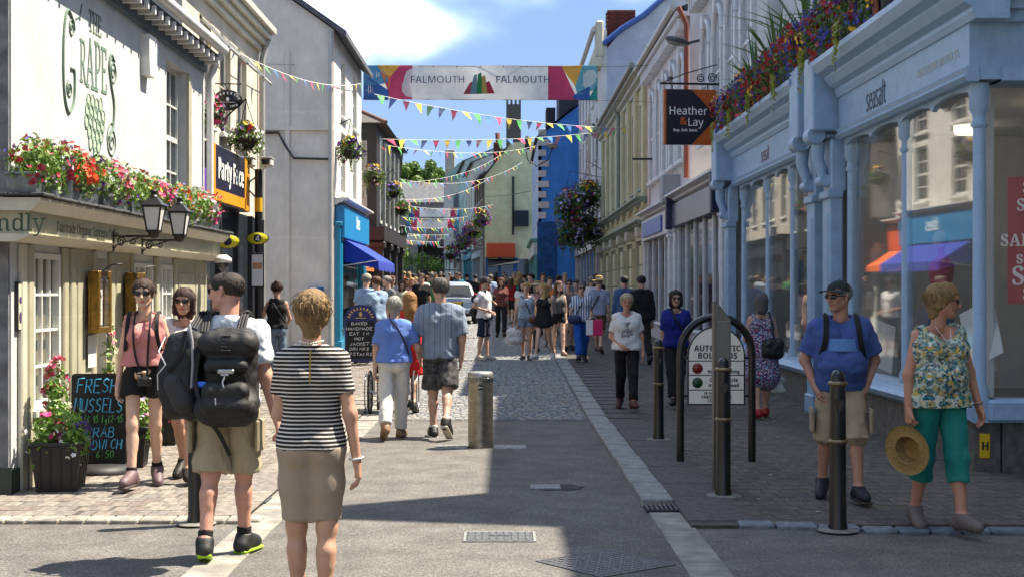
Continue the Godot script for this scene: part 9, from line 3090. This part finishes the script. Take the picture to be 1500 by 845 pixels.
func people() -> void:
	near_people()
	var blk := Color(0.045, 0.045, 0.05)
	var navy := Color(0.06, 0.09, 0.20)
	var fair := Color(0.74, 0.60, 0.36)
	var brown := Color(0.26, 0.16, 0.10)
	var grey := Color(0.55, 0.53, 0.50)
	var b: Body
	var t: Node3D
	# man in white tee and cap, standing with hand on hip, side on
	var o := {"h": 1.76, "skin": TAN, "legs": [0.06, 0.02, -0.08, 0.06], "hair": ["short", brown], "top": ["tee", Color(0.85, 0.85, 0.85), 0.7, -0.08], "bottom": ["shorts", navy, 0.98], "leg_flare": 0.03, "ra": [V3(-0.4, -0.9, -0.5), V3(0.2, -0.3, 0.9)], "la": [V3(0.3, -0.9, -0.4), V3(-0.3, -0.4, 0.8)], "shoes": Color(0.62, 0.60, 0.56)}
	t = mid(709, 28.4, 1.25, "man in white tee-shirt, navy shorts and dark cap with hand on hip", o)
	cap(t, pose(o), Color(0.06, 0.07, 0.12), "baseball_cap")
	b = pose(o)
	var pk := thing("small_backpack", "black rucksack on the man in white tee-shirt", "backpack", t.position, t.rotation.y)
	job(part(pk, "main_bag", ArrayMesh.new(), flat_mat(blk, 0.7)), [[b.U(-0.08, 0.05, -0.20), b.U(0.08, 0.05, -0.20), 0.10, 0.10, 0.05, 0], [b.U(-0.08, 0.32, -0.18), b.U(0.08, 0.32, -0.18), 0.09, 0.09, 0.05, 0]], 0.03)
	mid(734, 38.0, 0.1, "woman with sunglasses in dark flowered blouse and black trousers", {"h": 1.68, "f": true, "skin": TAN, "legs": WALK_L, "hair": ["long", Color(0.36, 0.20, 0.12)], "top": ["tee", blotches([Color(0.30, 0.10, 0.10), Color(0.08, 0.08, 0.09), Color(0.60, 0.42, 0.36), Color(0.50, 0.10, 0.16)], 7, 0.07, 2.0), 0.5, -0.06], "bottom": ["trousers", Color(0.06, 0.06, 0.08), 1.93], "ra": [V3(-0.5, -0.8, 0.1), V3(0.3, -0.4, 0.8)], "shoes": blk})
	o = {"h": 1.64, "f": true, "w": 1.1, "skin": TAN, "legs": [0.02, 0.03, -0.05, 0.05], "hair": ["tied", fair], "top": ["tank", blotches([Color(0.48, 0.56, 0.64), Color(0.66, 0.70, 0.74), Color(0.36, 0.44, 0.54)], 17, 0.06, 2.0), 0.0, -0.02], "bottom": ["shorts", Color(0.48, 0.55, 0.64), 0.42], "ra": [V3(-0.25, -1, 0.0), V3(-0.2, -1, 0.2)], "shoes": blk, "shoe_high": 0.05}
	t = mid(771, 28.6, 0.0, "blonde woman in pale blue patterned playsuit with brown shoulder bag", o)
	b = pose(o)
	carrier(t.transform * (b.wr[-1] + V3(0, -0.05, 0)), 0.36, 0.42, Color(0.82, 0.80, 0.80), "large white plastic carrier bag held by the woman in playsuit")
	var bag := thing("brown_shoulder_bag", "brown leather shoulder bag of the woman in playsuit", "bag", t.position, t.rotation.y)
	job(part(bag, "bag", ArrayMesh.new(), flat_mat(Color(0.34, 0.18, 0.10), 0.5)), [[b.U(0.12, -0.04, 0.14), b.U(0.24, -0.02, 0.10), 0.075, 0.075, 0.04, 0]], 0.025)
	strap(bag, "strap", [b.U(-0.10, 0.48, 0.0), b.U(-0.03, 0.34, 0.14), b.U(0.1, 0.08, 0.15)], 0.02, flat_mat(Color(0.20, 0.10, 0.06), 0.6))
	mid(797, 28.4, -0.5, "blonde girl with long hair in short black dress", {"h": 1.62, "f": true, "w": 0.94, "skin": PALE, "legs": WALK_R, "hair": ["long", Color(0.80, 0.66, 0.40)], "top": ["dress", blk, 0.0, -0.20], "bottom": [], "shoes": Color(0.80, 0.80, 0.80), "look": -0.6})
	mid(818, 29.5, 0.1, "girl in grey vest and black shorts beside the blonde girl", {"h": 1.66, "f": true, "w": 0.92, "skin": PALE, "legs": WALK_L, "hair": ["long", Color(0.46, 0.28, 0.14)], "top": ["tank", Color(0.40, 0.39, 0.38), 0.0, 0.04], "bottom": ["shorts", blk, 0.36], "shoes": Color(0.55, 0.42, 0.34), "look": 0.3})
	mid(833, 31.5, 0.0, "girl with sunglasses in brown top behind the girl in grey vest", {"h": 1.68, "f": true, "skin": TAN, "legs": WALK_R, "hair": ["tied", Color(0.12, 0.08, 0.07)], "top": ["tank", Color(0.42, 0.35, 0.35), 0.0, -0.04], "bottom": ["shorts", Color(0.08, 0.08, 0.1), 0.45], "shoes": blk, "shades": "black"})
	mid(845, 32.0, -0.4, "woman with tied hair turning in pale pink top", {"h": 1.66, "f": true, "skin": PALE, "legs": WALK_L, "hair": ["tied", brown], "top": ["tank", Color(0.66, 0.56, 0.54), 0.0, -0.04], "bottom": ["shorts", navy, 0.5], "shoes": blk})
	o = {"h": 1.62, "f": true, "w": 1.14, "skin": RUDDY, "legs": WALK_R, "hair": ["full", Color(0.46, 0.45, 0.46)], "shades": "black", "top": ["tee", stripes(Color(0.80, 0.82, 0.84), Color(0.14, 0.24, 0.52), 0.05, 0.55, true), 0.7, -0.08], "hem_flare": 0.02, "bottom": ["trousers", Color(0.05, 0.34, 0.68), 1.93], "leg_flare": 0.025, "shoes": blk, "ra": [V3(-0.3, -1, 0.1), V3(-0.2, -1, 0.1)], "la": [V3(0.2, -1, 0.0), V3(-0.1, -0.35, 0.9)]}
	t = mid(852, 27.6, 0.0, "grey-haired woman in blue striped blouse and bright blue trousers", o, PAVE)
	b = pose(o)
	var sb := thing("pink_shopping_bag", "pink and white paper shopping bag of the woman in bright blue trousers", "bag", t.transform * (b.wr[1] + V3(0.02, -0.04, 0.08)), 0.1)
	var mb := nb()
	mb.cbox(V3(0.06, -0.18, 0), V3(0.30, 0.32, 0.10), 0.006)
	part(sb, "bag", mb, flat_mat(Color(0.78, 0.12, 0.36), 0.5))
	part(sb, "white_panel", nb().box(V3(-0.06, -0.17, 0.051), V3(0.14, 0.30, 0.004)), flat_mat(Color(0.84, 0.84, 0.84), 0.5))
	part(sb, "handle", nb().tube([V3(-0.04, -0.02, 0.03), V3(0.02, 0.06, 0.0), V3(0.12, -0.02, 0.03)], 0.005, 5), flat_mat(Color(0.8, 0.8, 0.8), 0.6))
	var db := thing("denim_bag", "dark blue shoulder bag at the side of the woman in bright blue trousers", "bag", t.position, t.rotation.y)
	job(part(db, "bag", ArrayMesh.new(), flat_mat(Color(0.14, 0.18, 0.32), 0.8)), [[b.U(-0.22, -0.02, 0.10), b.U(-0.10, -0.02, 0.15), 0.09, 0.09, 0.04, 0]], 0.025)
	strap(db, "strap", [b.U(0.09, 0.48, 0.0), b.U(0.0, 0.32, 0.15), b.U(-0.14, 0.06, 0.15)], 0.02, flat_mat(Color(0.1, 0.12, 0.2), 0.7))
	o = {"h": 1.70, "w": 1.08, "skin": RUDDY, "legs": WALK_L, "hair": ["short", grey], "top": ["tee", Color(0.52, 0.56, 0.66), 0.95, -0.10], "bottom": ["shorts", blotches([Color(0.30, 0.18, 0.12), Color(0.45, 0.34, 0.22), Color(0.12, 0.10, 0.10)], 19, 0.05, 2.0), 0.95], "shoes": Color(0.4, 0.3, 0.22), "face": false}
	t = mid(877, 30.5, PI - 0.2, "man in straw sun hat and grey-blue shirt seen from behind", o, PAVE)
	b = pose(o)
	var hat := thing("sun_hat", "straw sun hat with dark band worn in the crowd", "hat", t.transform * b.H(0, 0.05, 0.0), 0.0)
	straw_hat(hat, shift(Vector3.ZERO), 0.175, Color(0.2, 0.16, 0.12))
	strap(t, "bag_strap", [b.U(-0.10, 0.48, -0.04), b.U(0.02, 0.28, -0.15), b.U(0.16, 0.0, -0.12)], 0.035, flat_mat(Color(0.2, 0.18, 0.12), 0.7))
	mid(940, 27.0, PI + 0.2, "man in dark suit jacket walking away past the shopfronts", {"h": 1.76, "skin": TAN, "legs": WALK_L, "hair": ["short", Color(0.18, 0.12, 0.09)], "top": ["tee", Color(0.05, 0.05, 0.06), 1.9, -0.16], "bottom": ["trousers", Color(0.06, 0.06, 0.07), 1.95], "shoes": blk, "face": false, "loose": 0.03}, PAVE)
	mid(915, 30.0, PI - 0.2, "man in denim-blue shirt walking away beside the dark suit", {"h": 1.74, "skin": TAN, "legs": WALK_R, "hair": ["short", Color(0.12, 0.09, 0.07)], "top": ["tee", Color(0.24, 0.34, 0.50), 1.9, -0.12], "bottom": ["trousers", Color(0.10, 0.10, 0.12), 1.93], "shoes": blk, "face": false}, PAVE)
	# the farther crowd
	var tops := {"white": Color(0.84, 0.84, 0.84), "black": blk, "navy": navy, "red": Color(0.55, 0.06, 0.08), "blue": Color(0.28, 0.42, 0.66), "pale blue": Color(0.56, 0.66, 0.76), "green": Color(0.24, 0.52, 0.30), "teal": Color(0.10, 0.42, 0.50), "pink": Color(0.82, 0.62, 0.60), "grey": Color(0.42, 0.42, 0.43), "cream": Color(0.80, 0.76, 0.66), "purple": Color(0.32, 0.18, 0.36), "orange": Color(0.80, 0.40, 0.20), "yellow": Color(0.82, 0.72, 0.30)}
	var hairs := [Color(0.09, 0.07, 0.06), brown, Color(0.40, 0.26, 0.14), fair, grey]
	var hn := ["black-haired", "brown-haired", "chestnut-haired", "fair-haired", "grey-haired"]
	# [px, d, turn, female, top, hair index, extra words]
	var crowd := [
		[536, 27.5, PI - 0.4, false, "pale blue", 4, "in sun cap near the blue menu board"], [552, 27.0, PI + 0.6, false, "pale blue", 2, "in checked shirt near the blue menu board"], [548, 36.0, 0.1, false, "white", 4, "with sunglasses and straps by the dark shop"],
		[568, 31.0, -0.9, false, "grey", 4, "looking aside behind the white-haired woman"], [574, 38.0, 0.6, false, "navy", 2, "in the left crowd"], [588, 37.0, 0.2, true, "cream", 1, "in flowered dress in the left crowd"], [604, 38.5, 0.3, true, "pink", 3, "in the left crowd near the menu board"],
		[617, 36.0, 0.0, false, "black", 1, "with sunglasses in front of the silver car"], [618, 42.0, 0.1, false, "white", 0, "tall, standing in the left crowd"], [633, 44.0, PI, false, "green", 4, "walking away left of the silver car"], [596, 47.0, 0.2, true, "navy", 2, "deep in the left crowd"],
		[580, 50.0, 0.0, false, "black", 0, "by the dark shop's far column"], [609, 52.0, 0.1, true, "red", 1, "deep in the left crowd"], [625, 55.0, PI, true, "purple", 2, "walking away beyond the left crowd"], [640, 54.0, 0.0, true, "pink", 3, "walking down beside the silver car"], [587, 57.0, 0.0, true, "orange", 3, "far up the left side"],
		[600, 62.0, PI, false, "grey", 0, "far up the left side walking away"], [650, 60.0, PI, false, "navy", 1, "beyond the silver car walking away"], [662, 58.0, PI, true, "cream", 2, "beyond the silver car walking away"], [674, 59.0, 0.0, true, "purple", 1, "beyond the silver car"], [684, 57.0, PI, false, "navy", 0, "with pale rucksack beyond the silver car"],
		[696, 52.0, PI, false, "black", 0, "right of the silver car walking away"], [630, 68.0, 0.0, true, "white", 3, "in the distance walking down"], [614, 72.0, PI, false, "blue", 1, "in the distance walking up"], [645, 75.0, PI, true, "red", 2, "in the distance walking up"], [668, 72.0, 0.0, false, "black", 0, "in the distance by the bend"],
		[710, 50.0, PI, true, "red", 1, "behind the man in white tee-shirt"], [748, 47.0, PI, true, "red", 2, "in the shade walking away"], [757, 48.0, PI, true, "teal", 3, "in the shade near the blue house"], [764, 36.0, 0.1, true, "white", 0, "in sleeveless blouse behind the playsuit"], [779, 38.0, -0.7, false, "black", 0, "in dark suit by the turquoise shop"],
		[795, 41.0, 0.0, false, "blue", 1, "with rucksack straps before the blue house"], [786, 31.5, 0.4, true, "pink", 4, "in white sun hat behind the blonde girl"], [818, 40.0, PI - 0.5, false, "white", 0, "in printed tee-shirt before the blue house"], [828, 40.5, 0.0, false, "pale blue", 4, "balding, before the blue house"], [805, 33.0, 0.0, false, "orange", 1, "with sunglasses behind the blonde girl"],
		[854, 37.0, 0.0, true, "grey", 1, "beneath the big flower baskets"], [866, 36.5, PI, false, "white", 4, "in navy cap below the flower baskets"], [873, 39.0, PI, false, "black", 0, "walking away below the flower baskets"], [740, 58.0, 0.0, false, "navy", 0, "in the shade by the yellow house"], [726, 62.0, PI, true, "purple", 0, "in the shade farther up"], [768, 52.0, PI, false, "grey", 1, "in the shade by the turquoise shopfront"]]
	var rg := RandomNumberGenerator.new()
	rg.seed = 99
	var i := 0
	for q in crowd:
		var f: bool = q[3]
		var oo := {"h": rg.randf_range(1.58, 1.68) if f else rg.randf_range(1.70, 1.82), "f": f, "w": rg.randf_range(0.94, 1.12), "skin": [PALE, TAN, RUDDY][i % 3], "legs": WALK_L if i % 2 else WALK_R, "hair": [("long" if i % 2 else "bob") if f else "short", hairs[q[5]]], "top": ["tee", tops[q[4]], 0.7 if not f else 0.4, -0.08], "bottom": [["trousers", "shorts"][i % 2], [Color(0.08, 0.09, 0.13), Color(0.50, 0.46, 0.38), Color(0.16, 0.22, 0.34), Color(0.10, 0.10, 0.10)][i % 4], 1.93 if i % 2 == 0 else 0.9], "shoes": [blk, Color(0.6, 0.58, 0.55)][i % 2], "tilt": rg.randf_range(-0.02, 0.02), "face": false}
		var word := "%s %s in %s top %s" % [hn[q[5]], "woman" if f else "man", q[4], q[6]]
		t = mid(q[0], q[1], q[2] + rg.randf_range(-0.12, 0.12), word, oo)
		t.set_meta("group", "people in the crowd")
		if q[6].contains("cap"): cap(t, pose(oo), Color(0.76, 0.72, 0.52) if i == 0 else Color(0.08, 0.10, 0.2), "sun_cap")
		if q[6].contains("sun hat"): straw_hat(t, shift(pose(oo).H(0, 0.05, 0)), 0.16, Color(0.8, 0.8, 0.8))
		i += 1
	# more heads far up the street
	var tn := ["white", "pale blue", "pink", "cream", "yellow", "teal", "green", "orange", "white", "red"]
	for k in 26:
		var f := rg.randf() < 0.5
		var dd := rg.randf_range(50.0, 90.0)
		var px := rg.randf_range(588, 692) if k % 3 else rg.randf_range(716, 762)
		var top: String = tn[rg.randi() % tn.size()]
		var hi := rg.randi() % 5
		t = mid(px, dd, PI * (rg.randi() % 2) + rg.randf_range(-0.4, 0.4), "small distant %s %s in %s top far up the street" % [hn[hi], "woman" if f else "man", top], {"h": rg.randf_range(1.6, 1.82), "f": f, "w": rg.randf_range(0.95, 1.1), "skin": [PALE, TAN, RUDDY][k % 3], "legs": WALK_L if k % 2 else WALK_R, "hair": ["long" if f else "short", hairs[hi]], "top": ["tee", tops[top], 0.7, -0.08], "bottom": ["trousers", [Color(0.3, 0.36, 0.46), Color(0.66, 0.62, 0.54), Color(0.5, 0.46, 0.38)][k % 3], [1.93, 0.9][k % 2]], "shoes": blk, "face": false})
		t.set_meta("group", "distant people far up the street")
